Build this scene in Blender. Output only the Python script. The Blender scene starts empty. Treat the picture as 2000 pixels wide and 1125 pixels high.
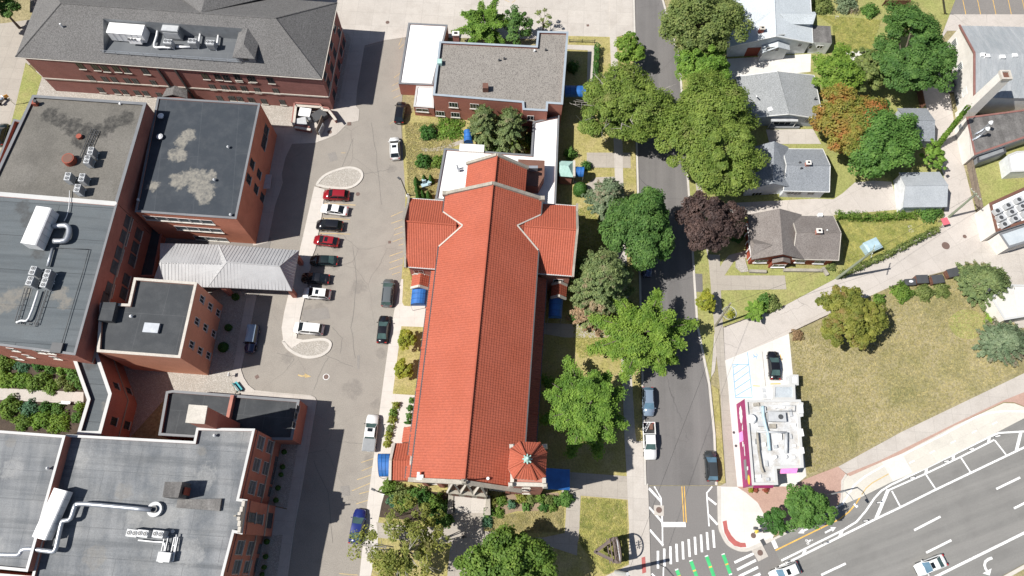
import bpy, bmesh, math, random
import numpy as np
from mathutils import Vector, Matrix
rnd = random.Random(7)
nrg = np.random.default_rng(11)
SC = bpy.context.scene
COL = SC.collection
# ------------------------------------------------------------ camera, sky, sun, exposure
FPX, NAD, CAMH = 1410.0, (985.0, 1088.0), 115.0     # focal length in px, nadir, height above the street
_up = Vector((-(NAD[0]-1000), NAD[1]-562.5, FPX)).normalized()
_y = (Vector((0, 1, 0)) - _up*_up.y).normalized()
_x = _y.cross(_up)
CAMR = Matrix((_x, _y, _up))
cam = bpy.data.cameras.new('camera'); cam.sensor_width = 36; cam.lens = 36*FPX/2000
cam.clip_start = 1; cam.clip_end = 3000
camo = bpy.data.objects.new('camera', cam); COL.objects.link(camo)
camo.matrix_world = Matrix.Translation((0, 0, CAMH)) @ CAMR.to_4x4()
SC.camera = camo
SUN_AZ, SUN_EL = 12.0, 53.0                         # shadows fall towards this azimuth
wd = bpy.data.worlds.new('World'); SC.world = wd; wd.use_nodes = True
wn = wd.node_tree.nodes; bg = wn['Background']; bg.inputs[1].default_value = 0.055
sky = wn.new('ShaderNodeTexSky'); sky.sky_type = 'NISHITA'; sky.sun_disc = False
sky.sun_elevation = math.radians(SUN_EL); sky.sun_rotation = math.radians(90-(SUN_AZ+180))
wd.node_tree.links.new(sky.outputs[0], bg.inputs[0])
sl = bpy.data.lights.new('sun', 'SUN'); sl.energy = 4.6; sl.angle = math.radians(.5); sl.color = (1, .965, .905)
so = bpy.data.objects.new('sun', sl); COL.objects.link(so)
_d = Vector((math.cos(math.radians(SUN_AZ))*math.cos(math.radians(SUN_EL)), math.sin(math.radians(SUN_AZ))*math.cos(math.radians(SUN_EL)), -math.sin(math.radians(SUN_EL))))
so.rotation_euler = _d.to_track_quat('-Z', 'Y').to_euler()
so.location = (0, 0, 200)
vs = SC.view_settings; vs.view_transform = 'Standard'; vs.look = 'None'; vs.exposure = 0.62; vs.gamma = 1

# ------------------------------------------------------------ helpers
def W(px, py, z=0.0):
    "pixel of the 2000 px wide photo -> point of the real place at height z"
    d = CAMR @ Vector((px-1000, -(py-562.5), -FPX)); t = (z-CAMH)/d.z
    return Vector((d.x*t, d.y*t, z))
def WL(l, z=0.0): return [W(x, y, z) for x, y in l]
def tag(o, label=None, cat=None, group=None, kind=None):
    if label: o['label'] = label
    if cat: o['category'] = cat
    if group: o['group'] = group
    if kind: o['kind'] = kind
    return o
def thing(name, label, cat, loc=(0, 0, 0), rz=0.0, group=None):
    o = bpy.data.objects.new(name, None); o.empty_display_size = .3; COL.objects.link(o)
    o.location = loc; o.rotation_euler = (0, 0, rz)
    return tag(o, label, cat, group)
class MB:
    def __init__(s): s.v = []; s.f = []; s.m = []
    def face(s, pts, m=0):
        n = len(s.v); s.v += [tuple(p) for p in pts]; s.f.append(tuple(range(n, n+len(pts)))); s.m.append(m); return s
    def prism(s, poly, z0, z1, mt=0, ms=0, bottom=False):
        n = len(s.v); k = len(poly)
        s.v += [(p[0], p[1], z0) for p in poly] + [(p[0], p[1], z1) for p in poly]
        ar = sum(poly[i][0]*poly[(i+1) % k][1]-poly[(i+1) % k][0]*poly[i][1] for i in range(k))
        o = range(k) if ar > 0 else range(k-1, -1, -1)
        o = list(o)
        s.f.append(tuple(n+k+i for i in o)); s.m.append(mt)
        if bottom: s.f.append(tuple(n+i for i in reversed(o))); s.m.append(ms)
        for a in range(k):
            i, j = o[a], o[(a+1) % k]; s.f.append((n+i, n+j, n+k+j, n+k+i)); s.m.append(ms)
        return s
    def box(s, x, y, z, sx, sy, sz, rz=0, m=0, tx=1, ty=1):
        "box on base centre x,y,z; tx,ty taper of the top"
        c, q = math.cos(rz), math.sin(rz); n = len(s.v)
        for k, (zz, ax, ay) in enumerate(((z, 1, 1), (z+sz, tx, ty))):
            for dx, dy in ((-1, -1), (1, -1), (1, 1), (-1, 1)):
                a, b = dx*sx/2*ax, dy*sy/2*ay; s.v.append((x+a*c-b*q, y+a*q+b*c, zz))
        for f in ((3, 2, 1, 0), (4, 5, 6, 7), (0, 1, 5, 4), (1, 2, 6, 5), (2, 3, 7, 6), (3, 0, 4, 7)):
            s.f.append(tuple(n+i for i in f)); s.m.append(m)
        return s
    def cyl(s, x, y, z, r, h, n=12, m=0, r2=None):
        r2 = r if r2 is None else r2; b = len(s.v)
        for zz, rr in ((z, r), (z+h, r2)):
            for i in range(n): a = 2*math.pi*i/n; s.v.append((x+rr*math.cos(a), y+rr*math.sin(a), zz))
        s.f.append(tuple(b+n+i for i in range(n))); s.m.append(m)
        s.f.append(tuple(b+n-1-i for i in range(n))); s.m.append(m)
        for i in range(n): j = (i+1) % n; s.f.append((b+i, b+j, b+n+j, b+n+i)); s.m.append(m)
        return s
    def tube(s, path, r, n=6, m=0):
        path = [Vector(p) for p in path]; rr = r if isinstance(r, (list, tuple)) else [r]*len(path); b = len(s.v)
        for i, p in enumerate(path):
            t = (path[min(i+1, len(path)-1)]-path[max(i-1, 0)]).normalized()
            a = t.cross(Vector((0, 0, 1)) if abs(t.z) < .9 else Vector((1, 0, 0))).normalized(); c = t.cross(a)
            for k in range(n):
                th = 2*math.pi*k/n; s.v.append(tuple(p+(a*math.cos(th)+c*math.sin(th))*rr[i]))
        for i in range(len(path)-1):
            for k in range(n):
                l = (k+1) % n; s.f.append((b+i*n+k, b+i*n+l, b+(i+1)*n+l, b+(i+1)*n+k)); s.m.append(m)
        s.f.append(tuple(b+n-1-k for k in range(n))); s.m.append(m)
        s.f.append(tuple(b+(len(path)-1)*n+k for k in range(n))); s.m.append(m)
        return s
    def ball(s, x, y, z, rx, ry, rz, n=10, k=6, m=0):
        b = len(s.v)
        for i in range(k+1):
            ph = -math.pi/2+math.pi*i/k
            for j in range(n):
                th = 2*math.pi*j/n; s.v.append((x+rx*math.cos(ph)*math.cos(th), y+ry*math.cos(ph)*math.sin(th), z+rz*math.sin(ph)))
        for i in range(k):
            for j in range(n): l = (j+1) % n; s.f.append((b+i*n+j, b+i*n+l, b+(i+1)*n+l, b+(i+1)*n+j)); s.m.append(m)
        return s
    def beam(s, p, q, w, h, m=0):
        "rectangular bar from p to q"
        p, q = Vector(p), Vector(q); t = (q-p).normalized()
        a = t.cross(Vector((0, 0, 1)) if abs(t.z) < .95 else Vector((1, 0, 0))).normalized(); c = a.cross(t); n = len(s.v)
        for e in (p, q):
            for u, v in ((-1, -1), (1, -1), (1, 1), (-1, 1)): s.v.append(tuple(e+a*u*w/2+c*v*h/2))
        for f in ((3, 2, 1, 0), (4, 5, 6, 7), (0, 1, 5, 4), (1, 2, 6, 5), (2, 3, 7, 6), (3, 0, 4, 7)):
            s.f.append(tuple(n+i for i in f)); s.m.append(m)
        return s
    def build(s, name, mats, parent=None, smooth=False, local=False, weld=False, org=None):
        me = bpy.data.meshes.new(name); v = s.v
        if org is not None or (parent is not None and not local):
            l = org if org is not None else parent.location; v = [(a-l.x, b-l.y, c-l.z) for a, b, c in v]
        me.from_pydata(v, [], s.f)
        for m in (mats if isinstance(mats, (list, tuple)) else [mats]): me.materials.append(m)
        me.polygons.foreach_set('material_index', s.m)
        if smooth: me.polygons.foreach_set('use_smooth', [True]*len(s.f))
        me.update()
        if weld:
            bm = bmesh.new(); bm.from_mesh(me); bmesh.ops.remove_doubles(bm, verts=bm.verts, dist=.002)
            bmesh.ops.recalc_face_normals(bm, faces=bm.faces); bm.to_mesh(me); bm.free()
        o = bpy.data.objects.new(name, me); COL.objects.link(o)
        if parent is not None: o.parent = parent
        return o
def kids(o): return [c for c in o.children]
def copy_tree(o, parent=None):
    c = o.copy(); COL.objects.link(c)
    if parent is not None: c.parent = parent
    for ch in list(o.children): copy_tree(ch, c)
    return c
def inset(poly, d):
    k = len(poly); ar = sum(poly[i][0]*poly[(i+1) % k][1]-poly[(i+1) % k][0]*poly[i][1] for i in range(k)); sg = 1 if ar > 0 else -1
    out = []
    for i in range(k):
        a, b, c = [Vector((p[0], p[1])) for p in (poly[i-1], poly[i], poly[(i+1) % k])]
        u = (b-a).normalized(); w = (c-b).normalized(); n1 = Vector((-u.y, u.x))*sg; n2 = Vector((-w.y, w.x))*sg
        bs = (n1+n2); q = 1+n1.dot(n2); out.append(b+bs/max(q, .3)*d)
    return [Vector((p.x, p.y, poly[0][2] if len(poly[0]) > 2 else 0)) for p in out]
def ring(mb, outer, d, z0, z1, m=0, skip=()):
    "raised strip of width d along the inside of a closed outline"
    inn = inset(outer, d); k = len(outer)
    for i in range(k):
        if i in skip: continue
        j = (i+1) % k; mb.prism([outer[i], outer[j], inn[j], inn[i]], z0, z1, m, m)
def kerbline(mb, pts, w, z0, z1):
    "one mitred kerb along a line, growing to its left"
    P = [Vector(p) for p in pts]; O = []
    for i, p in enumerate(P):
        t = (P[min(i+1, len(P)-1)]-P[max(i-1, 0)]).normalized(); O.append(p+Vector((-t.y, t.x, 0))*w)
    for i in range(len(P)-1): mb.prism([P[i], P[i+1], O[i+1], O[i]], z0, z1)
def smoothpoly(pts, n=4, closed=True):
    out = []; k = len(pts)
    for i in range(k if closed else k-1):
        p0, p1, p2, p3 = [Vector(pts[(i+o) % k] if closed else pts[min(max(i+o, 0), k-1)]) for o in (-1, 0, 1, 2)]
        for t in range(n):
            t /= n; out.append(.5*((2*p1)+(p2-p0)*t+(2*p0-5*p1+4*p2-p3)*t*t+(3*p1-p0-3*p2+p3)*t**3))
    if not closed: out.append(Vector(pts[-1]))
    return out

# ------------------------------------------------------------ materials
def newmat(name, rough=.85, metal=0, spec=.35):
    m = bpy.data.materials.new(name); m.use_nodes = True; nt = m.node_tree; b = nt.nodes['Principled BSDF']
    b.inputs['Roughness'].default_value = rough; b.inputs['Metallic'].default_value = metal
    b.inputs['Specular IOR Level'].default_value = spec
    return m, nt, b
def N(nt, t, **kw):
    n = nt.nodes.new(t)
    for k, v in kw.items(): setattr(n, k, v)
    return n
def noise(nt, vec, scale, detail=4, rough=.55, dist=0):
    n = N(nt, 'ShaderNodeTexNoise'); n.inputs['Scale'].default_value = scale; n.inputs['Detail'].default_value = detail
    n.inputs['Roughness'].default_value = rough; n.inputs['Distortion'].default_value = dist; nt.links.new(vec, n.inputs['Vector']); return n.outputs['Fac']
def ramp(nt, fac, a, b):
    r = N(nt, 'ShaderNodeMapRange'); r.inputs[1].default_value = a; r.inputs[2].default_value = b; nt.links.new(fac, r.inputs[0]); return r.outputs[0]
def mix(nt, fac, a, b, mode='MIX'):
    n = N(nt, 'ShaderNodeMix', data_type='RGBA', blend_type=mode)
    for v, i in ((fac, 0), (a, 6), (b, 7)):
        if hasattr(v, 'links'): nt.links.new(v, n.inputs[i])
        elif i == 0: n.inputs[0].default_value = v
        else: n.inputs[i].default_value = (*v, 1)
    return n.outputs[2]
def mth(nt, op, a, b=None):
    n = N(nt, 'ShaderNodeMath', operation=op)
    for i, v in enumerate((a, b)):
        if v is None: continue
        if hasattr(v, 'links'): nt.links.new(v, n.inputs[i])
        else: n.inputs[i].default_value = v
    return n.outputs[0]
def coords(nt, rot=0, scale=(1, 1, 1), kind='Object'):
    t = N(nt, 'ShaderNodeTexCoord'); mp = N(nt, 'ShaderNodeMapping'); mp.inputs['Rotation'].default_value = (0, 0, rot); nt.links.new(t.outputs[kind], mp.inputs[0])
    if scale == (1, 1, 1): return mp.outputs[0]
    m2 = N(nt, 'ShaderNodeMapping'); m2.inputs['Scale'].default_value = scale; nt.links.new(mp.outputs[0], m2.inputs[0]); return m2.outputs[0]
def surf(name, col, col2, s=.25, lo=.35, hi=.65, col3=None, s3=1.5, a3=.5, grain=.25, gs=9, bump=0, bs=6, rough=.85, joints=None, stain=None, streak=None, streak2=None, cracks=None, spec=.3, rotj=0):
    """weathered surface: two tones in broad patches, a third in small patches, fine grain; optional slab joints, stains, wheel streaks, cracks"""
    m, nt, b = newmat(name, rough, spec=spec); v = coords(nt)
    c = mix(nt, ramp(nt, noise(nt, v, s, 5, .6), lo, hi), col, col2)
    if col3: c = mix(nt, mth(nt, 'MULTIPLY', ramp(nt, noise(nt, v, s3, 5, .65), .45, .7), a3), c, col3)
    if streak:
        ang, sc, cc, am = streak; vv = coords(nt, ang, (sc*.03, sc, sc))
        c = mix(nt, mth(nt, 'MULTIPLY', ramp(nt, noise(nt, vv, 1, 4, .6), .42, .72), am), c, cc)
    if streak2:
        ang, sc, cc, am = streak2; vv = coords(nt, ang, (sc*.05, sc, sc))
        c = mix(nt, mth(nt, 'MULTIPLY', ramp(nt, noise(nt, vv, 1.37, 4, .65), .5, .68), am), c, cc)
    if cracks:
        sc, wdt, cc, am = cracks
        vn = N(nt, 'ShaderNodeTexVoronoi', feature='DISTANCE_TO_EDGE'); vn.inputs['Scale'].default_value = sc
        dn = N(nt, 'ShaderNodeTexNoise'); dn.inputs['Scale'].default_value = sc*6; nt.links.new(v, dn.inputs['Vector'])
        ad = N(nt, 'ShaderNodeMix', data_type='VECTOR'); ad.inputs[0].default_value = .12/sc if sc > 1 else .9; nt.links.new(v, ad.inputs[4]);
        va = N(nt, 'ShaderNodeVectorMath', operation='ADD'); nt.links.new(v, va.inputs[0]); nt.links.new(dn.outputs['Color'], va.inputs[1]); nt.links.new(va.outputs[0], ad.inputs[5])
        nt.links.new(ad.outputs[1], vn.inputs['Vector'])
        k = mth(nt, 'MULTIPLY', mth(nt, 'LESS_THAN', vn.outputs['Distance'], wdt*sc), ramp(nt, noise(nt, v, sc*.7, 3), .45, .6))
        c = mix(nt, mth(nt, 'MULTIPLY', k, am), c, cc)
    if joints:
        bw, bh, cc, am, mort = joints
        bt = N(nt, 'ShaderNodeTexBrick', offset=0.0 if bw == bh else .5); bt.inputs['Scale'].default_value = 1; bt.inputs['Brick Width'].default_value = bw; bt.inputs['Row Height'].default_value = bh
        bt.inputs['Mortar Size'].default_value = mort; bt.inputs['Mortar Smooth'].default_value = .3
        bt.inputs['Color1'].default_value = (.94, .94, .94, 1); bt.inputs['Color2'].default_value = (1, 1, 1, 1)
        nt.links.new(coords(nt, rotj), bt.inputs['Vector'])
        c = mix(nt, .8, c, bt.outputs['Color'], 'MULTIPLY') if False else c
        cb = mix(nt, 1.0, c, bt.outputs['Color'], 'MULTIPLY')
        c = mix(nt, mth(nt, 'MULTIPLY', bt.outputs['Fac'], am), mix(nt, mth(nt, 'SUBTRACT', 1.0, bt.outputs['Fac']), c, cb), cc)
    for st_ in (stain if isinstance(stain, list) else [stain] if stain else []):
        pts, cc, am = st_; acc = None
        dn = noise(nt, v, .9, 5, .65)
        for (x, y, r) in pts:
            vf = N(nt, 'ShaderNodeVectorMath', operation='MULTIPLY'); vf.inputs[1].default_value = (1, 1, 0); nt.links.new(v, vf.inputs[0]); vm = N(nt, 'ShaderNodeVectorMath', operation='DISTANCE'); nt.links.new(vf.outputs[0], vm.inputs[0]); vm.inputs[1].default_value = (x, y, 0)
            q = mth(nt, 'SUBTRACT', 1.0, mth(nt, 'DIVIDE', vm.outputs['Value'], r)); acc = q if acc is None else mth(nt, 'MAXIMUM', acc, q)
        k = mth(nt, 'MULTIPLY', ramp(nt, mth(nt, 'ADD', acc, mth(nt, 'MULTIPLY', mth(nt, 'SUBTRACT', dn, .5), 1.9)), .02, .38), ramp(nt, noise(nt, v, 1.7, 4, .65), .15, .6))
        c = mix(nt, mth(nt, 'MULTIPLY', k, am), c, cc)
    if grain:
        g = noise(nt, v, gs, 3, .7); c = mix(nt, grain, c, mix(nt, ramp(nt, g, .3, .7), (.35, .35, .35), (1.6, 1.6, 1.6)), 'MULTIPLY')
    nt.links.new(c, b.inputs['Base Color'])
    if bump:
        bp = N(nt, 'ShaderNodeBump'); bp.inputs['Strength'].default_value = bump; bp.inputs['Distance'].default_value = .1
        nt.links.new(noise(nt, v, bs, 4, .7), bp.inputs['Height']); nt.links.new(bp.outputs[0], b.inputs['Normal'])
    return m
def paint(name, col, rough=.5, metal=0, spec=.5, var=.12, scale=1.2):
    m, nt, b = newmat(name, rough, metal, spec); v = coords(nt)
    nt.links.new(mix(nt, ramp(nt, noise(nt, v, scale, 4), .3, .7), tuple(c*(1-var) for c in col), tuple(min(1, c*(1+var)) for c in col)), b.inputs['Base Color'])
    return m
def gravel(name, cols, scale=4, bump=.6):
    m, nt, b = newmat(name, .9); v = coords(nt)
    vn = N(nt, 'ShaderNodeTexVoronoi'); vn.inputs['Scale'].default_value = scale; nt.links.new(v, vn.inputs['Vector'])
    sp = N(nt, 'ShaderNodeSeparateColor'); nt.links.new(vn.outputs['Color'], sp.inputs[0])
    c = mix(nt, sp.outputs[0], cols[0], cols[1]); c = mix(nt, ramp(nt, sp.outputs[1], .75, .8), c, cols[2])
    c = mix(nt, mth(nt, 'MULTIPLY', ramp(nt, noise(nt, v, .3, 5), .4, .75), .35), c, tuple(x*.75 for x in cols[0]))
    nt.links.new(c, b.inputs['Base Color'])
    bp = N(nt, 'ShaderNodeBump'); bp.inputs['Strength'].default_value = bump; bp.inputs['Distance'].default_value = .12; bp.invert = True
    nt.links.new(vn.outputs['Distance'], bp.inputs['Height']); nt.links.new(bp.outputs[0], b.inputs['Normal'])
    return m
def brick(name, col, col2, band=.5):
    "brickwork: courses and single bricks too fine to count from the air, so tone varies in long low streaks"
    m, nt, b = newmat(name, .9, spec=.2); v = coords(nt, 0, (1, 1, 1))
    vs_ = coords(nt, 0, (.5, .5, 9))
    c = mix(nt, ramp(nt, noise(nt, vs_, 1, 4, .7), .3, .7), col, col2)
    c = mix(nt, mth(nt, 'MULTIPLY', ramp(nt, noise(nt, v, .35, 5, .6), .45, .75), band), c, tuple(x*.62 for x in col))
    c = mix(nt, .3, c, mix(nt, ramp(nt, noise(nt, v, 11, 2, .7), .3, .7), (.4, .4, .4), (1.5, 1.5, 1.5)), 'MULTIPLY')
    nt.links.new(c, b.inputs['Base Color'])
    bp = N(nt, 'ShaderNodeBump'); bp.inputs['Strength'].default_value = .3; bp.inputs['Distance'].default_value = .03
    nt.links.new(noise(nt, coords(nt, 0, (3, 3, 13)), 1, 3), bp.inputs['Height']); nt.links.new(bp.outputs[0], b.inputs['Normal'])
    return m
def leafmat(name, cols, dry=None, dryamt=.2):
    m, nt, b = newmat(name, .6, spec=.25); v = coords(nt)
    cols = [tuple(min(.75, x*k) for x, k in zip(q, (1.75, 1.75, 1.6))) for q in cols]; dry = tuple(min(.8, x*1.5) for x in dry) if dry else None
    g = N(nt, 'ShaderNodeNewGeometry')
    c = mix(nt, g.outputs['Random Per Island'], cols[0], cols[1])
    c = mix(nt, ramp(nt, noise(nt, v, .55, 3), .4, .65), c, cols[2]); c = mix(nt, .55, c, mix(nt, ramp(nt, noise(nt, v, 1.3, 3, .7), .3, .7), (.45, .5, .5), (1.45, 1.4, 1.3)), 'MULTIPLY')
    if dry: c = mix(nt, ramp(nt, noise(nt, v, .28, 4, .6), .66-dryamt, .74-dryamt*.6), c, dry)
    nt.links.new(c, b.inputs['Base Color'])
    tr = N(nt, 'ShaderNodeBsdfTranslucent'); nt.links.new(mix(nt, 1.0, c, (1.25, 1.3, .6), 'MULTIPLY'), tr.inputs[0])
    ms = N(nt, 'ShaderNodeMixShader'); ms.inputs[0].default_value = .36
    nt.links.new(b.outputs[0], ms.inputs[1]); nt.links.new(tr.outputs[0], ms.inputs[2])
    nt.links.new(ms.outputs[0], nt.nodes['Material Output'].inputs['Surface'])
    return m
def glassy(name, col, rough=.08): return paint(name, col, rough, 0, .6, .25, .8)
# ------------------------------------------------------------ material list
R = math.radians
m_lot = surf('worn_lot_asphalt', (.245, .222, .195), (.275, .252, .222), .07, .3, .7, (.205, .185, .165), .35, .5, .3, 7, .25, 8, cracks=(.075, .055, (.16, .145, .13), .5), stain=([(W(x, y).x, W(x, y).y, r) for x, y, r in ((676, 392, .9), (672, 420, 1.0), (665, 452, .9), (660, 482, 1.0), (655, 520, .9), (642, 556, 1.0), (640, 586, .9), (600, 610, 1.4), (625, 600, 1.2), (745, 690, 1.1), (735, 790, 1), (722, 900, 1.1), (765, 330, 1), (770, 250, .9), (700, 560, 1.6), (690, 760, 1.8), (560, 700, 1.2))], (.15, .137, .125), .5))
m_lotdark = surf('fresh_lot_asphalt', (.18, .168, .16), (.21, .195, .18), .1, .3, .7, None, grain=.3, gs=7, bump=.25, bs=8)
m_street = surf('street_asphalt', (.128, .122, .12), (.15, .142, .138), .08, .3, .7, (.115, .108, .105), .3, .6, .3, 8, .25, 8, streak=(R(-87), .45, (.18, .17, .165), .8), cracks=(.09, .05, (.085, .08, .08), .7))
m_cross = surf('patched_asphalt', (.165, .156, .15), (.185, .175, .168), .1, .3, .7, None, grain=.3, gs=8, bump=.25, bs=8)
m_main = surf('main_road_asphalt', (.172, .168, .16), (.20, .195, .185), .06, .3, .7, (.13, .125, .12), .25, .5, .25, 8, .25, 8, streak=(R(-18.5), .55, (.235, .228, .215), .9))
m_conc = surf('pale_concrete', (.415, .38, .345), (.475, .44, .40), .12, .3, .7, (.35, .315, .28), .5, .5, .14, 6, .1, 6, joints=(3.2, 3.2, (.22, .20, .18), .55, .022), rotj=R(3.5))
m_concw = surf('bright_concrete', (.55, .53, .50), (.62, .60, .57), .2, .3, .7, (.5, .47, .43), .7, .4, .1, 6, joints=(3, 3, (.40, .38, .35), .4, .02), rotj=R(4))
m_alley = surf('alley_concrete', (.44, .40, .365), (.48, .44, .405), .1, .3, .7, (.35, .315, .285), .4, .5, .16, 6, .1, 6, joints=(5.5, 5.5, (.2, .18, .16), .6, .02), rotj=R(-26), cracks=(.11, .045, (.2, .18, .165), .7))
m_track = surf('cycle_track_concrete', (.50, .475, .42), (.56, .53, .47), .2, .3, .7, (.43, .40, .36), .5, .4, .12, 6, joints=(4.5, 4.5, (.38, .36, .32), .5, .02), rotj=R(-24))
m_walk = surf('tan_concrete', (.33, .295, .255), (.38, .345, .30), .2, .3, .7, (.27, .24, .21), .8, .5, .15, 6, .1, 6, joints=(2.4, 2.4, (.2, .18, .16), .6, .025), rotj=R(3.5))
m_pink = surf('pink_brick_paving', (.36, .235, .19), (.41, .275, .225), .3, .3, .7, (.30, .19, .155), 1.2, .5, .3, 10, .1)
m_kerb = surf('kerb_concrete', (.46, .43, .39), (.52, .49, .45), .3, .3, .7, (.36, .33, .3), 1.2, .5, .15)
m_dry = surf('dry_lawn', (.25, .215, .118), (.31, .268, .158), .09, .35, .65, (.165, .16, .066), .13, .9, .5, 2.6, .7, 5, rough=.95, spec=.1)
m_lawn = surf('church_lawn', (.27, .245, .085), (.33, .29, .12), .18, .35, .65, (.38, .31, .17), .35, .75, .5, 4, .7, 5, rough=.95, spec=.1)
m_green = surf('green_lawn', (.225, .245, .08), (.29, .285, .11), .15, .35, .65, (.28, .235, .115), .22, .65, .45, 4, .7, 5, rough=.95, spec=.1)
m_soil = surf('dark_mulch', (.045, .032, .024), (.075, .055, .04), .6, .3, .7, None, grain=.5, gs=6, bump=.6, bs=6)
m_dirt = surf('bare_dirt', (.22, .16, .11), (.27, .2, .14), .6, .3, .7, None, grain=.3, gs=5, bump=.4)
m_gravel = gravel('pale_gravel', ((.31, .285, .25), (.38, .35, .31), (.50, .47, .43)), 11)
m_roofgravel = gravel('roof_gravel', ((.22, .202, .182), (.27, .25, .228), (.15, .137, .126)), 8, .4)
m_line = surf('white_road_paint', (.74, .74, .73), (.80, .80, .79), 1, .3, .7, (.36, .35, .34), 2.2, .6, .3, 6)
m_yel = paint('yellow_road_paint', (.62, .37, .08), .8, var=.2)
m_yelp = paint('faded_yellow_paint', (.46, .34, .16), .85, var=.25)
m_grn = paint('green_lane_paint', (.05, .42, .15), .8, var=.15)
m_bluel = paint('blue_line_paint', (.12, .36, .62), .8)
m_red = paint('red_tactile_paving', (.36, .10, .09), .85)
m_iron = paint('rusty_iron', (.13, .085, .07), .7)
m_irong = paint('grey_iron', (.17, .155, .14), .7)

# ------------------------------------------------------------ the ground: one large sheet, then the layers laid on it
_zk = [0]
def sheet(name, px, z, mat, kind='structure', parent=None, z0=-.25, side=None):
    if abs(z-.12) < .0005: z += .00083*_zk[0]; _zk[0] += 1       # no two overlapping pavements share a level
    mb = MB().prism(WL(px, z), z0, z, 0, 1)
    return tag(mb.build(name, [mat, side or mat], parent), kind=kind)
g = MB(); n = 24; S = 420.0
for i in range(n):
    for j in range(n):
        x0, x1, y0, y1 = [-S+2*S*k/n for k in (i, i+1, j, j+1)]
        g.face([(x0, y0, -.06), (x1, y0, -.06), (x1, y1, -.06), (x0, y1, -.06)])
tag(g.build('ground', m_dry), kind='structure')
LOTW = [(712, 88), (697, 175), (695, 207), (702, 214), (700, 236), (680, 240), (658, 262), (640, 270), (616, 279), (570, 281), (558, 306), (550, 339), (552, 357), (537, 401), (523, 473), (501, 577), (490, 633), (470.6, 722), (476, 738), (485, 752), (497.7, 762), (540, 766.5), (607, 772), (615, 776), (618.8, 783), (610, 835), (589, 958), (576, 1026), (562, 1125), (548, 1240)]
LOTE = [(700, 1240), (709, 1060), (713, 1023), (718, 980), (731, 884), (746, 766), (759, 671), (769.6, 609), (784, 545), (790, 480), (792, 380), (787, 300), (783, 235), (786, 180), (792, 72), (752, 78)]
lot = sheet('parking_lot', LOTW+LOTE, 0, m_lot)
STW = [(1271, 1125), (1268.6, 1031), (1266, 948), (1258, 948), (1255.7, 861), (1250, 640), (1244, 375), (1241.5, 280), (1237.6, 64), (1236, 0), (1232, -90)]
STE = [(1292, -90), (1296, 0), (1317.5, 77), (1328, 108), (1351, 434), (1358.8, 560), (1364, 637), (1387, 750), (1397, 848), (1401, 948)]
street = sheet('street', STW[2:]+STE, .004, m_street)
xroad = sheet('crossing_road', [(1264, 949), (1401, 949), (1402, 1022), (1407.7, 1044), (1419.5, 1064), (1437.8, 1075), (1452, 1077.6), (1467, 1075), (1505, 1057), (1560, 1130), (1600, 1240), (1240, 1240), (1271, 1125), (1268.6, 1031)], .006, m_cross)
MR = [(1505, 1056), (1560, 1030), (1641, 988), (1684, 970), (1740, 942), (1804.5, 917), (1947, 844.5), (2000, 817), (2150, 740), (2300, 900), (2000, 1103), (1960, 1125), (1900, 1260), (1480, 1260), (1530, 1110)]
mroad = sheet('main_road', MR, .010, m_main)
sheet('concrete_drive', [(250, -90), (560, -90), (1195, -90), (1191, 72), (1040, 76), (792, 72.5), (752, 78.5), (712, 88.5), (697, 175), (695, 207), (702, 214), (700, 236), (680, 240), (658, 262), (640, 270), (616, 279), (570, 281), (558, 306), (550, 339), (552, 357), (537, 401), (523, 473), (495, 480), (440, 300), (400, 120), (250, 20)], .05, m_conc)
sheet('side_road', [(-160, 60), (10, 45), (60, 38), (250, -90), (400, -60), (55, 128), (33, 196), (17, 260), (-20, 340), (-160, 340)], .02, m_walk)
sheet('road_verge', [(50, 122), (82, 150), (70, 190), (47, 240), (17, 330), (-30, 420), (-40, 380), (17, 260), (33, 196)], .08, m_green)
sheet('gravel_strip', [(70, 138), (130, 160), (650, 195), (575, 245), (560, 250), (300, 236), (60, 200)], .07, m_gravel)
sheet('gravel_edging', [(669, 62), (680, 66), (686, 76), (674, 129), (661, 209), (640, 215), (645, 120)], .10, m_gravel)
sheet('courtyard_paving', [(230, 180), (300, 190), (290, 300), (460, 440), (530, 465), (505, 580), (440, 575), (300, 620), (180, 620), (170, 430)], .03, m_lotdark)
sheet('gravel_court', [(425, 566), (482, 570), (456, 715), (452, 735), (460, 771), (330, 770), (240, 870), (200, 820), (230, 640)], .07, m_gravel)
sheet('pavement', [(482, 572), (501, 577), (490, 633), (470.6, 722), (476, 738), (485, 752), (497.7, 762), (540, 766.5), (607, 772), (615, 776), (618.8, 783), (610, 835), (589, 958), (576, 1026), (562, 1125), (548, 1240), (520, 1240), (541, 1125), (552, 1045), (531, 1046), (538, 990), (560, 995), (582, 866), (560, 800), (450, 790), (461, 769), (452, 735), (456, 715)], .12, m_conc)
sheet('gravel_bed', [(520, 862), (582, 866), (560.5, 993), (537, 988), (533, 1044), (552, 1046), (541, 1125), (520, 1240), (440, 1240), (470, 1060), (500, 900)], .09, m_gravel)
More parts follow.
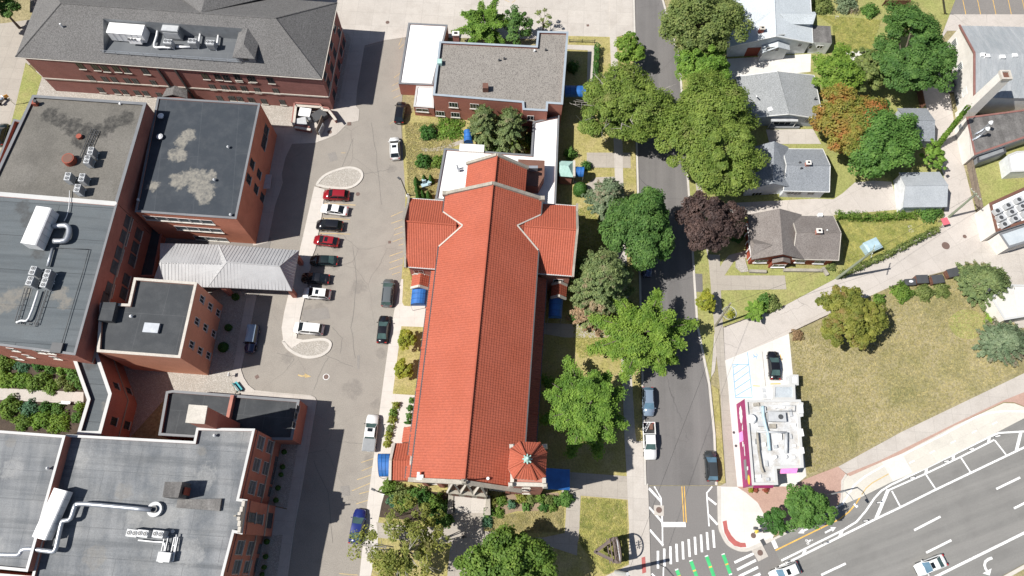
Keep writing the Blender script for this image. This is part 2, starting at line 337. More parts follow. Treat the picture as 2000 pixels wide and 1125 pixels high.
# the long kerbed island between the two lanes of the lot, with a gravel oval at either end
OV1 = [(617, 361), (630, 344), (651, 333), (677, 326), (695, 327.7), (707.7, 335), (709, 348), (697, 362.5), (677, 370), (646, 369), (628, 366)]
OV2 = [(553, 664), (557, 678), (566, 687), (584, 697), (604.6, 701), (628, 696.6), (644, 685), (648.5, 671), (641, 663), (625, 660.5), (594, 664)]
m_isl = surf('light_island_concrete', (.49, .455, .415), (.54, .50, .46), .3, .3, .7, (.42, .39, .36), 1, .4, .12, joints=(2.5, 2.5, (.3, .28, .25), .5, .02))
isl = sheet('kerbed_island', [(614, 364), (634, 370), (633, 383), (628, 424), (616, 486), (611, 498), (600, 560), (589, 606), (584, 630), (579, 661), (594, 664), (570, 680), (553, 664), (550, 640), (555, 610), (563, 576), (575, 540), (586.6, 484), (600, 425)], .13, m_isl)
for ov in (OV1, OV2):
    P = smoothpoly(WL(ov), 3)
    k = MB(); ring(k, P, .45, -.2, .155); tag(k.build('oval_kerb', m_kerb), kind='structure')
    tag(MB().prism(inset(P, .4), -.2, .10).build('oval_gravel', m_gravel), kind='structure')
# church block
sheet('church_grounds', [(787, 235), (800, 225), (845, 180), (1110, 70), (1191, 72), (1194, 144), (1199, 285), (1203, 420), (1213, 689), (1220, 860), (1224, 925), (1228.6, 1028), (1228.6, 1103), (1183, 1125), (1090, 1175), (900, 1240), (690, 1240), (709, 1060), (713, 1023), (718, 980), (731, 884), (746, 766), (759, 671), (769.6, 609), (784, 545), (790, 480), (792, 380), (787, 300)], .08, m_lawn)
sheet('west_pavement', [(784, 545), (800, 545), (800, 596), (836, 596), (850, 620), (810, 870), (765, 880), (752, 960), (745, 985), (738, 1022), (738, 1060), (700, 1240), (690, 1240), (709, 1060), (713, 1023), (718, 980), (731, 884), (746, 766), (759, 671), (769.6, 609)], .12, m_isl)
sheet('grass_panel', [(788, 520), (800, 524), (806, 560), (803, 598), (789, 597), (785.5, 590), (787, 560)], .15, m_lawn)
sheet('grass_panel', [(784, 637), (832, 639), (815, 772), (767, 769)], .15, m_lawn)
sheet('front_walk', [(888, 985), (952, 990), (944, 1037), (985, 1041), (1029, 1049), (1060, 1050), (1103, 1041), (1106, 990), (1096, 975), (1100, 920), (1113, 922), (1224, 930), (1227, 976), (1134, 968), (1131, 1050), (1128, 1060), (1127, 1085), (1058, 1062), (1000, 1062), (944, 1060), (905, 1130), (890, 1240), (862, 1240), (880, 1060), (848, 1062), (738, 1050), (735, 1020), (800, 1028), (880, 1030)], .12, m_walk)
sheet('garden_path', [(820, 289), (826, 288.5), (842, 290), (870, 284), (905, 272), (905, 279), (872, 292), (843, 296), (826, 296)], .12, m_walk)
sheet('east_walk', [(1050, 630), (1124, 633), (1206, 637), (1207, 660), (1103, 659), (1050, 650)], .12, m_walk)
sheet('driveway_pad', [(1146, 298), (1231, 298), (1232, 328), (1146, 327)], .115, m_walk)
sheet('driveway_apron', [(1231.5, 298), (1242, 298), (1243, 328), (1232.5, 328)], .03, m_street)
sheet('east_walk', [(1120, 352), (1142, 362), (1165, 346), (1200, 345), (1201, 362), (1130, 385)], .118, m_walk)
sheet('yard_walk', [(1105, 87), (1161.6, 89), (1157, 178), (1146, 178), (1148, 98), (1105, 96)], .12, m_conc)
wp = sheet('west_sidewalk', [(1191, -90), (1231, -90), (1236, 0), (1237.6, 64), (1204, 72), (1208, 144), (1216, 285), (1217, 344), (1223, 480), (1232, 700), (1240, 840), (1243, 862), (1255.7, 861), (1258, 948), (1266, 948), (1268.6, 1031), (1271, 1125), (1290, 1240), (1150, 1240), (1090, 1175), (1183, 1125), (1228.6, 1103), (1228.6, 1028), (1224, 925), (1220, 860), (1213, 689), (1203, 420), (1199, 285), (1194, 144), (1191, 72)], .12, m_conc)
sheet('parkway_grass', [(1204, 72), (1237, 66), (1241, 280), (1243.5, 375), (1249.5, 640), (1255, 860), (1243, 862), (1240, 840), (1232, 700), (1223, 480), (1217, 344), (1216, 285), (1208, 144)], .10, m_lawn)
kb = MB()
kerbline(kb, WL(STW[2:])[::-1], .35, -.2, .14); kerbline(kb, WL(STE)[::-1], .35, -.2, .14)
tag(kb.build('street_kerb', m_kerb), kind='structure')
# east block
sheet('back_yards', [(1294, -90), (1900, -90), (1800, 172), (1850, 372), (1840, 440), (1730, 497), (1634, 543), (1590, 566), (1530, 598), (1470, 618), (1413, 638), (1395, 650), (1388, 745), (1364, 640), (1351, 434), (1328, 108)], .09, m_green)
ALT = [(1413, 638), (1470, 618), (1530, 598), (1590, 566), (1634, 543), (1730, 497), (1838, 443), (1850, 372), (1799, 172), (1790, 60), (1780, -90)]
ALB = [(1860, -90), (1830, 60), (1858, 200), (1868, 270), (1880, 313), (1905, 412), (1936, 470), (1900, 505), (1880, 520), (1757, 553), (1739, 560), (1600, 624), (1541, 652), (1416, 704)]
sheet('alley', ALT+ALB, .03, m_alley)
sheet('back_parking', [(1826, -90), (2120, -90), (2120, 28), (1832, 28)], .034, m_lotdark)
sheet('service_strip', [(1800, 28), (2120, 28), (2120, 60), (1850, 60), (1830, 90)], .05, m_alley)
sheet('dry_field', [(1541, 652), (1600, 624), (1739, 560), (1757, 553), (1880, 525), (1930, 570), (2060, 640), (2060, 712), (1977, 740), (1760, 845), (1637, 905), (1574, 936), (1556, 800), (1549, 735)], .06, m_dry)
sheet('green_patch', smoothpoly([(1856, 615), (1885, 600), (1915, 615), (1925, 640), (1900, 660), (1865, 655)], 3), .062, m_green) if False else None
gp = [W(*p) for p in ((1852, 625), (1880, 605), (1912, 612), (1925, 640), (1900, 662), (1866, 655))]
tag(MB().prism(smoothpoly(gp, 4), -.1, .064).build('green_patch', m_green), kind='structure')
sheet('concrete_yard', [(1876, 508), (1936, 470), (1951, 456), (2060, 420), (2060, 640), (1990, 640), (1960, 615), (1932, 575), (1950, 530)], .07, m_conc)
sheet('rear_lawn', [(1895, 320), (1905, 300), (2060, 240), (2060, 370), (1932, 400), (1906, 412)], .10, m_green)
for nm, px, mt in (('house_drive', [(1420, 115), (1584, 105), (1583, 140), (1424, 156)], m_concw), ('house_drive', [(1496, 253), (1588, 252), (1604, 281), (1503, 281)], m_conc),
                   ('house_drive', [(1400, 398), (1592, 388), (1628, 389), (1645, 378), (1670, 356), (1706, 353), (1741, 355), (1757, 409), (1628, 420), (1395, 423)], m_alley),
                   ('house_drive', [(1400, 532), (1412, 512), (1424, 498), (1460, 489), (1460, 503), (1433, 511), (1415, 538), (1533, 538), (1536, 565), (1400, 567)], m_walk),
                   ('yard_slab', [(1652, 102), (1690, 98), (1692, 125), (1668, 122)], m_concw), ('stepping_stone', [(1772, 440), (1780, 440), (1785, 453), (1777, 455)], m_conc), ('stepping_stone', [(1631, 31), (1638, 31), (1639, 36), (1632, 36)], m_conc),
                   ('dirt_bed', [(1925, 650), (1950, 680), (1975, 705), (1950, 700), (1922, 680)], m_dirt)):
    sheet(nm, px, .12, mt)
sheet('east_sidewalk', [(1338, 180), (1350, 180), (1375, 400), (1384, 497), (1406, 498), (1408, 567), (1412, 638), (1416, 704), (1421.7, 752), (1430, 848), (1439, 943), (1440, 951), (1405, 950), (1418, 943), (1412, 848), (1406, 752), (1398.6, 684), (1393, 612), (1384, 510), (1366, 420)], .12, m_walk)
sheet('alley_mouth', [(1365, 640), (1393, 630), (1400, 690), (1396, 725), (1386, 742)], .05, m_conc)
sheet('street_apron', [(1356, 534), (1371.6, 535), (1373, 570), (1359, 570)], .10, m_street)
sheet('verge_strip', [(1391, 752), (1403, 760), (1410, 848), (1417, 943), (1404, 944), (1399, 848)], .10, m_lawn)
rlot = sheet('white_forecourt', [(1416, 704), (1541, 652), (1549, 735), (1558, 790), (1575, 930), (1550, 950), (1440, 951), (1430, 848), (1421.7, 752)], .121, m_concw)
plaza = sheet('corner_plaza', [(1401, 950), (1440, 951), (1458, 963), (1480, 982), (1492, 1004), (1512, 1045), (1507, 1056), (1467, 1073.5), (1452, 1076), (1438, 1073.5), (1420.5, 1063), (1409, 1043), (1403, 1022)], .125, m_concw)
sheet('pink_plaza', [(1440, 950.5), (1550, 950), (1574, 935), (1637, 911), (1652, 925), (1645, 940), (1643, 973), (1634, 988), (1590, 1010), (1512, 1046), (1492, 1004), (1480, 982), (1458, 963)], .13, m_pink)
sheet('sidewalk', [(1637, 911.5), (1760, 844), (1977, 740), (2060, 700), (2060, 742), (1955, 784), (1865, 827), (1760, 879), (1718, 899.5), (1653.5, 925)], .125, m_conc)
sheet('pink_strip', [(1653.5, 925), (1718, 899.5), (1760, 879), (1865, 827), (1955, 784), (2060, 742), (2060, 800), (2000, 793), (1982, 786), (1961, 785), (1865, 831), (1760, 886.5), (1722, 902), (1660, 930)], .128, m_pink)
sheet('cycle_track', [(1641, 988), (1644, 972), (1646, 940), (1653, 930), (1722, 902), (1760, 886.5), (1865, 831), (1961, 787), (1982, 788), (2000, 795), (2100, 800), (2100, 780), (2000, 817), (1947, 844.5), (1804.5, 917), (1740, 942), (1684, 970)], .05, m_track)
kb = MB()
ck = smoothpoly([W(*p) for p in ((1401, 949), (1402, 1022), (1407.7, 1044), (1419.5, 1064), (1437.8, 1075), (1452, 1077.6), (1467, 1075), (1507, 1057))], 4, False)
kerbline(kb, ck, .5, -.2, .142); kerbline(kb, WL([(1507, 1057), (1560, 1031), (1641, 989), (1645, 972), (1646, 940), (1654, 928)]), .3, -.2, .148)
tag(kb.build('corner_kerb', m_kerb), kind='structure')
md = [(1955, 1127), (2000, 1102), (2120, 1040), (2200, 1240), (1900, 1240)]
sheet('median', md, .12, m_dry); k = MB(); ring(k, WL(md), .5, -.1, .15); tag(k.build('median_kerb', m_kerb), kind='structure')
sheet('garden_bed', [(-80, 660), (175, 700), (170, 860), (-80, 850)], .06, m_soil)
sheet('garden_path', [(-60, 755), (0, 758), (163, 766), (163, 789), (0, 781), (-60, 777)], .12, m_conc)
gp = [W(*p) for p in ((735, 1015), (760, 960), (800, 965), (890, 980), (882, 1000), (860, 1015), (800, 1015))]
sheet('planting_bed', [(748, 960), (800, 955), (888, 965), (886, 1015), (840, 1020), (740, 1010)], .10, m_soil)
sheet('planting_bed', [(948, 975), (1000, 965), (1090, 962), (1098, 985), (1060, 1000), (1010, 998), (965, 1012), (948, 1035), (940, 1030)], .10, m_dirt)

# painted markings are parts of the road that carries them
def stripe(parent, name, pts, w, mat, z, closed=False):
    "band of width w (px of the photo) along a line; each coat of paint lies a hair above the one before"
    z += .0004*len(parent.children); P = [W(*p, z) for p in pts]; w = w*.0795; mb = MB()
    L, Rr = [], []
    for i, p in enumerate(P):
        t = (P[min(i+1, len(P)-1)]-P[max(i-1, 0)]).normalized(); nn = Vector((-t.y, t.x, 0))*w/2; L.append(p+nn); Rr.append(p-nn)
    for i in range(len(P)-1): mb.face([Rr[i], Rr[i+1], L[i+1], L[i]])
    return mb.build(name, mat, parent)
def smoothpx(p):
    out = []
    for a, b in zip(p, p[1:]):
        for k in range(5): t = k/5; out.append((a[0]+(b[0]-a[0])*t+rnd.uniform(-1.2, 1.2), a[1]+(b[1]-a[1])*t+rnd.uniform(-1.2, 1.2)))
    return out+[p[-1]]
def shape(parent, name, pts, mat, z):
    z += .0004*len(parent.children); P = WL(pts, z); ar = sum(P[i][0]*P[(i+1) % len(P)][1]-P[(i+1) % len(P)][0]*P[i][1] for i in range(len(P)))
    return MB().face(P if ar > 0 else P[::-1]).build(name, mat, parent)
Z = lambda l: [(1230+x/5.487, 920+y/5.487) for x, y in l]
for a, b in (((302, 855), (302, 1045)), ((369, 830), (372, 1022)), ((435, 806), (440, 998)), ((500, 780), (508, 972)), ((566, 755), (574, 947)), ((631, 730), (642, 920)), ((697, 705), (708, 895)), ((763, 680), (774, 870)), ((827, 655), (840, 845)), ((892, 632), (906, 822)),
             ((1122, 980), (1325, 885)), ((1150, 1058), (1352, 955)), ((1170, 1130), (1375, 1030)), ((1195, 1200), (1400, 1100))):
    stripe(xroad, 'crosswalk_stripe', Z([a, b]), 4.4, m_line, .012)
for a, b in (((500, 1050), (560, 1200)), ((652, 955), (735, 1180)), ((820, 905), (910, 1150)), ((998, 885), (1082, 1112))):
    A, B = Z([a, b]); ln = math.hypot(B[0]-A[0], B[1]-A[1]); u = ((B[0]-A[0])/ln, (B[1]-A[1])/ln)
    stripe(xroad, 'green_lane_bar', [A, B], 6.6, m_grn, .012)
    stripe(xroad, 'bar_end', [A, (A[0]+u[0]*2.2, A[1]+u[1]*2.2)], 6.6, m_line, .016); stripe(xroad, 'bar_end', [(B[0]-u[0]*2.2, B[1]-u[1]*2.2), B], 6.6, m_line, .016)
    mx, my = (A[0]+B[0])/2, (A[1]+B[1])/2
    stripe(xroad, 'yellow_dash', [(mx-u[0]*1.4, my-u[1]*1.4), (mx+u[0]*1.4, my+u[1]*1.4)], 6.4, m_yel, .016)
stripe(xroad, 'stop_line', Z([(340, 573), (598, 573)]), 9, m_line, .013)
for x in (0, 26): stripe(xroad, 'centre_line', Z([(558+x, 165), (580+x, 550)]), 1.9, m_yel, .012)
for pts, w in (([(262, 165), (335, 290), (350, 560), (352, 805)], 2.6), ([(205, 185), (335, 325)], 4.6), ([(205, 385), (345, 545)], 3.8), ([(215, 630), (358, 795)], 4), ([(362, 1030), (358, 1200)], 2.4), ([(884, 165), (825, 235), (828, 290), (850, 592)], 2.6), ([(835, 285), (928, 360)], 4), ([(845, 470), (942, 575)], 4.2), ([(235, 1100), (300, 1160)], 3)):
    stripe(xroad, 'hatch_line', Z(pts), w, m_line, .0125)
shape(xroad, 'concrete_patch', Z([(258, 365), (365, 370), (365, 482), (262, 475)]), m_conc, .011); shape(xroad, 'concrete_patch', Z([(1305, 850), (1420, 790), (1485, 915), (1378, 970)]), m_conc, .011)
Y = lambda l: [(1500+x/6.82, 960+y/6.82) for x, y in l]
V = lambda l: [(1740+x/5.115, 780+y/5.115) for x, y in l]
mk = lambda nm, p, w, mt=m_line: stripe(mroad, nm, p, w, mt, .016)
mk('buffer_line', [(1526, 1095), (1647, 1035), (1673, 1019), (1691, 998), (1708, 973), (1722, 958), (1740, 947), (1807.5, 914.5), (1865, 886.5), (1930.6, 854), (1951, 845.5), (2000, 842.6), (2060, 842)], 3.4)
mk('parking_line', [(1734, 958), (1807, 925.6), (1875, 893), (1942, 859)], 3)
mk('edge_line', [(1522, 1107), (1640.8, 1048), (1709.7, 1014), (1758, 991), (1826, 957), (2000, 874), (2080, 835)], 3.6)
for a, b in (((1742, 959), (1758.6, 990)), ((1808.4, 926.6), (1828, 956)), ((1877, 894), (1895.5, 922)), ((1943, 860), (1965, 888))): mk('bay_line', [a, b], 3)
for a, b in (((1734.6, 957), (1711, 1013)), ((1994, 844), (1985, 881))): mk('taper_line', [a, b], 6)
for a, b in (((1645, 1036), (1640, 1048)), ((1573, 1073), (1569, 1083)), ((1810, 914), (1808, 925)), ((1863, 887), (1861, 898)), ((1932.6, 854), (1930.6, 864)), ((1524, 1104), (1530, 1112))): mk('buffer_bar', [a, b], 5)
for a, b in (((1785.5, 1035.5), (1836.8, 1009)), ((1809, 1079.5), (1858, 1055)), ((1980.5, 993), (2014, 976)), ((1946, 955), (1992.5, 932.5)), ((1604, 1123), (1652, 1100.5))): mk('lane_dash', [a, b], 3.8)
mk('lane_line', [(1824, 1128), (2000, 1041), (2080, 1002)], 4.4)
mk('cycle_line', [(1514.7, 1075), (1594, 1036), (1638, 1015), (1658, 1000), (1673, 982), (1683, 966)], 2.3, m_yel)
mk('stop_line', [(1509.5, 1055), (1516.5, 1071)], 8); mk('edge_line', [(1510, 1054), (1532, 1042), (1554, 1032)], 2.4)
def arrow(parent, pts, w, hw, hl, z, name='lane_arrow'):
    stripe(parent, name, pts[:-1], w, m_line, z); a, b = pts[-2], pts[-1]
    d = math.hypot(b[0]-a[0], b[1]-a[1]); u = ((b[0]-a[0])/d, (b[1]-a[1])/d)
    shape(parent, 'arrow_head', [b, (a[0]-u[1]*hw, a[1]+u[0]*hw), (a[0]+u[1]*hw, a[1]-u[0]*hw)], m_line, z)
arrow(mroad, [(1611.4, 1040.6), (1624, 1034), (1633.4, 1029.6)], 3.2, 5, 0, .016); arrow(mroad, [(1580.6, 1031), (1569, 1037), (1558.7, 1041.4)], 3.2, 5, 0, .016)
arrow(mroad, [(1938, 1089.5), (1930, 1092.5), (1924.5, 1097), (1923, 1104), (1925, 1111), (1928, 1115), (1933, 1124)], 4.6, 10, 0, .016, 'turn_arrow')
def bike(parent, cx, cy, ang, s, z):
    c, q = math.cos(ang), math.sin(ang); T = lambda x, y: (cx+(x*c-y*q)*s, cy+(x*q+y*c)*s)
    for wx in (-2.6, 2.6):
        ci = [T(-3+1.7*math.cos(t*.5236), wx+1.7*math.sin(t*.5236)) for t in range(13)]; stripe(parent, 'bike_symbol', ci, .9, m_line, z)
    for l in ([(-3, -2.6), (0, -.6), (-3, 2.6)], [(0, -.6), (2.6, -1.2), (4, .4)], [(0, -.6), (0.6, 1.8)], [(3.2, -.4), (1.2, 1.2)]): stripe(parent, 'bike_symbol', [T(*p) for p in l], 1.1, m_line, z)
    stripe(parent, 'bike_symbol', [T(5, .6), T(6.4, .8)], 1.8, m_line, z)
bike(mroad, 1580, 1057, R(-25), 1.25, .016); bike(mroad, 1613, 1015, R(155), 1.25, .016)
ct = bpy.data.objects['cycle_track']
stripe(ct, 'track_edge_line', [(1644, 986), (1668, 948), (1690, 930), (1760, 890), (1840, 850), (1905, 815), (1930, 806.5), (1960, 803), (2060, 804)], 3, m_line, .056)
stripe(ct, 'cycle_line', [(1683, 966), (1692, 953), (1704, 943), (1742, 922)], 2, m_yelp, .056)
for x, y in ((1781, 902), (1821, 882.6), (1862, 863), (1903, 843), (1943, 826.5)): stripe(ct, 'track_dash', [(x-5, y+2.4), (x+5, y-2.4)], 2.2, m_line, .056)
shape(ct, 'concrete_ramp', [(1717, 893), (1757, 878), (1782, 922), (1744, 940)], m_concw, .055)
shape(plaza, 'tactile_strip', Z([(995, 540), (1038, 528), (1052, 620), (1090, 690), (1140, 745), (1190, 768), (1240, 770), (1250, 815), (1190, 818), (1120, 800), (1060, 745), (1015, 660)]), m_red, .131)
shape(wp, 'tactile_strip', [(1253, 1089), (1260, 1087), (1262, 1118), (1254.5, 1120.5)], m_red, .146)
U = lambda l: [(1420+x/3.75, 680+y/3.75) for x, y in l]
for p in ([(42, 118), (157, 118)], [(42, 118), (62, 362)], [(62, 362), (185, 362)], [(150, 30), (185, 362)], [(48, 140), (85, 118)], [(50, 195), (155, 122)], [(55, 248), (160, 172)], [(60, 300), (168, 228)], [(65, 350), (176, 285)]): stripe(rlot, 'blue_bay_line', U(p), 1.2, m_bluel, .127)
hc = [(1475.6+4*math.cos(t*.6283)*.9, 694+3.2*math.sin(t*.6283)) for t in range(-2, 6)]
stripe(rlot, 'wheelchair_symbol', hc, .9, m_bluel, .127); stripe(rlot, 'wheelchair_symbol', [(1471, 692), (1474, 696), (1478, 697), (1477, 700.5)], 1, m_bluel, .127); stripe(rlot, 'wheelchair_symbol', [(1472, 697), (1472.5, 699.5)], 1, m_bluel, .127)
stripe(rlot, 'bay_joint', U([(258, 25), (283, 278)]), .8, m_irong, .127)
for p, w in (([(190, 275), (240, 278)], 1.4), ([(318, 262), (392, 260)], 2), ([(388, 45), (402, 90)], 1.4)): stripe(rlot, 'yellow_bar', U(p), w, m_yel, .127)
# lot bay lines, faded hatching along the church side, arrow
Q2 = lambda l: [(450+x/3.88, 280+y/3.88) for x, y in l]
Q3 = lambda l: [(450+x/3.88, 560+y/3.88) for x, y in l]
Q4 = lambda l: [(450+x/3.88, 835+y/3.88) for x, y in l]
Q1 = lambda l: [(450+x/3.88, y/3.88) for x, y in l]
for p in ([(712, 455), (948, 468)], [(695, 566), (905, 576)], [(675, 680), (908, 688)]): stripe(lot, 'bay_line', Q2(p), 1.6, m_yelp, .005)
for p in ([(1215, 555), (1305, 515)], [(1218, 606), (1312, 575)], [(1240, 652), (1312, 625)], [(1240, 695), (1318, 668)], [(1230, 745), (1318, 712)], [(1275, 773), (1318, 760)], [(1205, 855), (1305, 820)], [(1205, 905), (1308, 868)], [(1205, 955), (1312, 918)], [(1225, 995), (1285, 975)]): stripe(lot, 'bay_line', Q2(p), 1.1, m_yelp, .005)
for p in ([(990, 265), (1085, 235)], [(995, 328), (1078, 295)], [(960, 395), (1065, 360)], [(920, 480), (1062, 420)], [(975, 503), (1050, 483)], [(950, 580), (1045, 550)], [(825, 1107), (965, 1118)]): stripe(lot, 'bay_line', Q4(p), 1.1, m_yelp, .005)
for p in ([(1275, 345), (1300, 290)], [(1278, 370), (1312, 335)], [(1240, 590), (1285, 555)], [(1225, 650), (1285, 620)], [(1222, 693), (1285, 665)], [(1232, 745), (1290, 720)], [(1205, 940), (1260, 905)]): stripe(lot, 'bay_line', Q1(p), 1.0, m_yelp, .005)
m_seal = paint('crack_sealer', (.13, .12, .11), .8); m_patch = surf('asphalt_patch', (.205, .19, .175), (.235, .218, .20), .4, .3, .7, None, grain=.35, gs=7, bump=.2)
for p in ([(702, 341), (730, 337), (762, 330)], [(640, 700), (628, 722), (613, 762)], [(618, 684), (660, 705), (690, 716)], [(540, 690), (575, 697)], [(575, 700), (560, 722)], [(660, 862), (700, 866), (728, 862)], [(650, 640), (668, 660), (664, 690)], [(664, 380), (668, 330), (690, 270)], [(725, 240), (735, 300), (745, 400)], [(612, 900), (640, 960), (650, 1060)], [(690, 480), (696, 560), (686, 640), (694, 700)]): stripe(lot, 'crack_seal', smoothpx(p), .7, m_seal, .004)
for p in ([(697, 694), (703, 694), (702, 722), (698, 720)], [(592, 606), (640, 600), (645, 622), (590, 630)], [(664, 950), (682, 948), (684, 968), (668, 970)], [(700, 96), (750, 84), (728, 205), (698, 205)], [(640, 300), (655, 296), (660, 312), (645, 316)]): shape(lot, 'asphalt_patch', p, m_patch, .0035)
stripe(lot, 'lane_arrow', Q3([(512, 668), (540, 678), (570, 674)]), 2.6, m_yelp, .005); shape(lot, 'arrow_head', Q3([(562, 655), (612, 682), (565, 690)]), m_yelp, .005)
stripe(lot, 'bay_line', Q2([(838, 72), (872, 72)]), 1, m_yelp, .005)
bp = bpy.data.objects['back_parking']
for x in (1622, 1718, 1818, 1918, 2010): stripe(bp, 'bay_line', [(1400+(x-36)/3.333, -22), (1400+x/3.333, 29)], 1.4, m_yel, .04)
td = bpy.data.objects['concrete_drive']
for p in ([(960, -6), (975, 4)], [(978, -4), (995, 4)], [(1000, 5), (1018, -8)]): stripe(td, 'bay_line', p, 1.4, m_yelp, .056)
# ------------------------------------------------------------ building materials
m_brick = brick('red_brown_brick', (.36, .145, .11), (.43, .185, .14))
m_brickd = brick('plum_brick', (.25, .115, .10), (.31, .15, .13))
m_brickp = brick('pale_orange_brick', (.58, .27, .175), (.64, .315, .21), .3)
m_bricko = brick('orange_brick', (.50, .19, .12), (.56, .23, .15))
m_brickc = brick('church_brick', (.36, .15, .12), (.43, .2, .155))
m_stone = surf('pale_stone_trim', (.44, .41, .36), (.52, .48, .43), .5, .3, .7, (.34, .31, .28), 1.5, .5, .2, 5)
m_stoneg = surf('weathered_stone', (.27, .25, .21), (.36, .33, .28), .6, .3, .7, (.2, .18, .16), 2, .5, .25, 5)
m_cope = surf('grey_metal_coping', (.14, .145, .155), (.19, .195, .205), .3, .3, .7, None, grain=.1, rough=.5)
m_copeb = surf('blue_grey_coping', (.25, .29, .33), (.33, .37, .41), .3, .3, .7, None, grain=.1, rough=.5)
m_copew = surf('white_coping', (.42, .42, .415), (.50, .50, .49), .3, .3, .7, None, grain=.1, rough=.5)
m_glass = glassy('window_glass', (.022, .026, .03)); m_glassb = glassy('window_blind', (.10, .115, .125), .2)
m_frame = paint('dark_window_frame', (.05, .05, .05)); m_framew = paint('white_window_frame', (.66, .66, .64))
m_white = paint('white_painted_metal', (.70, .70, .70), .45); m_lgrey = paint('light_grey_metal', (.42, .43, .44), .45); m_mgrey = paint('mid_grey_metal', (.22, .23, .24), .5); m_dgrey = paint('dark_grey_metal', (.06, .062, .066), .5)
m_black = paint('black_rubber', (.018, .018, .02), .7); m_galv = paint('galvanised_steel', (.42, .44, .47), .35, .55)
m_shing = surf('grey_shingles', (.118, .114, .112), (.142, .138, .136), .15, .3, .7, None, grain=.7, gs=5, bump=.5, bs=6)
m_shdorm = m_shing
m_flatA = surf('grey_membrane', (.10, .108, .118), (.13, .138, .148), .25, .3, .7, None, grain=.12, joints=(9, 2.6, (.17, .175, .18), .7, .03))
def SP(px, h, pts):
    c = ctr(WL(px, h)); return [(W(x, y, h).x-c.x, W(x, y, h).y-c.y, r) for x, y, r in pts]
def ctr(poly): return Vector((sum(p[0] for p in poly)/len(poly), sum(p[1] for p in poly)/len(poly), 0))
PX1 = [(64, 186), (286, 201), (229, 397), (-25, 376)]; PX2 = [(-25, 377.5), (229, 398.5), (147, 693.5), (-60, 667)]; PXE = [(130, 849), (379, 862.5), (384.5, 836), (497.7, 838), (466.5, 974.5), (483, 976.5), (473, 1043), (457, 1040), (437, 1118), (424, 1180), (50, 1180)]
m_w1 = surf('tar_and_grit_roof', (.125, .117, .103), (.165, .154, .138), .1, .3, .7, (.085, .08, .072), .13, .8, .4, 6, .3, 6, stain=[(SP(PX1, 13, [(95, 222, 1.6), (115, 233, 1.8), (140, 245, 1.9), (165, 258, 2.2), (190, 255, 1.9), (215, 242, 1.7), (245, 228, 1.6), (160, 275, 1.8)]), (.035, .034, .032), .95), (SP(PX1, 13, [(50, 340, 2.2), (110, 330, 1.5), (200, 370, 2), (250, 280, 1.6)]), (.18, .17, .155), .35)])
m_w2 = surf('blue_grey_roll_roof', (.088, .102, .112), (.115, .13, .14), .12, .3, .7, (.10, .108, .112), .3, .6, .25, 9, joints=(60, 5.6, (.04, .045, .05), .8, .05), rotj=R(4), streak=(R(0), .8, (.135, .15, .16), .5), streak2=(R(4), .9, (.07, .08, .088), .6), stain=[(SP(PX2, 13, [(25, 578, 1.8), (10, 590, 1.8), (115, 572, 1.6), (128, 590, 1.2), (45, 570, 1.3)]), (.23, .205, .17), .6), (SP(PX2, 13, [(55, 425, 1.8), (40, 405, 1.4), (75, 490, 1.4)]), (.055, .055, .055), .7)])
m_E = surf('silver_coated_roof', (.095, .105, .118), (.15, .16, .172), .16, .42, .58, (.235, .235, .23), .13, .85, .3, 7, joints=(9, 3.7, (.07, .075, .08), .6, .035), rotj=R(4), streak=(R(86), .4, (.235, .24, .245), .9), streak2=(R(4), .5, (.075, .082, .09), .6), rough=.7, stain=[(SP(PXE, 13, [(158, 905, 1.1), (150, 890, .9), (335, 1005, 1.7), (260, 1010, 1.5), (400, 930, 1.8), (370, 1080, 2)]), (.28, .28, .275), .55), (SP(PXE, 13, [(392, 880, .8), (240, 960, 1.4), (180, 1090, 1.8)]), (.20, .18, .15), .35)])
m_D = surf('dark_membrane', (.042, .046, .051), (.058, .062, .067), .2, .3, .7, (.09, .094, .098), .4, .4, .2, 7, joints=(6.5, 30, (.11, .115, .12), .55, .03), rotj=R(4))
m_metal = surf('standing_seam_metal', (.34, .34, .345), (.40, .40, .405), .5, .3, .7, None, grain=.08, rough=.38)
m_tile = surf('terracotta_tile', (.325, .08, .044), (.375, .10, .06), .25, .3, .7, (.25, .06, .036), .5, .3, .25, 3.5, rough=.75)
m_tilerow = m_tile
m_whiteroof = surf('white_membrane', (.70, .70, .69), (.78, .78, .77), .3, .3, .7, (.6, .6, .59), .6, .5, .08, 6)
m_copper = surf('verdigris_copper', (.30, .47, .43), (.40, .57, .53), .8, .3, .7, (.22, .36, .30), 2, .5, .2)
m_blue = paint('blue_canvas', (.018, .115, .36), .6, var=.2, scale=.9)
m_greysh = surf('pale_grey_shingles', (.24, .25, .255), (.275, .285, .29), .3, .3, .7, None, grain=.6, gs=6, bump=.4, bs=7)
m_bluesh = surf('blue_grey_shingles', (.195, .21, .23), (.23, .245, .265), .3, .3, .7, None, grain=.55, gs=6, bump=.4, bs=7)
m_brownsh = surf('brown_grey_shingles', (.165, .145, .135), (.20, .18, .168), .3, .3, .7, (.14, .12, .11), .5, .5, .6, 6, .4, 7)
m_whitesh = surf('whitish_shingles', (.42, .455, .48), (.47, .505, .53), .3, .3, .7, None, grain=.35, gs=6, bump=.3, bs=7)
m_siding = paint('white_siding', (.60, .62, .64), .6); m_sidingg = paint('grey_siding', (.33, .36, .39), .6); m_stucco = surf('white_stucco', (.62, .59, .55), (.70, .67, .63), .3, .3, .7, (.5, .46, .42), .8, .4, .12)
m_barn = surf('ribbed_metal_roof', (.25, .27, .285), (.31, .325, .34), .15, .3, .7, (.2, .215, .23), .3, .5, .2, 6, rough=.5, streak=(R(90), .9, (.4, .41, .42), .6))
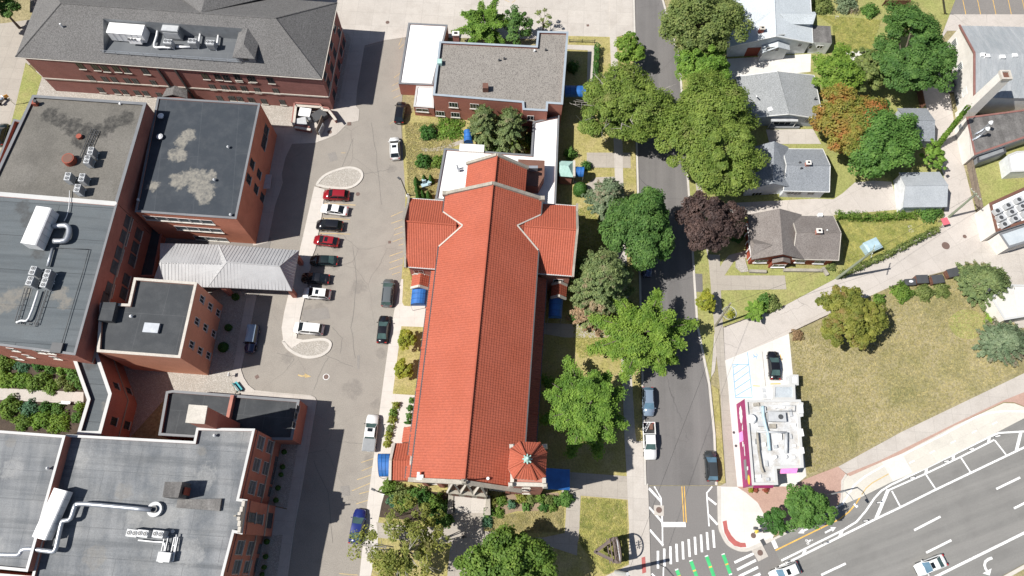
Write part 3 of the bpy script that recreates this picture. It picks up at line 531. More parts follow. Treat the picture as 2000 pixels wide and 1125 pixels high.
m_tar = surf('tar_roof', (.085, .08, .078), (.12, .115, .11), .3, .3, .7, (.26, .25, .24), .5, .5, .4, 5, streak=(R(90), .9, (.2, .19, .185), .5))
m_wood = surf('weathered_wood', (.20, .16, .125), (.27, .22, .175), 1, .3, .7, (.12, .095, .075), 3, .5, .3)
m_brown = paint('brown_paint', (.14, .065, .045), .7); m_redp = paint('brick_red_paint', (.26, .055, .03), .7); m_mag = paint('magenta_paint', (.27, .02, .11), .6); m_pink = paint('pink_paint', (.80, .28, .62), .6)
m_teal = paint('teal_paint', (.03, .32, .36), .5); m_pblue = paint('pale_blue_plastic', (.34, .46, .51), .5); m_orange = paint('orange_paint', (.72, .33, .03), .5)

class Bld: pass
def outn(poly, i):
    k = len(poly); ar = sum(poly[j][0]*poly[(j+1) % k][1]-poly[(j+1) % k][0]*poly[j][1] for j in range(k))
    d = Vector((poly[(i+1) % k][0]-poly[i][0], poly[(i+1) % k][1]-poly[i][1], 0)).normalized(); n = Vector((d.y, -d.x, 0))
    return d, (n if ar > 0 else -n)
def flat(name, label, cat, px, h, wall, roof, par=.45, cope=None, cw=.42, z0=0, group=None, ch=.07, skip=()):
    b = Bld(); b.h = h; b.poly = WL(px, h); c = ctr(b.poly); c.z = z0; b.t = thing(name, label, cat, c, 0, group); o = c
    mb = MB(); ring(mb, b.poly, .3, z0-.2, h, 0, skip)
    for i in skip: mb.prism([b.poly[i], b.poly[(i+1) % len(b.poly)], inset(b.poly, .3)[(i+1) % len(b.poly)], inset(b.poly, .3)[i]], z0-.2, h-par-.003)
    mb.build('wall', wall, b.t)
    b.roof = MB().prism(inset(b.poly, .28), h-par-.25, h-par).build('roof', roof, b.t)
    cw = max(cw, .36)
    if cope: mb = MB(); ring(mb, inset(b.poly, -.05), cw, h+.002, h+ch, 0, skip); mb.build('parapet_coping', cope, b.t)
    return b
def ray(px, py): return CAMR @ Vector((px-1000, -(py-562.5), -FPX))
def onplane(p0, n, px, py):
    d = ray(px, py); C0 = Vector((0, 0, CAMH)); t = (Vector((p0[0], p0[1], 0))-C0).dot(n)/d.dot(n); return C0+d*t
def win(b, i, px, py, w, h, cols=2, rows=1, sill=m_stone, frame=None, pane=None, name='window', z=None, dep=.05):
    frame = frame or m_frame; pane = pane or m_glass
    d, n = outn(b.poly, i); p = onplane(b.poly[i], n, px, py); zc = p.z if z is None else z; p.z = zc
    mb = MB(); t = .07
    def bx(u0, u1, v0, v1, q, m): 
        pts = []
        for e in (0, q):
            for u, v in ((u0, v0), (u1, v0), (u1, v1), (u0, v1)): pts.append(p+d*u+n*e+Vector((0, 0, v)))
        k = len(mb.v); mb.v += [tuple(x) for x in pts]
        for f in ((4, 5, 6, 7), (0, 1, 5, 4), (1, 2, 6, 5), (2, 3, 7, 6), (3, 0, 4, 7)): mb.f.append(tuple(k+x for x in f)); mb.m.append(m)
    bx(-w/2, w/2, h/2-t, h/2, dep, 0); bx(-w/2, w/2, -h/2, -h/2+t, dep, 0); bx(-w/2, -w/2+t, -h/2+t, h/2-t, dep, 0); bx(w/2-t, w/2, -h/2+t, h/2-t, dep, 0)
    for k in range(1, cols): u = -w/2+w*k/cols; bx(u-.03, u+.03, -h/2+t, h/2-t, dep*.8, 0)
    for k in range(1, rows): v = -h/2+h*k/rows; bx(-w/2+t, w/2-t, v-.03, v+.03, dep*.7, 0)
    if sill: bx(-w/2-.12, w/2+.12, -h/2-.14, -h/2, .16, 1)
    o = mb.build(name, [frame, sill or frame], b.t)
    g_ = MB().face([p+d*u+n*.012+Vector((0, 0, v)) for u, v in ((-w/2+t, -h/2+t), (w/2-t, -h/2+t), (w/2-t, h/2-t), (-w/2+t, h/2-t))]); g_.build('pane', pane, o, org=b.t.location)
    return o
def wins(b, i, pts, w, h, **kw):
    for px, py in pts: win(b, i, px, py, w, h, **kw)
def band(b, i, z, hh, out, mat, name='stone_band', s0=0, s1=1):
    d, n = outn(b.poly, i); k = len(b.poly); P = b.poly[i]; Q = b.poly[(i+1) % k]; a = P+(Q-P)*s0; c = P+(Q-P)*s1
    pts = [a-n*.02, c-n*.02, c+n*out, a+n*out]; MB().prism(pts, z, z+hh, bottom=True).build(name, mat, b.t)
def up(p, z): return Vector((p[0], p[1], z))
def slab(mb, pts, th=.15, m=0):
    "a roof plane with thickness"
    n = (Vector(pts[1])-Vector(pts[0])).cross(Vector(pts[2])-Vector(pts[0])).normalized()
    if n.z < 0: pts = pts[::-1]
    mb.face(pts, m); lo = [Vector(p)-Vector((0, 0, th)) for p in pts]; k = len(pts); mb.face(lo[::-1], m)
    for i in range(k): j = (i+1) % k; mb.face([lo[i], lo[j], pts[j], pts[i]], m)
def tiles(mb, A, B, C, D, pitch=.38, course=.42, m=0, lift=.0):
    "clay roll tiles on the plane A-B (eave) to D-C (ridge): real rolls and course lips"
    A, B, C, D = map(Vector, (A, B, C, D)); nrm = (B-A).cross(D-A).normalized()
    if nrm.z < 0: nrm = -nrm
    nu = max(2, round((B-A).length/pitch)); nv = max(2, round(((D-A).length+(C-B).length)/2/course)); prof = (0, .04, .055, .04); base = len(mb.v)
    rows = []
    for k in range(nv): rows += [(k/nv, .035), ((k+1)/nv, .0)]
    cols = 4*nu+1
    for v, hh in rows:
        for c in range(cols):
            p = A+(B-A)*(c/(4*nu)); q = D+(C-D)*(c/(4*nu)); mb.v.append(tuple(p+(q-p)*v+nrm*(hh+prof[c % 4]+lift)))
    for r in range(len(rows)-1):
        for c in range(cols-1): i = base+r*cols+c; mb.f.append((i, i+1, i+cols+1, i+cols)); mb.m.append(m)
def mid(a, b): return (Vector(a)+Vector(b))/2
def gable(name, label, px, ze, zr, wall, roof, cat='house', over=.4, group=None, flip=False, th=.16, z0=0, trim=None):
    "a-b and d-c are the eaves; ridge between the middles of d-a and b-c"
    b = Bld(); b.h = ze; a, q, c, d = WL(px, ze); b.R0 = up(mid(a, d), zr); b.R1 = up(mid(q, c), zr); b.roofpoly = [a, q, c, d]
    cc = ctr([a, q, c, d]); b.t = thing(name, label, cat, cc, 0, group)
    mb = MB(); slab(mb, [a, q, b.R1, b.R0], th); slab(mb, [c, d, b.R0, b.R1], th)
    mb.tube([b.R0+Vector((0, 0, .02)), b.R1+Vector((0, 0, .02))], .09, 5); b.roof = mb.build('roof', roof, b.t)
    if trim: mb = MB(); [mb.beam(Vector(e0)-Vector((0, 0, .08)), Vector(e1)-Vector((0, 0, .08)), .1, .22) for e0, e1 in ((a, b.R0), (d, b.R0), (q, b.R1), (c, b.R1), (a, q), (d, c))]; mb.build('fascia', trim, b.t)
    b.poly = inset([a, q, c, d], over); w = MB().prism(b.poly, z0-.2, ze-th); p = b.poly; sl = (zr-ze)/max(.1, (mid(a, d)-a).length)
    for e0, e1, rr in ((0, 3, mid(p[0], p[3])), (1, 2, mid(p[1], p[2]))):
        hgt = ze-th+sl*(p[e0]-p[e1]).length/2; w.face([up(p[e0], ze-th), up(p[e1], ze-th), up(rr, hgt)])
    w.build('wall', wall, b.t); return b
def chimney(b, px, py, z, zt, sx, sy, mat, cap=None, rz=0, name='chimney', lab=None):
    p = W(px, py, zt); mb = MB().box(p.x, p.y, z, sx, sy, zt-z, rz)
    o = mb.build(name, mat, b.t); mb = MB().box(p.x, p.y, zt+.002, sx+.2, sy+.2, .15, rz); mb.box(p.x, p.y, zt+.155, sx*.5, sy*.5, .12, rz, 1); mb.build('chimney_cap', [cap or m_stone, m_black], o, org=b.t.location); 
    if lab: o['label'] = lab
    return o

# ------------------------------------------------------------ long hipped brick hall at the top left
zA = 9.6
def up0(p): return Vector((p[0], p[1], 0))
SW_, SE_, NE_ = W(30, 111, zA), W(628, 154, zA), W(655, 5, zA)
eu = (SE_-SW_).normalized(); ev = Vector((-eu.y, eu.x, 0)); LA = (SE_-SW_).length; DA = (NE_-SE_).dot(ev)
PA = lambda u, v, z: SW_+eu*u+ev*v+Vector((0, 0, z-zA))
hp = DA/2; zr = W(0, 0, 0).z
rp = .56; zrA = zA+hp*rp
A = Bld(); A.h = zA; bw, be = W(110, 178)-up0(SW_), W(651, 214)-up0(SW_); A.poly = [PA(bw.dot(eu), bw.dot(ev), zA), PA(be.dot(eu), be.dot(ev), zA), PA(be.dot(eu), DA-1, zA), PA(bw.dot(eu), DA-1, zA)]; print('hall wall', bw.dot(eu), bw.dot(ev), LA-be.dot(eu), be.dot(ev))
A.t = thing('brick_hall', 'long plum brick building with a grey hipped shingle roof and a sunken equipment well', 'building', ctr(A.poly))
MB().prism(A.poly, -.2, zA-.2).build('wall', m_brickd, A.t)
mb = MB(); sl = lambda v: zA+v*rp
def uv(px, py, guess=12.0):
    z = guess
    for _ in range(12):
        p = W(px, py, z); v = (p-SW_).dot(ev); z = sl(v)
    return (p-SW_).dot(eu), v
u0, v1 = uv(202, 37); u1, v1b = uv(474, 55); u1 = (u1+uv(456, 122)[0])/2+.6; u0 = (u0+uv(202, 104)[0])/2; v0 = uv(300, 110)[1]; v1 = min((v1+v1b)/2, hp-.4)
fr = lambda u, v: PA(u, v, sl(v))
for q in ([(0, 0), (LA, 0), (LA-v0, v0), (v0, v0)], [(v0, v0), (u0, v0), (u0, v1), (v1, v1)], [(u1, v0), (LA-v0, v0), (LA-v1, v1), (u1, v1)], [(v1, v1), (LA-v1, v1), (LA-hp, hp), (hp, hp)]): mb.face([fr(*p) for p in q])
mb.face([PA(LA, 0, zA), PA(LA, DA, zA), PA(LA-hp, hp, zrA)]); mb.face([PA(0, DA, zA), PA(0, 0, zA), PA(hp, hp, zrA)]); mb.face([PA(LA, DA, zA), PA(0, DA, zA), PA(hp, hp, zrA), PA(LA-hp, hp, zrA)])
mb.face([PA(0, 0, zA-.25), PA(LA, 0, zA-.25), PA(LA, 0, zA), PA(0, 0, zA)]); mb.face([PA(LA, 0, zA-.25), PA(LA, DA, zA-.25), PA(LA, DA, zA), PA(LA, 0, zA)]); mb.face([PA(0, 0, zA-.25), PA(LA, 0, zA-.25), PA(LA, DA, zA-.25), PA(0, DA, zA-.25)])
mb.face([PA(0, 0, zA-.25), PA(0, DA, zA-.25), PA(0, DA, zA), PA(0, 0, zA)])
# north wing, its ridge running away from the camera, and the little west porch roof
wu = (W(394, 17, zrA)-SW_).dot(eu); slab(mb, [PA(wu, hp+.1, zrA-.05), PA(wu-11, hp+9.5, zA), PA(wu-11, hp+22, zA), PA(wu, hp+22, zrA-.05)], .2); slab(mb, [PA(wu, hp+.1, zrA-.05), PA(wu+11, hp+9.5, zA), PA(wu+11, hp+22, zA), PA(wu, hp+22, zrA-.05)], .2)
A.roof = mb.build('roof', m_shing, A.t); ww = MB().prism([PA(wu-10, hp+5, 0), PA(wu+10, hp+5, 0), PA(wu+10, hp+21.6, 0), PA(wu-10, hp+21.6, 0)], -.2, zA-.25); ww.face([PA(wu-10, hp+21.6, zA-.25), PA(wu+10, hp+21.6, zA-.25), PA(wu, hp+21.6, zrA-.4)]); ww.build('wing_wall', m_brickd, A.t)
rb = MB()
for p, q in ((PA(LA, 0, zA), PA(LA-hp, hp, zrA)), (PA(LA, DA, zA), PA(LA-hp, hp, zrA)), (PA(0, 0, zA), PA(hp, hp, zrA)), (PA(hp, hp, zrA), PA(LA-hp, hp, zrA))): rb.tube([p, q], .12, 5)
rb.build('ridge_cap', m_shing, A.t)
gm = MB().beam(PA(-.1, -.12, zA-.05), PA(LA+.1, -.12, zA-.07), .12, .1).beam(PA(LA+.12, 0, zA-.07), PA(LA+.12, DA, zA-.07), .12, .1); gm.build('gutter', m_stone, A.t)
zf = sl(v0)-.15
wl = MB().face([PA(u0, v0, zf), PA(u1, v0, zf), PA(u1, v1, zf), PA(u0, v1, zf)]); wl.build('well_floor', m_flatA, A.t)
ww = MB(); e = .02
ww.face([PA(u0, v1, zf), PA(u1, v1, zf), PA(u1, v1, sl(v1)), PA(u0, v1, sl(v1))]); ww.face([PA(u0, v0, zf), PA(u0, v1, zf), PA(u0, v1, sl(v1)), PA(u0, v0, sl(v0))]); ww.face([PA(u1, v0, zf), PA(u1, v1, zf), PA(u1, v1, sl(v1)), PA(u1, v0, sl(v0))])
ww.build('well_wall', m_mgrey, A.t)
rl = MB()
for k in range(11): u = u0+(u1-u0)*k/10; rl.tube([PA(u, v0-.2, sl(v0)-.1), PA(u, v0-.2, sl(v0)+.95)], .03, 5)
for hh in (.5, .95): rl.tube([PA(u0, v0-.2, sl(v0)+hh), PA(u1, v0-.2, sl(v0)+hh)], .035, 5)
rl.build('guard_rail', m_galv, A.t)
# hipped dormer at the east end of the well
dz = W(503, 122, 11.5); dc = (mid(W(455, 118, 11.2), W(503, 122, 11.2))-SW_); du, dv = dc.dot(eu), dc.dot(ev); dw = 1.95
mb = MB(); zt = 12.1; f1, f2 = PA(du-dw, dv, zt), PA(du+dw, dv, zt); g1, g2 = PA(du-dw, dv+7.2, zt), PA(du+dw, dv+7.2, zt); h0, h1 = PA(du, dv+2.0, zt+1.25), PA(du, dv+7.2, zt+1.25)
slab(mb, [f1, f2, h0], .12); slab(mb, [f2, g2, h1, h0], .12); slab(mb, [g1, f1, h0, h1], .12); dr = mb.build('dormer_roof', m_shing, A.t)
mb = MB().prism([PA(du-dw+.3, dv+.4, 0), PA(du+dw-.3, dv+.4, 0), PA(du+dw-.3, dv+7, 0), PA(du-dw+.3, dv+7, 0)], zA, zt-.12); mb.build('dormer_wall', m_mgrey, A.t)
q = [PA(du-.5, dv+.385, z) for z in (10.9, 11.8)]+[PA(du+.5, dv+.385, z) for z in (11.8, 10.9)]; MB().face([q[0], q[3], q[2], q[1]]).build('dormer_window', m_glass, A.t)
Z0 = lambda l: [(x/3.88, y/3.88) for x, y in l]
wins(A, 0, Z0([(610, 500), (722, 510), (795, 520), (880, 522), (955, 530), (1100, 540), (1555, 578), (1650, 582), (1715, 590), (1805, 595), (1900, 602)])+Q1([(52, 585), (165, 597), (305, 610)]), 1.15, 1.7)
wins(A, 0, Z0([(688, 590), (795, 600), (865, 603), (965, 612), (1025, 615), (1165, 628), (1610, 660), (1700, 665), (1765, 668), (1850, 677)])+Q1([(15, 667), (105, 672), (205, 685), (345, 690)]), 1.05, 1.55)
wins(A, 0, Z0([(765, 682), (880, 692), (945, 697), (1040, 703), (1105, 707), (1210, 720), (1665, 745), (1755, 752), (1820, 755), (1910, 762)])+Q1([(15, 745), (72, 750), (155, 757), (255, 768), (395, 775)]), 1.05, 1.5)
wins(A, 1, Q1([(785, 200), (822, 240), (858, 325), (838, 385), (760, 330), (737, 432), (790, 405), (822, 490), (768, 515), (800, 605), (712, 560), (748, 645), (785, 715), (742, 625)]), 1.5, 1.8)
zb = onplane(A.poly[0], outn(A.poly, 0)[1], 200, 161).z
band(A, 0, zb, .3, .12, m_stone); band(A, 1, zb, .3, .12, m_stone)
zb2 = onplane(A.poly[0], outn(A.poly, 0)[1], 320, 66).z
for x, y in ((330, 165), (365, 170)):
    p = onplane(A.poly[0], outn(A.poly, 0)[1], x, y); MB().box(p.x, p.y-.08, 0, .3, .3, zA-.3).build('downpipe', m_dgrey, A.t)
lk = WL([(327, 169), (365, 169), (366, 192), (316, 189)], 3.4)
lw = MB().prism(lk, -.1, 3.2).build('link_wall', m_brickd, A.t)
mb = MB(); gm0, gm1 = mid(lk[0], lk[1])+Vector((0, 0, .9)), mid(lk[2], lk[3])+Vector((0, 0, .9)); slab(mb, [lk[0], lk[3], gm1, gm0]); slab(mb, [lk[1], lk[2], gm1, gm0]); mb.build('link_roof', m_shing, A.t)
MB().box(*W(118, 48, 13)[:2], 12, .25, .25, 1.2).build('roof_vent', m_white, A.t)

# ------------------------------------------------------------ W1 + W2: three-storey wing with the grit roof, and the blue-grey one beside it
hW = 13.0
W1 = flat('brick_wing', 'tall brick wing with a worn brownish grey grit roof behind a dark parapet', 'building', [(64, 186), (286, 201), (229, 397), (-25, 376)], hW, m_brick, m_w1, .25, m_cope, .5, skip=(2,))
W2 = flat('brick_wing', 'tall brick wing with a blue-grey rolled felt roof and two rows of big windows', 'building', [(-25, 377.5), (229, 398.5), (147, 693.5), (-60, 667)], hW, m_brick, m_w2, .25, m_cope, .35, skip=(0,)); sm_ = MB().beam(W(-24, 377, hW-.2), W(228, 398, hW-.2), .75, .06); sm_.build('roof_seam', m_copew, W2.t)
R2 = lambda l: [(x/3.88, 280+y/3.88) for x, y in l]
R3 = lambda l: [(x/3.88, 560+y/3.88) for x, y in l]
wins(W2, 1, R2([(968, 600), (938, 712), (900, 835), (868, 942)])+R3([(828, 20), (798, 95)]), 2.1, 2.0, cols=3, rows=2, pane=m_glassb)
wins(W2, 1, R2([(1048, 690), (1022, 790), (1000, 885), (955, 1035)])+R3([(935, 50)]), 1.9, 1.9, rows=2, pane=m_glassb)
zb = onplane(W2.poly[1], outn(W2.poly, 1)[1], 250, 452).z; band(W2, 1, zb, .3, .12, m_stoneg)
wins(W2, 2, R3([(100, 476), (300, 492), (370, 497)]), 1.2, 1.6, frame=m_framew); wins(W2, 2, R3([(215, 525), (420, 538), (130, 540)]), 1.2, 1.5, frame=m_framew)
MB().box(*W(112, 680, hW)[:2], hW-.2, 1.6, 1.5, .5, R(-4)).build('roof_hatch', m_dgrey, W2.t)
LB = flat('side_bay', 'low narrow bay with a grey rimmed roof west of the grit-roofed wing', 'building', [(27, 233), (46, 237), (-8, 390), (-32, 385)], 9, m_brick, m_w1, .6, m_cope, .35)
LC = flat('low_infill', 'low black roof deep in the court between the tall wing and the metal canopy', 'building', [(288, 440), (318, 447), (300, 540), (262, 540)], 1.6, m_brick, m_D, .2, None)
# ------------------------------------------------------------ B: dark membrane block with puddle stains
hB = 9.9
bp_ = [W(x, y, hB) for x, y in ((366, 264), (355, 275), (345, 300), (352, 305), (338, 345), (350, 352), (375, 345), (392, 350), (400, 370), (398, 385), (388, 380), (412, 340), (380, 365), (298, 362))]
cB = ctr(WL([(308, 190), (508, 202.5), (461.5, 427.5), (264, 414)], hB))
m_B = surf('dark_blue_membrane', (.034, .041, .051), (.044, .052, .063), .2, .3, .7, (.085, .092, .1), .5, .35, .15, 7, joints=(60, 6.2, (.095, .105, .115), .5, .03), rotj=R(86),
           stain=([(p.x-cB.x, p.y-cB.y, r) for p, r in zip(bp_, (1.5, 1.4, 1.6, 1.2, .9, 1.8, 1.8, 2.0, 2.0, 1.5, 1.2, 1.0, 1.5, 1.2))], (.235, .22, .19), .95))
B = flat('brick_block', 'brick block with a dark blue-grey membrane roof stained by pale dried puddles', 'building', [(308, 190), (508, 202.5), (461.5, 427.5), (264, 414)], hB, m_bricko, m_B, .12, m_cope, .18)
wins(B, 1, Q1([(270, 985), (258, 1060), (250, 1090)]), 1.8, 1.8, rows=2); wins(B, 1, Q2([(163, 155), (215, 232), (137, 270), (192, 345), (240, 410)]), 1.5, 1.7, rows=2)
cpy = onplane(B.poly[1], outn(B.poly, 1)[1], 517, 355); MB().box(cpy.x+.5, cpy.y, cpy.z, 1.2, 2.8, .12).build('door_canopy', m_lgrey, B.t)
for y0, x0, x1, n_ in ((555, 1100, 1610, 6), (632, 1335, 1680, 4), (708, 1480, 1720, 3)):
    for k in range(n_): 
        f = (k+.5)/n_; win(B, 2, (x0+(x1-x0)*f)/3.88, 280+(y0+(x1-x0)*f*.075+6)/3.88, 2.1, 1.5, cols=1, pane=m_glassb, frame=m_framew)
# ------------------------------------------------------------ D: three-storey block with parapet
D = flat('brick_block', 'brick block with a pale rimmed dark roof and three columns of square windows', 'building', [(262.5, 542.7), (384.8, 552), (352, 699), (190, 687), (196, 592), (251, 594)], 10.9, m_brickp, m_D, .5, m_stone, .42)
T3 = lambda l: [(180+x/3.515, 380+y/3.515) for x, y in l]
wins(D, 1, T3([(752, 718), (808, 768), (862, 812), (717, 870), (775, 913), (832, 955), (680, 1030), (738, 1072), (795, 1105)]), 1.15, 1.45, frame=m_framew)
hb = WL(T3([(65, 738), (165, 740), (135, 868), (37, 862)]), 11.6); MB().prism(hb, 10.3, 11.6).build('stair_head', m_D, D.t)
p = W(295, 640, 10.9); MB().box(p.x, p.y, 10.41, 2.3, 1.5, .5, R(-4)).build('roof_hatch', m_galv, D.t)
# ------------------------------------------------------------ corridor F
F_ = flat('linking_corridor', 'bent brick corridor with a narrow grey roof and bright white parapets', 'building', [(158, 640), (180, 660), (218, 769), (197, 848), (151, 848), (171, 781), (143, 702)], 8.1, m_brick, m_w2, .45, m_copew, .5)
wins(F_, 2, R3([(862, 1020), (960, 1050)]), 1.2, 1.6); wins(F_, 1, R3([(880, 752), (975, 790)]), 1.1, 1.4)
band(F_, 1, 3.0, .25, .1, m_stoneg); band(F_, 2, 3.0, .25, .1, m_stoneg)
# ------------------------------------------------------------ E: main block, its west part, the low annex and the big chimney
hE = 13.0
E4 = lambda l: [(x/3.88, 835+y/3.88) for x, y in l]
E4z = lambda l: [(400+x/3.686, 820+y/3.686) for x, y in l]
Em = flat('brick_block', 'large brick block with a patchy silver-grey roof and tall paired windows above the car park', 'building', [(130, 849), (379, 862.5), (384.5, 836), (497.7, 838), (466.5, 974.5), (483, 976.5), (473, 1043), (457, 1040), (437, 1118), (424, 1180), (50, 1180)], hE, m_brick, m_E, .35, m_copew, .36)
wins(Em, 3, E4z([(400, 165), (370, 325), (338, 487)])+E4z([(466, 195), (437, 350), (403, 507)]), 1.9, 2.5, rows=2, pane=m_glassb, cols=1, frame=m_lgrey)
wins(Em, 3, E4z([(515, 300), (503, 370), (490, 430), (472, 518)]), 1.5, 1.9, pane=m_glassb)
wins(Em, 5, E4z([(333, 703), (387, 715)]), 1.3, 3.4, rows=2, pane=m_glassb); win(Em, 5, 400+465/3.686, 820+725/3.686, 2.2, 2.6, name='entrance_door', sill=None)
wins(Em, 7, E4z([(250, 920), (328, 925), (228, 1060), (302, 1065)]), 1.9, 2.5, rows=2, pane=m_glassb, cols=1, frame=m_lgrey); wins(Em, 7, E4z([(397, 930), (378, 1030), (368, 1090)]), 1.4, 1.9, pane=m_glassb)
for i, s0, s1 in ((3, 0, 1), (5, 0, 1), (7, 0, 1)): band(Em, i, 3.6, .35, .15, m_stoneg, s0=s0, s1=s1); band(Em, i, 11.7, .2, .1, m_brickd, 'corbel_band')
# stepped crest over the entrance
d_, n_ = outn(Em.poly, 5); a_, b__ = Em.poly[5], Em.poly[6]; mb = MB()
for k, (s, hh) in enumerate(((.12, .5), (.3, .9), (.5, 1.4), (.7, .9), (.88, .5))): p = a_+(b__-a_)*s-n_*.3; mb.box(p.x, p.y, hE+.075, .9 if k != 2 else 1.3, .5, hh, math.atan2(d_.y, d_.x), 0, .8, .8)
cr = mb.build('stone_crest', m_stone, Em.t)
p = a_+(b__-a_)*.5-n_*.3; mb = MB().box(p.x, p.y, hE+1.45, .16, .16, 1.3).box(p.x, p.y, hE+2.2, .75, .16, .16); mb.build('crest_cross', m_stoneg, Em.t)
Ew = flat('brick_block', 'brick block at the lower left corner with a blue-grey roof above the garden', 'building', [(-70, 836), (127.6, 851), (54, 1116), (-130, 1098)], 14.3, m_brick, m_E, .3, m_copew, .35)
wins(Ew, 0, [(20, 828), (50, 830)], 1.2, 1.5) if False else None
El = flat('entrance_block', 'brick block on the bottom edge below the silver-grey roof, with white copings', 'building', [(-130, 1110), (54, 1125), (120, 1131), (100, 1230), (-150, 1230)], 9, m_brick, m_E, .4, m_copew, .5)
Ea = flat('low_annex', 'low brick annex with a dark flat roof beside the car park', 'building', [(325, 765), (338, 762.5), (455, 771.5), (585, 781.5), (571, 859), (440, 858), (310, 850)], 5.0, m_brick, m_D, .5, m_cope, .4)
wins(Ea, 3, [(577, 812), (573, 830), (581, 798)], .9, 1.2)
MB().beam(W(456, 773, 5), W(444, 830, 5), .5, 1.1).build('dividing_parapet', m_brickc, Ea.t)
cb = Bld(); q = WL([(371, 792), (404.6, 794.5), (399, 827), (364.7, 824.5)], 17.6); cb.t = thing('boiler_chimney', 'tall square brick chimney with a pale capped top rising from the low annex', 'chimney', ctr(q))
MB().prism(q, 0, 17.6).build('shaft', m_brick, cb.t); MB().prism(inset(q, -.1), 17.602, 17.8).build('cap', m_stone, cb.t)
# ------------------------------------------------------------ standing-seam canopy over the lane
cv = bpy.data.objects; hC = 4.6
ca = thing('entrance_canopy', 'pale standing-seam metal canopy reaching over the drop-off lane', 'canopy', ctr(WL([(330, 480), (584, 489), (570, 568), (328, 560)], hC)))
def seams(mb, A_, B_, C_, D_, n_, r=.045):
    for k in range(1, n_): f = k/n_; mb.tube([Vector(A_)+(Vector(B_)-Vector(A_))*f, Vector(D_)+(Vector(C_)-Vector(D_))*f], r, 4)
def hipseams(mb, a, b, c, d, step=.55):
    "seams run straight up the slope and stop at the hip"
    a, b, c, d = map(Vector, (a, b, c, d)); n_ = int((b-a).length/step); u = (b-a).normalized(); cd = d-a; t0 = cd.dot(u); t1 = (c-a).dot(u); L = (b-a).length; up_ = (d-a-u*t0)
    for k in range(1, n_):
        s = k*step; f = 1.0
        if s < t0 and t0 > .01: f = s/t0
        if s > t1 and t1 < L-.01: f = min(f, (L-s)/(L-t1))
        mb.tube([a+u*s+Vector((0, 0, .02)), a+u*s+up_*f+Vector((0, 0, .02))], .05, 4)
a, b_, c_, d_ = W(313, 475, hC), W(452, 478.5, hC), W(450, 562, hC), W(296, 558, hC); r0, r1 = W(312, 512, hC+1.6), W(452, 518, hC+1.6)
mb = MB(); slab(mb, [d_, c_, r1, r0], .2); slab(mb, [b_, a, r0, r1], .2); s_ = MB(); hipseams(s_, d_, c_, r1, r0); hipseams(s_, b_, a, r0, r1)
a, b_, c_, d_ = W(427, 477.5, hC+.05), W(584, 489, hC+.05), W(570, 568, hC+.05), W(406, 560, hC+.05); r0, r1 = W(443, 512, hC+2.4), W(546, 520, hC+2.4)
slab(mb, [d_, c_, r1, r0], .2); slab(mb, [b_, a, r0, r1], .2); slab(mb, [c_, b_, r1], .2); slab(mb, [a, d_, r0], .2); hipseams(s_, d_, c_, r1, r0); hipseams(s_, b_, a, r0, r1); hipseams(s_, c_, b_, r1, r1); hipseams(s_, a, d_, r0, r0)
mb.tube([r0, r1], .1, 5); mb.tube([r1, c_], .07, 5); mb.tube([r1, b_], .07, 5); mb.tube([r0, d_], .07, 5); mb.tube([r0, a], .07, 5)
rf = mb.build('roof', m_metal, ca); s_.build('seam', m_metal, rf, org=ca.location)
for x, y in ((562, 560), (432, 556), (575, 495), (440, 486)): p = W(x, y, hC); MB().box(p.x, p.y, 0, .7, .7, hC-.15).build('post', m_brick, ca)
# ------------------------------------------------------------ walled bin yard
wy = thing('bin_enclosure', 'low brick and concrete bin yard with its metal gates standing open', 'enclosure', W(602, 232)); K = lambda l: [(560+x/15, 200+y/15) for x, y in l]
for p, q in zip(K([(230, 720), (200, 660), (270, 90), (1000, 140), (1060, 215), (1230, 240)]), K([(700, 800), (270, 90), (1000, 140), (1060, 215), (1230, 240), (1440, 520)])):
    MB().beam(W(*p, .9), W(*q, .9), .35, 1.8).build('yard_wall', m_brickd, wy); MB().beam(W(*p, 1.86), W(*q, 1.86), .45, .1).build('wall_coping', m_stone, wy)
MB().beam(W(*K([(890, 880)])[0], .95), W(*K([(1060, 460)])[0], .95), .1, 1.8).build('gate', m_wood, wy); MB().beam(W(*K([(965, 945)])[0], .95), W(*K([(1090, 680)])[0], .95), .1, 1.7).build('gate', m_galv, wy)
tag(sheet('yard_floor', K([(210, 730), (270, 110), (1000, 150), (1230, 250), (900, 880), (700, 790)]), .075, m_conc), kind='structure')
def bin_(name, label, px, z, sx, sy, sz, rz, body, lid, group='waste containers in the bin yard', cat='dumpster'):
    p = W(*px, z); t = thing(name, label, cat, (p.x, p.y, .08), rz, group)
    MB().box(0, 0, .12, sx, sy, sz-.12, 0, 0, 1.06, 1.08).build('body', body, t, local=True)
    m = MB(); m.face([(-sx*.54, -sy*.56, sz+.02), (sx*.54, -sy*.56, sz+.02), (sx*.54, sy*.56, sz+.18), (-sx*.54, sy*.56, sz+.18)]); m.box(0, sy*.5, sz-.02, sx*1.06, .12, .18); m.box(0, -sy*.52, sz-.06, sx*1.06, .08, .1); m.build('lid', lid, t, local=True)
    for u in (-1, 1): MB().box(u*sx*.56, 0, sz*.55, .1, sy*.5, .14).build('side_pocket', body, t, local=True)
    return t
bin_('dumpster', 'white lidded dumpster in the bin yard', K([(530, 290)])[0], 1.5, 2.0, 1.5, 1.4, R(-8), m_lgrey, m_white)
bin_('dumpster', 'grey dumpster standing askew by the low front wall of the bin yard', K([(410, 570)])[0], 1.5, 1.9, 1.4, 1.4, R(15), m_mgrey, m_lgrey)
bin_('dumpster', 'black dumpster with two dark lids in the bin yard', K([(950, 360)])[0], 1.5, 2.3, 1.6, 1.4, R(38), m_dgrey, m_dgrey)
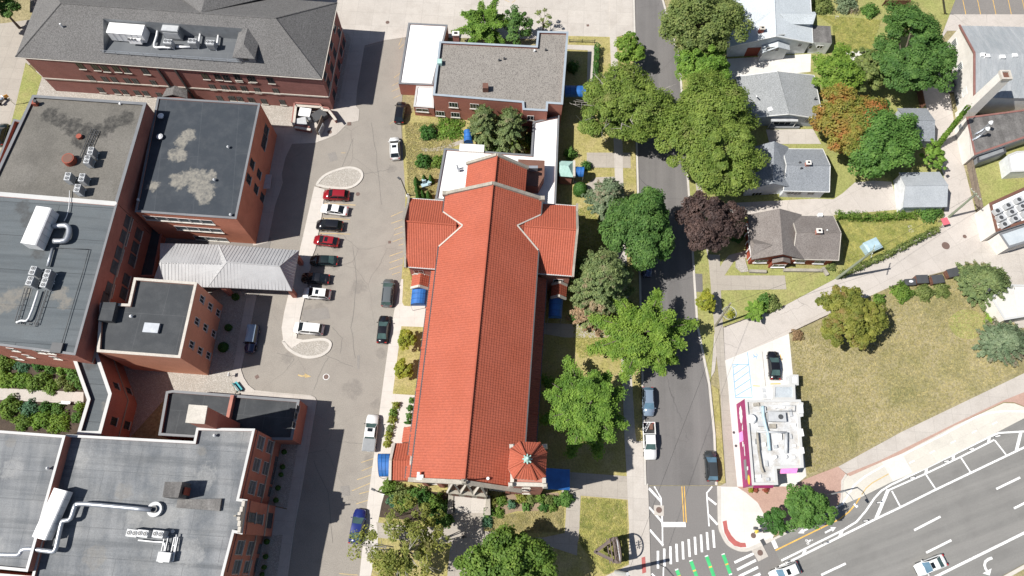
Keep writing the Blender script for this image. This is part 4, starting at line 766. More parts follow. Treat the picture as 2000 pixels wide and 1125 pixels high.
bin_('waste_cart', 'small grey cart between the dumpsters in the bin yard', K([(655, 490)])[0], 1, .5, .5, 1.0, R(35), m_lgrey, m_mgrey, cat='bin')
# ------------------------------------------------------------ the church
ch = Bld(); A_, B_ = W(870, 380, 10), W(802, 936, 10); C_ = W(1058, 390, 10); dE = (W(1026, 850, 10)-C_).normalized(); S_ = C_+dE*((B_-C_).dot(dE)+.3)
zr = 14.4; RN, RS = up(mid(A_, C_), zr), up(mid(B_, S_), zr); ax = (B_-A_).normalized(); pr = Vector((ax.y, -ax.x, 0)); pr = pr if pr.x > 0 else -pr      # pr points east
ch.t = thing('church', 'red brick church with long terracotta tile roofs, transepts and an octagonal corner tower', 'church', ctr([A_, B_, S_, C_])); o_ = ch.t
mb = MB(); tiles(mb, B_, A_, RN, RS); mb.build('tile_roof', m_tile, o_); mb = MB(); tiles(mb, C_, S_, RS, RN); mb.build('tile_roof', m_tile, o_)
mb = MB().tube([RN+Vector((0, 0, .1)), RS+Vector((0, 0, .1))], .17, 6); mb.build('ridge_tile', m_tile, o_)
ch.poly = inset([A_, B_, S_, C_], .45); w = MB().prism(ch.poly, -.2, 9.7)
for i, j in ((0, 3), (1, 2)): w.face([up(ch.poly[i], 9.7), up(ch.poly[j], 9.7), up(mid(ch.poly[i], ch.poly[j]), 14.3)])
w.build('wall', m_brickc, o_)
gt = MB().beam(A_+Vector((-.1, 0, -.02)), B_+Vector((-.1, 0, -.02)), .2, .2).beam(C_+Vector((.1, 0, -.02)), S_+Vector((.1, 0, -.02)), .2, .2); gt.build('gutter', m_dgrey, o_)
def gcope(a, r, b, w_=.55, up_=.45, name='gable_coping', mt=None):
    u = Vector((0, 0, up_*.45)); MB().beam(Vector(a)+u, Vector(r)+u, w_, up_).beam(Vector(b)+u, Vector(r)+u, w_, up_).build(name, mt or m_stoneg, o_)
gcope(A_-pr*.25, RN, C_+pr*.25); gcope(B_+ax*.1-pr*.2, RS+ax*.1, S_+ax*.1, .6)
for p in (A_, C_): MB().box(p.x, p.y, 9.9, .9, .7, .8, 0).build('kneeler_stone', m_stoneg, o_)
# lower sanctuary bay to the north
zs, zsr = 9.4, 12.9; a, c = W(914, 321, zs), W(1029, 329, zs); b = a+ax*((A_-a).dot(ax)+.3); d = c+ax*((C_-c).dot(ax)+.3); rn, rs = up(mid(a, c), zsr), up(mid(b, d), zsr)
mb = MB(); tiles(mb, b, a, rn, rs); tiles(mb, c, d, rs, rn); mb.tube([rn+Vector((0, 0, .1)), rs+Vector((0, 0, .1))], .15, 6); mb.build('tile_roof', m_tile, o_)
pp = inset([a, b, d, c], .4); w = MB().prism(pp, 0, zs-.3); w.face([up(pp[0], zs-.3), up(pp[3], zs-.3), up(mid(pp[0], pp[3]), zsr-.5)]); w.build('wall', m_brickc, o_); gcope(a-pr*.2, rn, c+pr*.2, .5)
# transepts
def transept(N_, Sx, sgn, zt=8.0, ztr=12.0, reach=8.2):
    a, b = W(*N_, zt), W(*Sx, zt); q = -pr*sgn; an, bn = a+q*reach, b+q*reach; ro, ri = up(mid(a, b), ztr), up(mid(an, bn), ztr)
    mb = MB(); tiles(mb, an, a, ro, ri); tiles(mb, b, bn, ri, ro); mb.tube([ro+Vector((0, 0, .1)), ri+Vector((0, 0, .1))], .15, 6); mb.build('tile_roof', m_tile, o_)
    pp = inset([a, b, bn, an], .3); w = MB().prism(pp, -.2, zt-.2); w.face([up(pp[0], zt-.2), up(pp[1], zt-.2), up(mid(pp[0], pp[1]), ztr-.4)]); w.build('wall', m_brickc, o_)
    gt = MB().beam(b-(ax*-.05), bn-(ax*-.05), .16, .16).beam(a-ax*.05, an-ax*.05, .16, .16); gt.build('gutter', m_copew, o_)
    # parapet gable with a curved stone coping
    n_ = pr*sgn; P = [a-ax*.25+n_*.1, a+(b-a)*.12+n_*.1, up(mid(a, b), ztr)+n_*.1, a+(b-a)*.88+n_*.1, b+ax*.25+n_*.1]; zz = [zt+.3, zt+.9, ztr+.5, zt+.9, zt+.3]; P = [up(p, z) for p, z in zip(P, zz)]
    mb = MB()
    for p, q_ in zip(P, P[1:]): mb.beam(p, q_, .36, .35)
    mb.build('gable_coping', m_stoneg, o_); w = MB(); lo = [up(p, zt-.6) for p in P]
    for s in (.15, -.12): w.face([p+n_*s*.9 for p in P]+[p+n_*s*.9 for p in lo[::-1]])
    w.build('gable_wall', m_brickc, o_)
    # pale valley flashing where it meets the nave
    m_ = mid(a, b); off = (m_-up(RN, 0)).dot(pr); base = m_-pr*(off); side = sgn
    pk = base+pr*side*(zr-ztr)/(zr-10)*((A_-C_).length/2); pk = Vector((pk.x, pk.y, ztr+.12)); hw = (ztr-10)/(ztr-zt)*((a-b).length/2)
    for s in (-1, 1):
        e_ = base+pr*side*((A_-C_).length/2)+ax*s*hw; MB().beam(pk, Vector((e_.x, e_.y, 10.18)), .22, .1).build('valley_flashing', m_stone, o_)
    return a, b, an, bn
tE = transept((1125.5, 403), (1117.5, 539), 1); tW = transept((800, 388), (793, 521), -1)
b = Bld(); b.t = o_
b.poly = [tW[0], tW[1], tW[3], tW[2]]; b.poly = inset(b.poly, .3); wins(b, 1, [(818, 531)], 1.6, 1.6, frame=m_framew, sill=m_stone)
b.poly = inset([tE[0], tE[1], tE[3], tE[2]], .3); wins(b, 1, [(1090, 549)], 1.6, 1.6, frame=m_framew, sill=m_stone)
# side aisles under the nave eaves
for sgn, e0, e1, z in ((-1, A_, B_, 7.3), (1, C_, S_, 7.3)):
    n_ = pr*sgn; s0 = e0+ax*((tE[1]-e0).dot(ax)+.3); s1 = e1-ax*(.4 if sgn < 0 else 6.2); wd_ = 1.25 if sgn < 0 else 1.75
    o0, o1 = up(s0+n_*wd_, 6.5), up(s1+n_*wd_, 6.5); i0, i1 = up(s0-n_*.6, z+.5), up(s1-n_*.6, z+.5)
    mb = MB(); tiles(mb, *((o0, o1, i1, i0) if sgn > 0 else (o1, o0, i0, i1))); mb.build('tile_roof', m_tile, o_)
    w = MB().prism([o0-n_*.35, o1-n_*.35, i1, i0], -.2, 6.3); w.build('wall', m_brickc, o_); MB().beam(o0+n_*.05, o1+n_*.05, .16, .16).build('gutter', m_dgrey, o_)
    for k in range(1, 5): p = s0+(s1-s0)*k/5; MB().beam(up(p+n_*wd_, 6.6), up(p+n_*.2, 7.2), .35, .35).build('roof_rib', m_tile, o_)
# south-west and side porches
def porch(px, ze, zr_, alongEW, name='porch_roof', wall=m_brickc):
    a, b, c, d = WL(px, ze); mb = MB()
    if alongEW: r0, r1 = up(mid(a, d), zr_), up(mid(b, c), zr_); tiles(mb, d, c, r1, r0); tiles(mb, b, a, r0, r1); g = ((a, d, r0), (b, c, r1))
    else: r0, r1 = up(mid(a, b), zr_), up(mid(d, c), zr_); tiles(mb, a, d, r1, r0); tiles(mb, c, b, r0, r1); g = ((a, b, r0), (d, c, r1))
    mb.build(name, m_tile, o_); w = MB().prism(inset([a, b, c, d], .25), 0, ze-.1)
    for e0, e1, r in g: w.face([e0, e1, r])
    w.build('porch_wall', wall, o_)
    for e0, e1, r in g: gcope(e0, r, e1, .4, .3, 'porch_coping', m_stone)
porch([(770, 866), (809, 866), (803, 938), (762, 937)], 5.4, 7.0, True)
porch([(806, 536), (842, 538), (838, 565), (803, 563)], 3.7, 4.9, False); porch([(1078, 556), (1107, 558), (1105, 584), (1076, 582)], 3.7, 4.9, False)
mb = MB(); a, b, c, d = WL([(789, 835), (806, 834), (801, 864), (785, 864)], 4); tiles(mb, d, a, up(b, 4.8), up(c, 4.8)); mb.build('porch_roof', m_tile, o_); MB().prism([a, b, c, d], 0, 3.9).build('porch_wall', m_brickc, o_)
MB().prism(WL([(791, 829), (806, 829), (805, 834), (789, 834)], 3.2), 0, 3.2).build('porch_wall', m_stone, o_)
m_bluedk = paint('dark_blue_webbing', (.012, .06, .19), .6)
def barrel(parent, name, px, z, rise, ends=True, steps=9, mat=None):
    "barrel awning; px: two corners of one open end then the two of the other"
    a, b, c, d = WL(px, z); mb = MB(); r0, r1 = [], []
    for k in range(steps+1):
        t = math.pi*k/steps; f = (1-math.cos(t))/2; hgt = rise*math.sin(t); r0.append(a+(b-a)*f+Vector((0, 0, hgt))); r1.append(d+(c-d)*f+Vector((0, 0, hgt)))
    for k in range(steps): mb.face([r0[k], r0[k+1], r1[k+1], r1[k]])
    mb.face(r0); mb.face(r1[::-1])
    for s in (r0, r1): mb.face([s[0], s[-1], s[-1]-Vector((0, 0, .35)), s[0]-Vector((0, 0, .35))])
    o = mb.build(name, mat or m_blue, parent); fr_ = MB(); rb2 = MB(); nr = max(3, int((d-a).length/.9))
    for j in range(nr+1): f = j/nr; rb2.tube([r0[k]+(r1[k]-r0[k])*f+Vector((0, 0, .015)) for k in range(steps+1)], .03, 4)
    rb2.build('awning_rib', m_bluedk, o, org=parent.location)
    for p in (a, b, c, d): fr_.tube([p, up(p, 0.1)], .04, 5)
    fr_.build('awning_post', m_galv, o, org=parent.location); return o
barrel(o_, 'barrel_awning', [(741, 931), (739, 886), (762, 886), (761, 931)], 3.2, 1.0)
barrel(o_, 'barrel_awning', [(805, 566), (836, 567), (833, 596), (802, 596)], 2.9, 1.0); barrel(o_, 'barrel_awning', [(1073, 584), (1100, 585), (1097, 621), (1071, 620)], 2.9, 1.0)
a, b, c, d = W(1066, 914, 4.6), W(1113, 917, 3.2), W(1113, 957, 3.2), W(1066, 955, 4.6); mb = MB(); slab(mb, [a, b, c, d], .12); mb.face([b, c, c-Vector((0, 0, .5)), b-Vector((0, 0, .5))]); mb.face([c, d, d-Vector((0, 0, .5)), c-Vector((0, 0, .5))])
aw = mb.build('sloping_awning', m_blue, o_); fr_ = MB(); [fr_.tube([p, up(p, .1)], .05, 5) for p in (b, c)]; fr_.build('awning_post', m_galv, aw, org=o_.location)
# the octagonal corner tower
tz = 20.0; OC = WL([(1014.7, 863), (1054.6, 865), (1067.5, 884), (1065, 930), (1048, 938), (1003, 934), (993, 915), (996.6, 877.5)], tz); ap = W(1030, 896.5, 22.6); tc = ctr(OC)
mb = MB()
for i in range(8): tiles(mb, OC[i], OC[(i+1) % 8], ap+(OC[(i+1) % 8]-ap)*.07, ap+(OC[i]-ap)*.07, .40, .40)
tr = mb.build('tower_roof', m_tile, o_); mb = MB()
for p in OC: mb.tube([p+Vector((0, 0, .1)), ap+Vector((0, 0, .05))], .16, 6)
mb.build('hip_tile', m_tile, tr, org=o_.location)
mb = MB().cyl(ap.x, ap.y, 22.35, .5, .35, 8, 0, .38).cyl(ap.x, ap.y, 22.7, .35, .7, 8, 0, .12).ball(ap.x, ap.y, 23.5, .22, .22, .22, 8, 5)
for k in range(8): t = k*math.pi/4; mb.box(ap.x+.5*math.cos(t), ap.y+.5*math.sin(t), 22.3, .24, .14, .4, t)
mb.build('finial', m_copper, o_)
mb = MB(); ring(mb, inset(OC, -.05), .4, tz-.35, tz-.02); mb.build('tower_cornice', m_stone, o_)
MB().prism(inset(OC, .55), 14.5, tz-.2).build('tower_belfry', m_stone, o_)
sq = WL([(1000, 872), (1064, 872), (1064.5, 949), (998, 947)], 15.6); tb = MB().prism(sq, -.2, 15.0); tb.build('tower_wall', m_brickc, o_); mb = MB(); ring(mb, inset(sq, -.12), .5, 15.0, 15.6); mb.build('tower_parapet', m_stone, o_)
for q in sq: MB().box(q.x, q.y, 15.6, .7, .7, .8, R(4), 0, .5, .5).build('pinnacle', m_stone, o_)
b = Bld(); b.t = o_; b.poly = sq
for y in (952, 957, 963): win(b, 2, 1028, y, 1.0, 1.1, frame=m_stone, cols=1)
wins(b, 2, [(1010, 958)], .5, 2.0, frame=m_stone, cols=1)
bl = [(p-tc) for p in OC]
for i in (2, 3, 4, 5, 6):
    p, q = [inset(OC, .52)[j % 8] for j in (i, i+1)]; m_ = mid(p, q); d_ = (q-p).normalized(); MB().face([Vector((m_.x, m_.y, z))+d_*s for s, z in ((-.5, 16.3), (.5, 16.3), (.5, 19.0), (-.5, 19.0))]).build('belfry_louvre', m_dgrey, o_)
mb = MB(); a, b_, c, d = W(986, 946, 11.4), W(994, 946, 10.9), W(997, 876, 10.9), W(990, 874, 11.4); slab(mb, [a, b_, c, d], .1); mb.build('copper_cricket', m_copper, o_)
# south front: stone entrance, steps
fy = lambda px, py, z: W(px, py, z)
ps = [W(876, 955, 0), W(949, 957, 0)]; B0, S0 = up(ch.poly[1], 0), up(ch.poly[2], 0); fd = (S0-B0).normalized(); fn = Vector((fd.y, -fd.x, 0)); fn = fn if fn.y < 0 else -fn
s0 = (W(872, 962, 7.5)-B0).dot(fd); s1 = (W(950, 964, 7.5)-B0).dot(fd); F = lambda s, o, z: B0+fd*s+fn*o+Vector((0, 0, z))
mb = MB().prism([F(s0, .05, 0), F(s1, .05, 0), F(s1, 1.5, 0), F(s0, 1.5, 0)], 0, 5.4); mb.face([F(s0, 0, 6.4), F(s1, 0, 6.4), F(s1, 1.5, 5.41), F(s0, 1.5, 5.41)]); mb.face([F(s0, 0, 6.4), F(s0, 1.5, 5.41), F(s0, 0, 5.3)]); mb.face([F(s1, 0, 6.4), F(s1, 1.5, 5.41), F(s1, 0, 5.3)])
mb.build('stone_portal', m_stoneg, o_)
for k in range(3):
    c0 = s0+(s1-s0)*(k+.5)/3; hw_ = (s1-s0)/6; mb = MB(); pk = F(c0, .2, 10.6)
    mb.beam(F(c0-hw_, 1.35, 5.7), F(c0, .25, 9.6), .26, .35).beam(F(c0+hw_, 1.35, 5.7), F(c0, .25, 9.6), .26, .35); mb.face([F(c0-hw_*.8, 1.0, 5.75), F(c0+hw_*.8, 1.0, 5.75), F(c0, .2, 9.2)], 1); mb.build('portal_gable', [m_stone, m_brown], o_)
    MB().face([F(c0-hw_*.55, 1.52, .9), F(c0+hw_*.55, 1.52, .9), F(c0+hw_*.55, 1.52, 4.2), F(c0, 1.52, 5.2), F(c0-hw_*.55, 1.52, 4.2)]).build('church_door', m_brown, o_)
    MB().face([F(c0-hw_*.6, .06, 8.3), F(c0+hw_*.6, .06, 8.3), F(c0, .06, 9.4)]).build('window', m_glass, o_)
mb = MB()
for k in range(10): s = s0-.5+(s1-s0+1)*k/9; mb.box(*F(s, .12, 0)[:2], 10.2, .22, .3, .8, math.atan2(fd.y, fd.x))
mb.build('brick_corbel', m_stone, o_)
for s in (.06, .22, .9): p = F((S0-B0).length*s, .1, 0); MB().box(p.x, p.y, 0, .7, .6, 8.6, math.atan2(fd.y, fd.x)).box(p.x, p.y, 8.62, .8, .7, .5, math.atan2(fd.y, fd.x), 1, .3, .3).build('buttress', [m_brickc, m_stone], o_)
b = Bld(); b.t = o_; b.poly = ch.poly
for s in (.13, .79): p = F((S0-B0).length*s, .0, 0); d_ = fd; MB().face([p+d_*u+fn*.03+Vector((0, 0, z)) for u, z in ((-.9, 2), (.9, 2), (.9, 6), (0, 7.2), (-.9, 6))]).build('window', m_glass, o_)
for s in (.13, .79): p = F((S0-B0).length*s, .0, 0); MB().beam(p-fd*1.05+fn*.05+Vector((0, 0, 2)), p-fd*1.05+fn*.05+Vector((0, 0, 6)), .2, .2).beam(p+fd*1.05+fn*.05+Vector((0, 0, 2)), p+fd*1.05+fn*.05+Vector((0, 0, 6)), .2, .2).beam(p-fd*1.05+fn*.05+Vector((0, 0, 6)), p+fn*.05+Vector((0, 0, 7.4)), .2, .2).beam(p+fd*1.05+fn*.05+Vector((0, 0, 6)), p+fn*.05+Vector((0, 0, 7.4)), .2, .2).beam(p-fd*1.2+fn*.08+Vector((0, 0, 1.9)), p+fd*1.2+fn*.08+Vector((0, 0, 1.9)), .3, .2).build('window_surround', m_stone, o_)
q = WL([(886, 966), (951, 968), (950, 991), (888, 990)], 1.0); st = MB().prism(q, 0, 1.0)
for k in range(6): z = 1.0-(k+1)*.155; y0, y1 = 990+k*2.3, 990+(k+1)*2.3; st.prism(WL([(889, y0), (948, y0+.6), (948, y1+.6), (889, y1)], z), 0, z)
st.build('entrance_steps', m_conc, o_)
for px in ([(876, 966), (886, 966), (884, 1003), (873, 1003)], [(950, 968), (957, 968), (958, 1006), (946, 1006)]): MB().prism(WL(px, 1.2), 0, 1.2).build('step_wall', m_stoneg, o_)
for x in (893, 945): MB().tube([W(x, 992, 2.0), W(x-1, 1004, 1.0), W(x-1, 1004, 0)], .035, 5).tube([W(x, 992, 2.0), W(x, 992, .9)], .035, 5).build('handrail', m_dgrey, o_)
mb = MB().tube([RS+Vector((0, 0, .2)), RS+Vector((0, 0, 2.4))], .09, 6).tube([RS+Vector((-.55, 0, 1.7)), RS+Vector((.55, 0, 1.7))], .08, 6).box(RS.x, RS.y, RS.z+.1, .8, .8, .7, 0, 0, .6, .6); mb.build('roof_cross', m_stoneg, o_)
p = W(821, 933, 11); MB().box(p.x, p.y, 10.3, .9, .7, 1.2, 0, 0).box(p.x-.2, p.y+.5, 11.5, .35, .35, .5).build('roof_vent', m_white, o_); p = W(953, 935, 12.6); MB().cyl(p.x, p.y, 12.1, .22, .9, 8).build('roof_vent', m_white, o_)
# white-roofed sacristy wrapped round the north end
sac = flat('sacristy', 'low brick sacristy with dazzling white flat roofs joining church and rectory', 'building', [(868, 290), (1037, 302.5), (1041, 238), (1092, 226), (1085, 402), (1050, 410), (850, 390)], 4.2, m_brickc, m_whiteroof, .2, m_cope, .32)
bx = WL([(898, 280.5), (946, 283), (945, 296.5), (897, 294)], 4.6); MB().prism(bx, 0, 4.6, 1, 0).build('upper_bay', [m_stucco, m_whiteroof], sac.t)
q = WL([(1012, 311), (1064, 313.5), (1063, 344), (1052, 364), (1018, 362)], 6.6); MB().prism(q, 4, 6.6, 1, 0).build('brick_stage', [m_brickc, m_brown], sac.t)
MB().box(*W(1041, 330, 7)[:2], 6.6, 1.6, .5, 1.1, R(0)).build('vent_box', m_galv, sac.t); mb = MB().cyl(*W(896, 331, 4.6)[:2], 4, .25, .9, 8).cyl(*W(893, 325, 4.9)[:2], 4, .15, 1.3, 8); mb.build('roof_vent', m_galv, sac.t)
aw = barrel(sac.t, 'barrel_awning', [(906, 278.5), (924, 279), (922, 258), (906, 257)], 2.8, .9)
cp = WL([(1092, 314), (1120, 315), (1120, 346), (1092, 344)], 3.3); mb = MB(); r0, r1 = up(mid(cp[0], cp[3]), 4.4), up(mid(cp[1], cp[2]), 4.4)+Vector((-1, 0, 0)); slab(mb, [cp[3], cp[2], r1, r0], .1); slab(mb, [cp[1], cp[0], r0, r1], .1); slab(mb, [cp[1], cp[2], r1], .1); mb.build('copper_roof', m_copper, sac.t); MB().prism(inset(cp, .2), 0, 3.2).build('porch_wall', m_brickc, sac.t)
mb = MB().beam(cp[1]+Vector((.1, 0, .1)), cp[2]+Vector((.1, 0, .1)), .4, .5); mb.build('porch_coping', m_stone, sac.t)
barrel(sac.t, 'barrel_awning', [(1139, 345.5), (1141, 327), (1122, 326), (1121, 345)], 2.6, .8)
# ------------------------------------------------------------ rectory
rec = flat('rectory', 'red brick rectory with a flat pebbled roof and blue-grey rimmed parapets', 'house', [(858.5, 81), (1047, 90), (1050, 61), (1110, 62.5), (1099, 204), (1070, 202), (1069, 217), (1021, 214.5), (1020, 200.5), (845.6, 186)], 7.0, m_redp if False else m_brick, m_roofgravel, .4, m_copeb, .4)
wins(rec, 8, Q1([(1690, 795), (1850, 805), (1590, 860), (1705, 870)]), 1.6, 1.5, frame=m_framew, cols=3)
wins(rec, 6, [(900+528/3.88, 893/3.88)], 1.2, 1.4, frame=m_framew)
chimney(rec, 890, 66, 6.4, 8.6, 1.1, .8, m_brick, m_stucco); p = W(948, 166, 8); MB().box(p.x, p.y, 6.55, 1.0, 1.1, 1.3).build('vent_stack', m_brown, rec.t)
for x, y, m_ in ((975, 116, m_dgrey), (1066, 96, m_dgrey), (1044, 98, m_white), (985, 113, m_dgrey)): MB().cyl(*W(x, y, 7)[:2], 6.55, .18, .5, 8).build('roof_vent', m_, rec.t)
MB().box(*W(859, 122, 7)[:2], 6.2, .8, 1.0, 1.2).build('copper_box', m_copper, rec.t)
barrel(rec.t, 'barrel_awning', [(1144, 189), (1144, 169), (1103, 168), (1103, 190)], 2.9, .9)
ann = flat('garage_annex', 'low brick annex with a bright white flat roof west of the pebbled roof', 'building', [(798, 45), (874, 49), (845.6, 166.5), (778.6, 163.7)], 3.3, m_brick, m_whiteroof, .1, m_cope, .22)
pch = flat('back_porch', 'small back porch with a white flat roof and a window facing the lawn', 'porch', [(813.5, 167.5), (846, 169), (847, 211), (808, 208)], 2.9, m_brick, m_whiteroof, .06, m_copew, .2)
win(pch, 2, 824.5, 215, 2.3, 1.0, frame=m_framew, cols=2)

# ------------------------------------------------------------ houses on the east side
H1 = gable('white_house', 'white house with a pale roof, front porch gable and a red garage door', [(1422, -60), (1426, 91), (1588, 84), (1580, -60)], 3.6, 6.0, m_siding, m_whitesh, trim=m_framew)
p = H1.poly; fd, fn = outn(p, 1)
h1s = gable('x', 'x', [(0, 0)]*4, 1, 2, m_siding, m_whitesh) if False else None
q = WL([(1488, 80), (1541, 76), (1543, 98), (1488, 104)], 3.0); mb = MB(); r0, r1 = up(mid(q[0], q[1]), 4.3), up(mid(q[3], q[2]), 4.3); slab(mb, [q[0], q[3], r1, r0], .12); slab(mb, [q[1], q[2], r1, r0], .12); mb.build('porch_roof', m_whitesh, H1.t)
w = MB().prism(inset(q, .3), 0, 2.9); pi = inset(q, .3); w.face([up(pi[3], 2.9), up(pi[2], 2.9), up(mid(pi[2], pi[3]), 3.9)]); w.build('porch_wall', m_siding, H1.t)
b = Bld(); b.t = H1.t; b.poly = pi; wins(b, 2, [(1500, 96), (1508.5, 95.5), (1518, 95)], .8, 1.3, frame=m_framew, sill=None, cols=1)
b.poly = H1.poly; d_, n_ = outn(b.poly, 1)
pp = onplane(b.poly[1], n_, 1472, 96); MB().box(pp.x, pp.y, 0.1, 2.6, .12, 2.4, math.atan2(d_.y, d_.x)).build('garage_door', m_redp, H1.t)
wins(b, 1, [(1562, 88), (1583, 92)], .8, .8, frame=m_framew, sill=None, cols=1); win(b, 1, 1524, 69.5, 1.6, .7, frame=m_framew, sill=None)
q = WL([(1584, 49), (1622, 51), (1625, 84), (1589, 82.5)], 3.3); MB().prism(q, 0, 3.3, 1, 0).build('side_addition', [m_siding, m_tar], H1.t); b.poly = q; win(b, 2, 1601, 92, 1.2, 1.0, frame=m_framew, sill=None)
q = WL([(1530, 24), (1592, 23), (1588, 47), (1540, 47)], 4.9); mb = MB(); r0, r1 = up(mid(q[0], q[3])+Vector((-1.5, 0, 0)), 6.1), up(mid(q[1], q[2]), 5.9); slab(mb, [q[3], q[2], r1, r0], .12); slab(mb, [q[0], q[1], r1, r0], .12); mb.build('cross_roof', m_whitesh, H1.t); MB().prism(inset(q, .3), 2, 4.8).build('cross_wall', m_sidingg, H1.t)
q = WL([(1461, 27), (1506, 27), (1502, 47), (1463, 49)], 5.0); mb = MB(); slab(mb, [q[3], q[2], up(q[1], 5.9), up(q[0], 5.2)], .12); mb.build('cross_roof', m_whitesh, H1.t); MB().prism(inset(q, .3), 2, 4.3).build('cross_wall', m_sidingg, H1.t)
chimney(H1, 1489, 55, 4.2, 6.3, .8, .6, m_redp)
H2 = gable('grey_house', 'grey shingled bungalow with a small flat porch canopy and front steps', [(1437, 150), (1463, 230), (1608, 233), (1590, 147)], 3.1, 4.5, m_sidingg, m_greysh, trim=m_framew)
q = WL([(1506, 226), (1558, 226), (1559, 237), (1506, 237)], 2.7); MB().prism(q, 2.55, 2.7, bottom=True).build('porch_canopy', m_lgrey, H2.t)
for x in (1508, 1557): MB().tube([W(x, 236, 2.55), up(W(x, 236, 2.55), .2)], .07, 5).build('porch_post', m_framew, H2.t)
q = WL([(1504, 236), (1560, 236), (1562, 249), (1504, 249)], .6); MB().prism(q, 0, .6).build('porch_step', m_mgrey, H2.t)
b = Bld(); b.t = H2.t; b.poly = H2.poly; wins(b, 1, [(1580, 235)], 1.3, 1.0, frame=m_framew, sill=None); win(b, 1, 1540, 222, 1.2, .6, frame=m_framew, sill=None); win(b, 1, 1527, 241, 3.2, 1.4, frame=m_framew, sill=None, cols=3)
MB().box(*W(1505, 212, 4.2)[:2], 3.3, .8, .8, .8, R(20)).build('roof_vent', m_white, H2.t); MB().tube([W(1479, 190, 3.3), W(1478, 188, 5.2)], .12, 6).build('vent_pipe', m_white, H2.t); MB().cyl(*W(1594, 190, 4)[:2], 3.3, .15, .6, 6).build('vent_pipe', m_dgrey, H2.t)
H3 = gable('blue_grey_house', 'blue-grey bungalow with a front gable half in the shade of the big street tree', [(1528, 290.5), (1607, 291), (1620, 375), (1530, 373)], 3.1, 4.8, m_siding, m_bluesh, trim=m_framew)
b = Bld(); b.t = H3.t; H3.poly
q = WL([(1470, 287), (1540, 287), (1548, 366), (1456, 371)], 3.1); mb = MB(); r0, r1 = up(mid(q[0], q[1]), 5.0), up(mid(q[3], q[2]), 5.0); slab(mb, [q[0], q[3], r1, r0], .15); slab(mb, [q[1], q[2], r1, r0], .15); mb.build('front_roof', m_bluesh, H3.t)
w = MB().prism(inset(q, .4), 0, 2.95); pi = inset(q, .4); w.face([up(pi[3], 2.95), up(pi[2], 2.95), up(mid(pi[2], pi[3]), 4.65)]); w.build('front_wall', m_siding, H3.t)
b.poly = pi; wins(b, 2, [(1478, 379), (1508, 381)], 1.8, 1.2, frame=m_framew, sill=None, cols=3)
b.poly = H3.poly; wins(b, 2, [(1545, 376), (1558, 377), (1584, 377)], 1.3, 1.1, frame=m_framew, sill=None)
chimney(H3, 1579, 318, 4.3, 5.5, .7, .6, m_brickc, m_stucco); [MB().cyl(*W(x, y, 5)[:2], 4.4, .15, .6, 6).build('vent_pipe', m_dgrey, H3.t) for x, y in ((1563, 316), (1566, 327))]
H4 = gable('brown_house', 'brick-red bungalow with brown-grey roofs, white front porch and a stone chimney', [(1545, 421), (1627.5, 421), (1638, 508.5), (1548, 506)], 3.3, 5.3, m_redp, m_brownsh, trim=m_stone)
q = WL([(1460.5, 419), (1566, 419), (1572, 507), (1468, 507)], 3.3); mb = MB(); r0, r1 = up(mid(q[0], q[1]), 5.6), up(mid(q[3], q[2]), 5.6); slab(mb, [q[0], q[3], r1, r0], .15); slab(mb, [q[1], q[2], r1, r0], .15)
e0, e1, e2 = W(1467, 465, 3.4), W(1469, 499, 3.4), W(1509, 478, 5.1); mid_ = up(mid(e0, e1), 4.7); slab(mb, [e0, mid_, e2], .1); slab(mb, [e1, mid_, e2], .1); mb.build('front_roof', m_brownsh, H4.t)
pi = inset(q, .45); w = MB().prism(pi, 0, 3.15); w.face([up(pi[3], 3.15), up(pi[2], 3.15), up(mid(pi[2], pi[3]), 5.15)]); w.face([up(pi[0], 3.15), up(pi[1], 3.15), up(mid(pi[0], pi[1]), 5.15)]); w.build('front_wall', m_redp, H4.t)
b = Bld(); b.t = H4.t; b.poly = pi; wins(b, 2, [(1486, 510)], 2.2, 1.2, frame=m_framew, sill=m_white, cols=3); b.poly = H4.poly; wins(b, 2, [(1563, 510), (1600, 512)], 1.7, 1.1, frame=m_framew, sill=m_white)
q = WL([(1509, 504), (1543, 503), (1544, 514), (1508, 514)], 2.8); mb = MB(); r0, r1 = up(mid(q[0], q[1]), 3.7), up(mid(q[3], q[2]), 3.7); slab(mb, [q[0], q[3], r1, r0], .12); slab(mb, [q[1], q[2], r1, r0], .12); mb.build('bay_roof', m_brownsh, H4.t); MB().prism(inset(q, .2), 0, 2.7).build('bay_wall', m_redp, H4.t); b.poly = inset(q, .2); win(b, 2, 1521, 519, 2.2, 1.1, frame=m_framew, sill=m_white)
mb = MB()
for x0, y0, x1, y1 in ((1459, 436, 1463, 468), (1462, 470, 1467, 500), (1463, 470, 1470, 466)): mb.beam(W(x0, y0, 2.4), W(x1, y1, 2.4), .14, .16).beam(W(x0, y0, 1.2), W(x1, y1, 1.2), .14, .16)
for x, y in ((1459, 436), (1461, 452), (1463, 468), (1464, 484), (1467, 500)): p = W(x, y, 2.4); mb.tube([p, up(p, .3)], .09, 5)
mb.build('porch_railing', m_white, H4.t); MB().prism(WL([(1456, 436), (1466, 436), (1472, 506), (1460, 506)], .5), 0, .5).build('porch_floor', m_redp, H4.t)
chimney(H4, 1600, 451, 4.6, 6.0, .75, .65, m_brickc, m_stucco); [MB().cyl(*W(x, y, 5)[:2], 4.6, .14, .6, 6).build('vent_pipe', m_white, H4.t) for x, y in ((1615, 450), (1521, 427))]
MB().box(*W(1603, 419, 4)[:2], 2.8, .7, .6, 1.2).build('satellite_dish', m_white, H4.t)
fs = MB().prism(WL([(1437, 508), (1455, 505), (1462, 530), (1448, 532), (1437, 522)], .25), 0, .25); tag(fs.build('stone_bed', m_gravel), kind='structure')
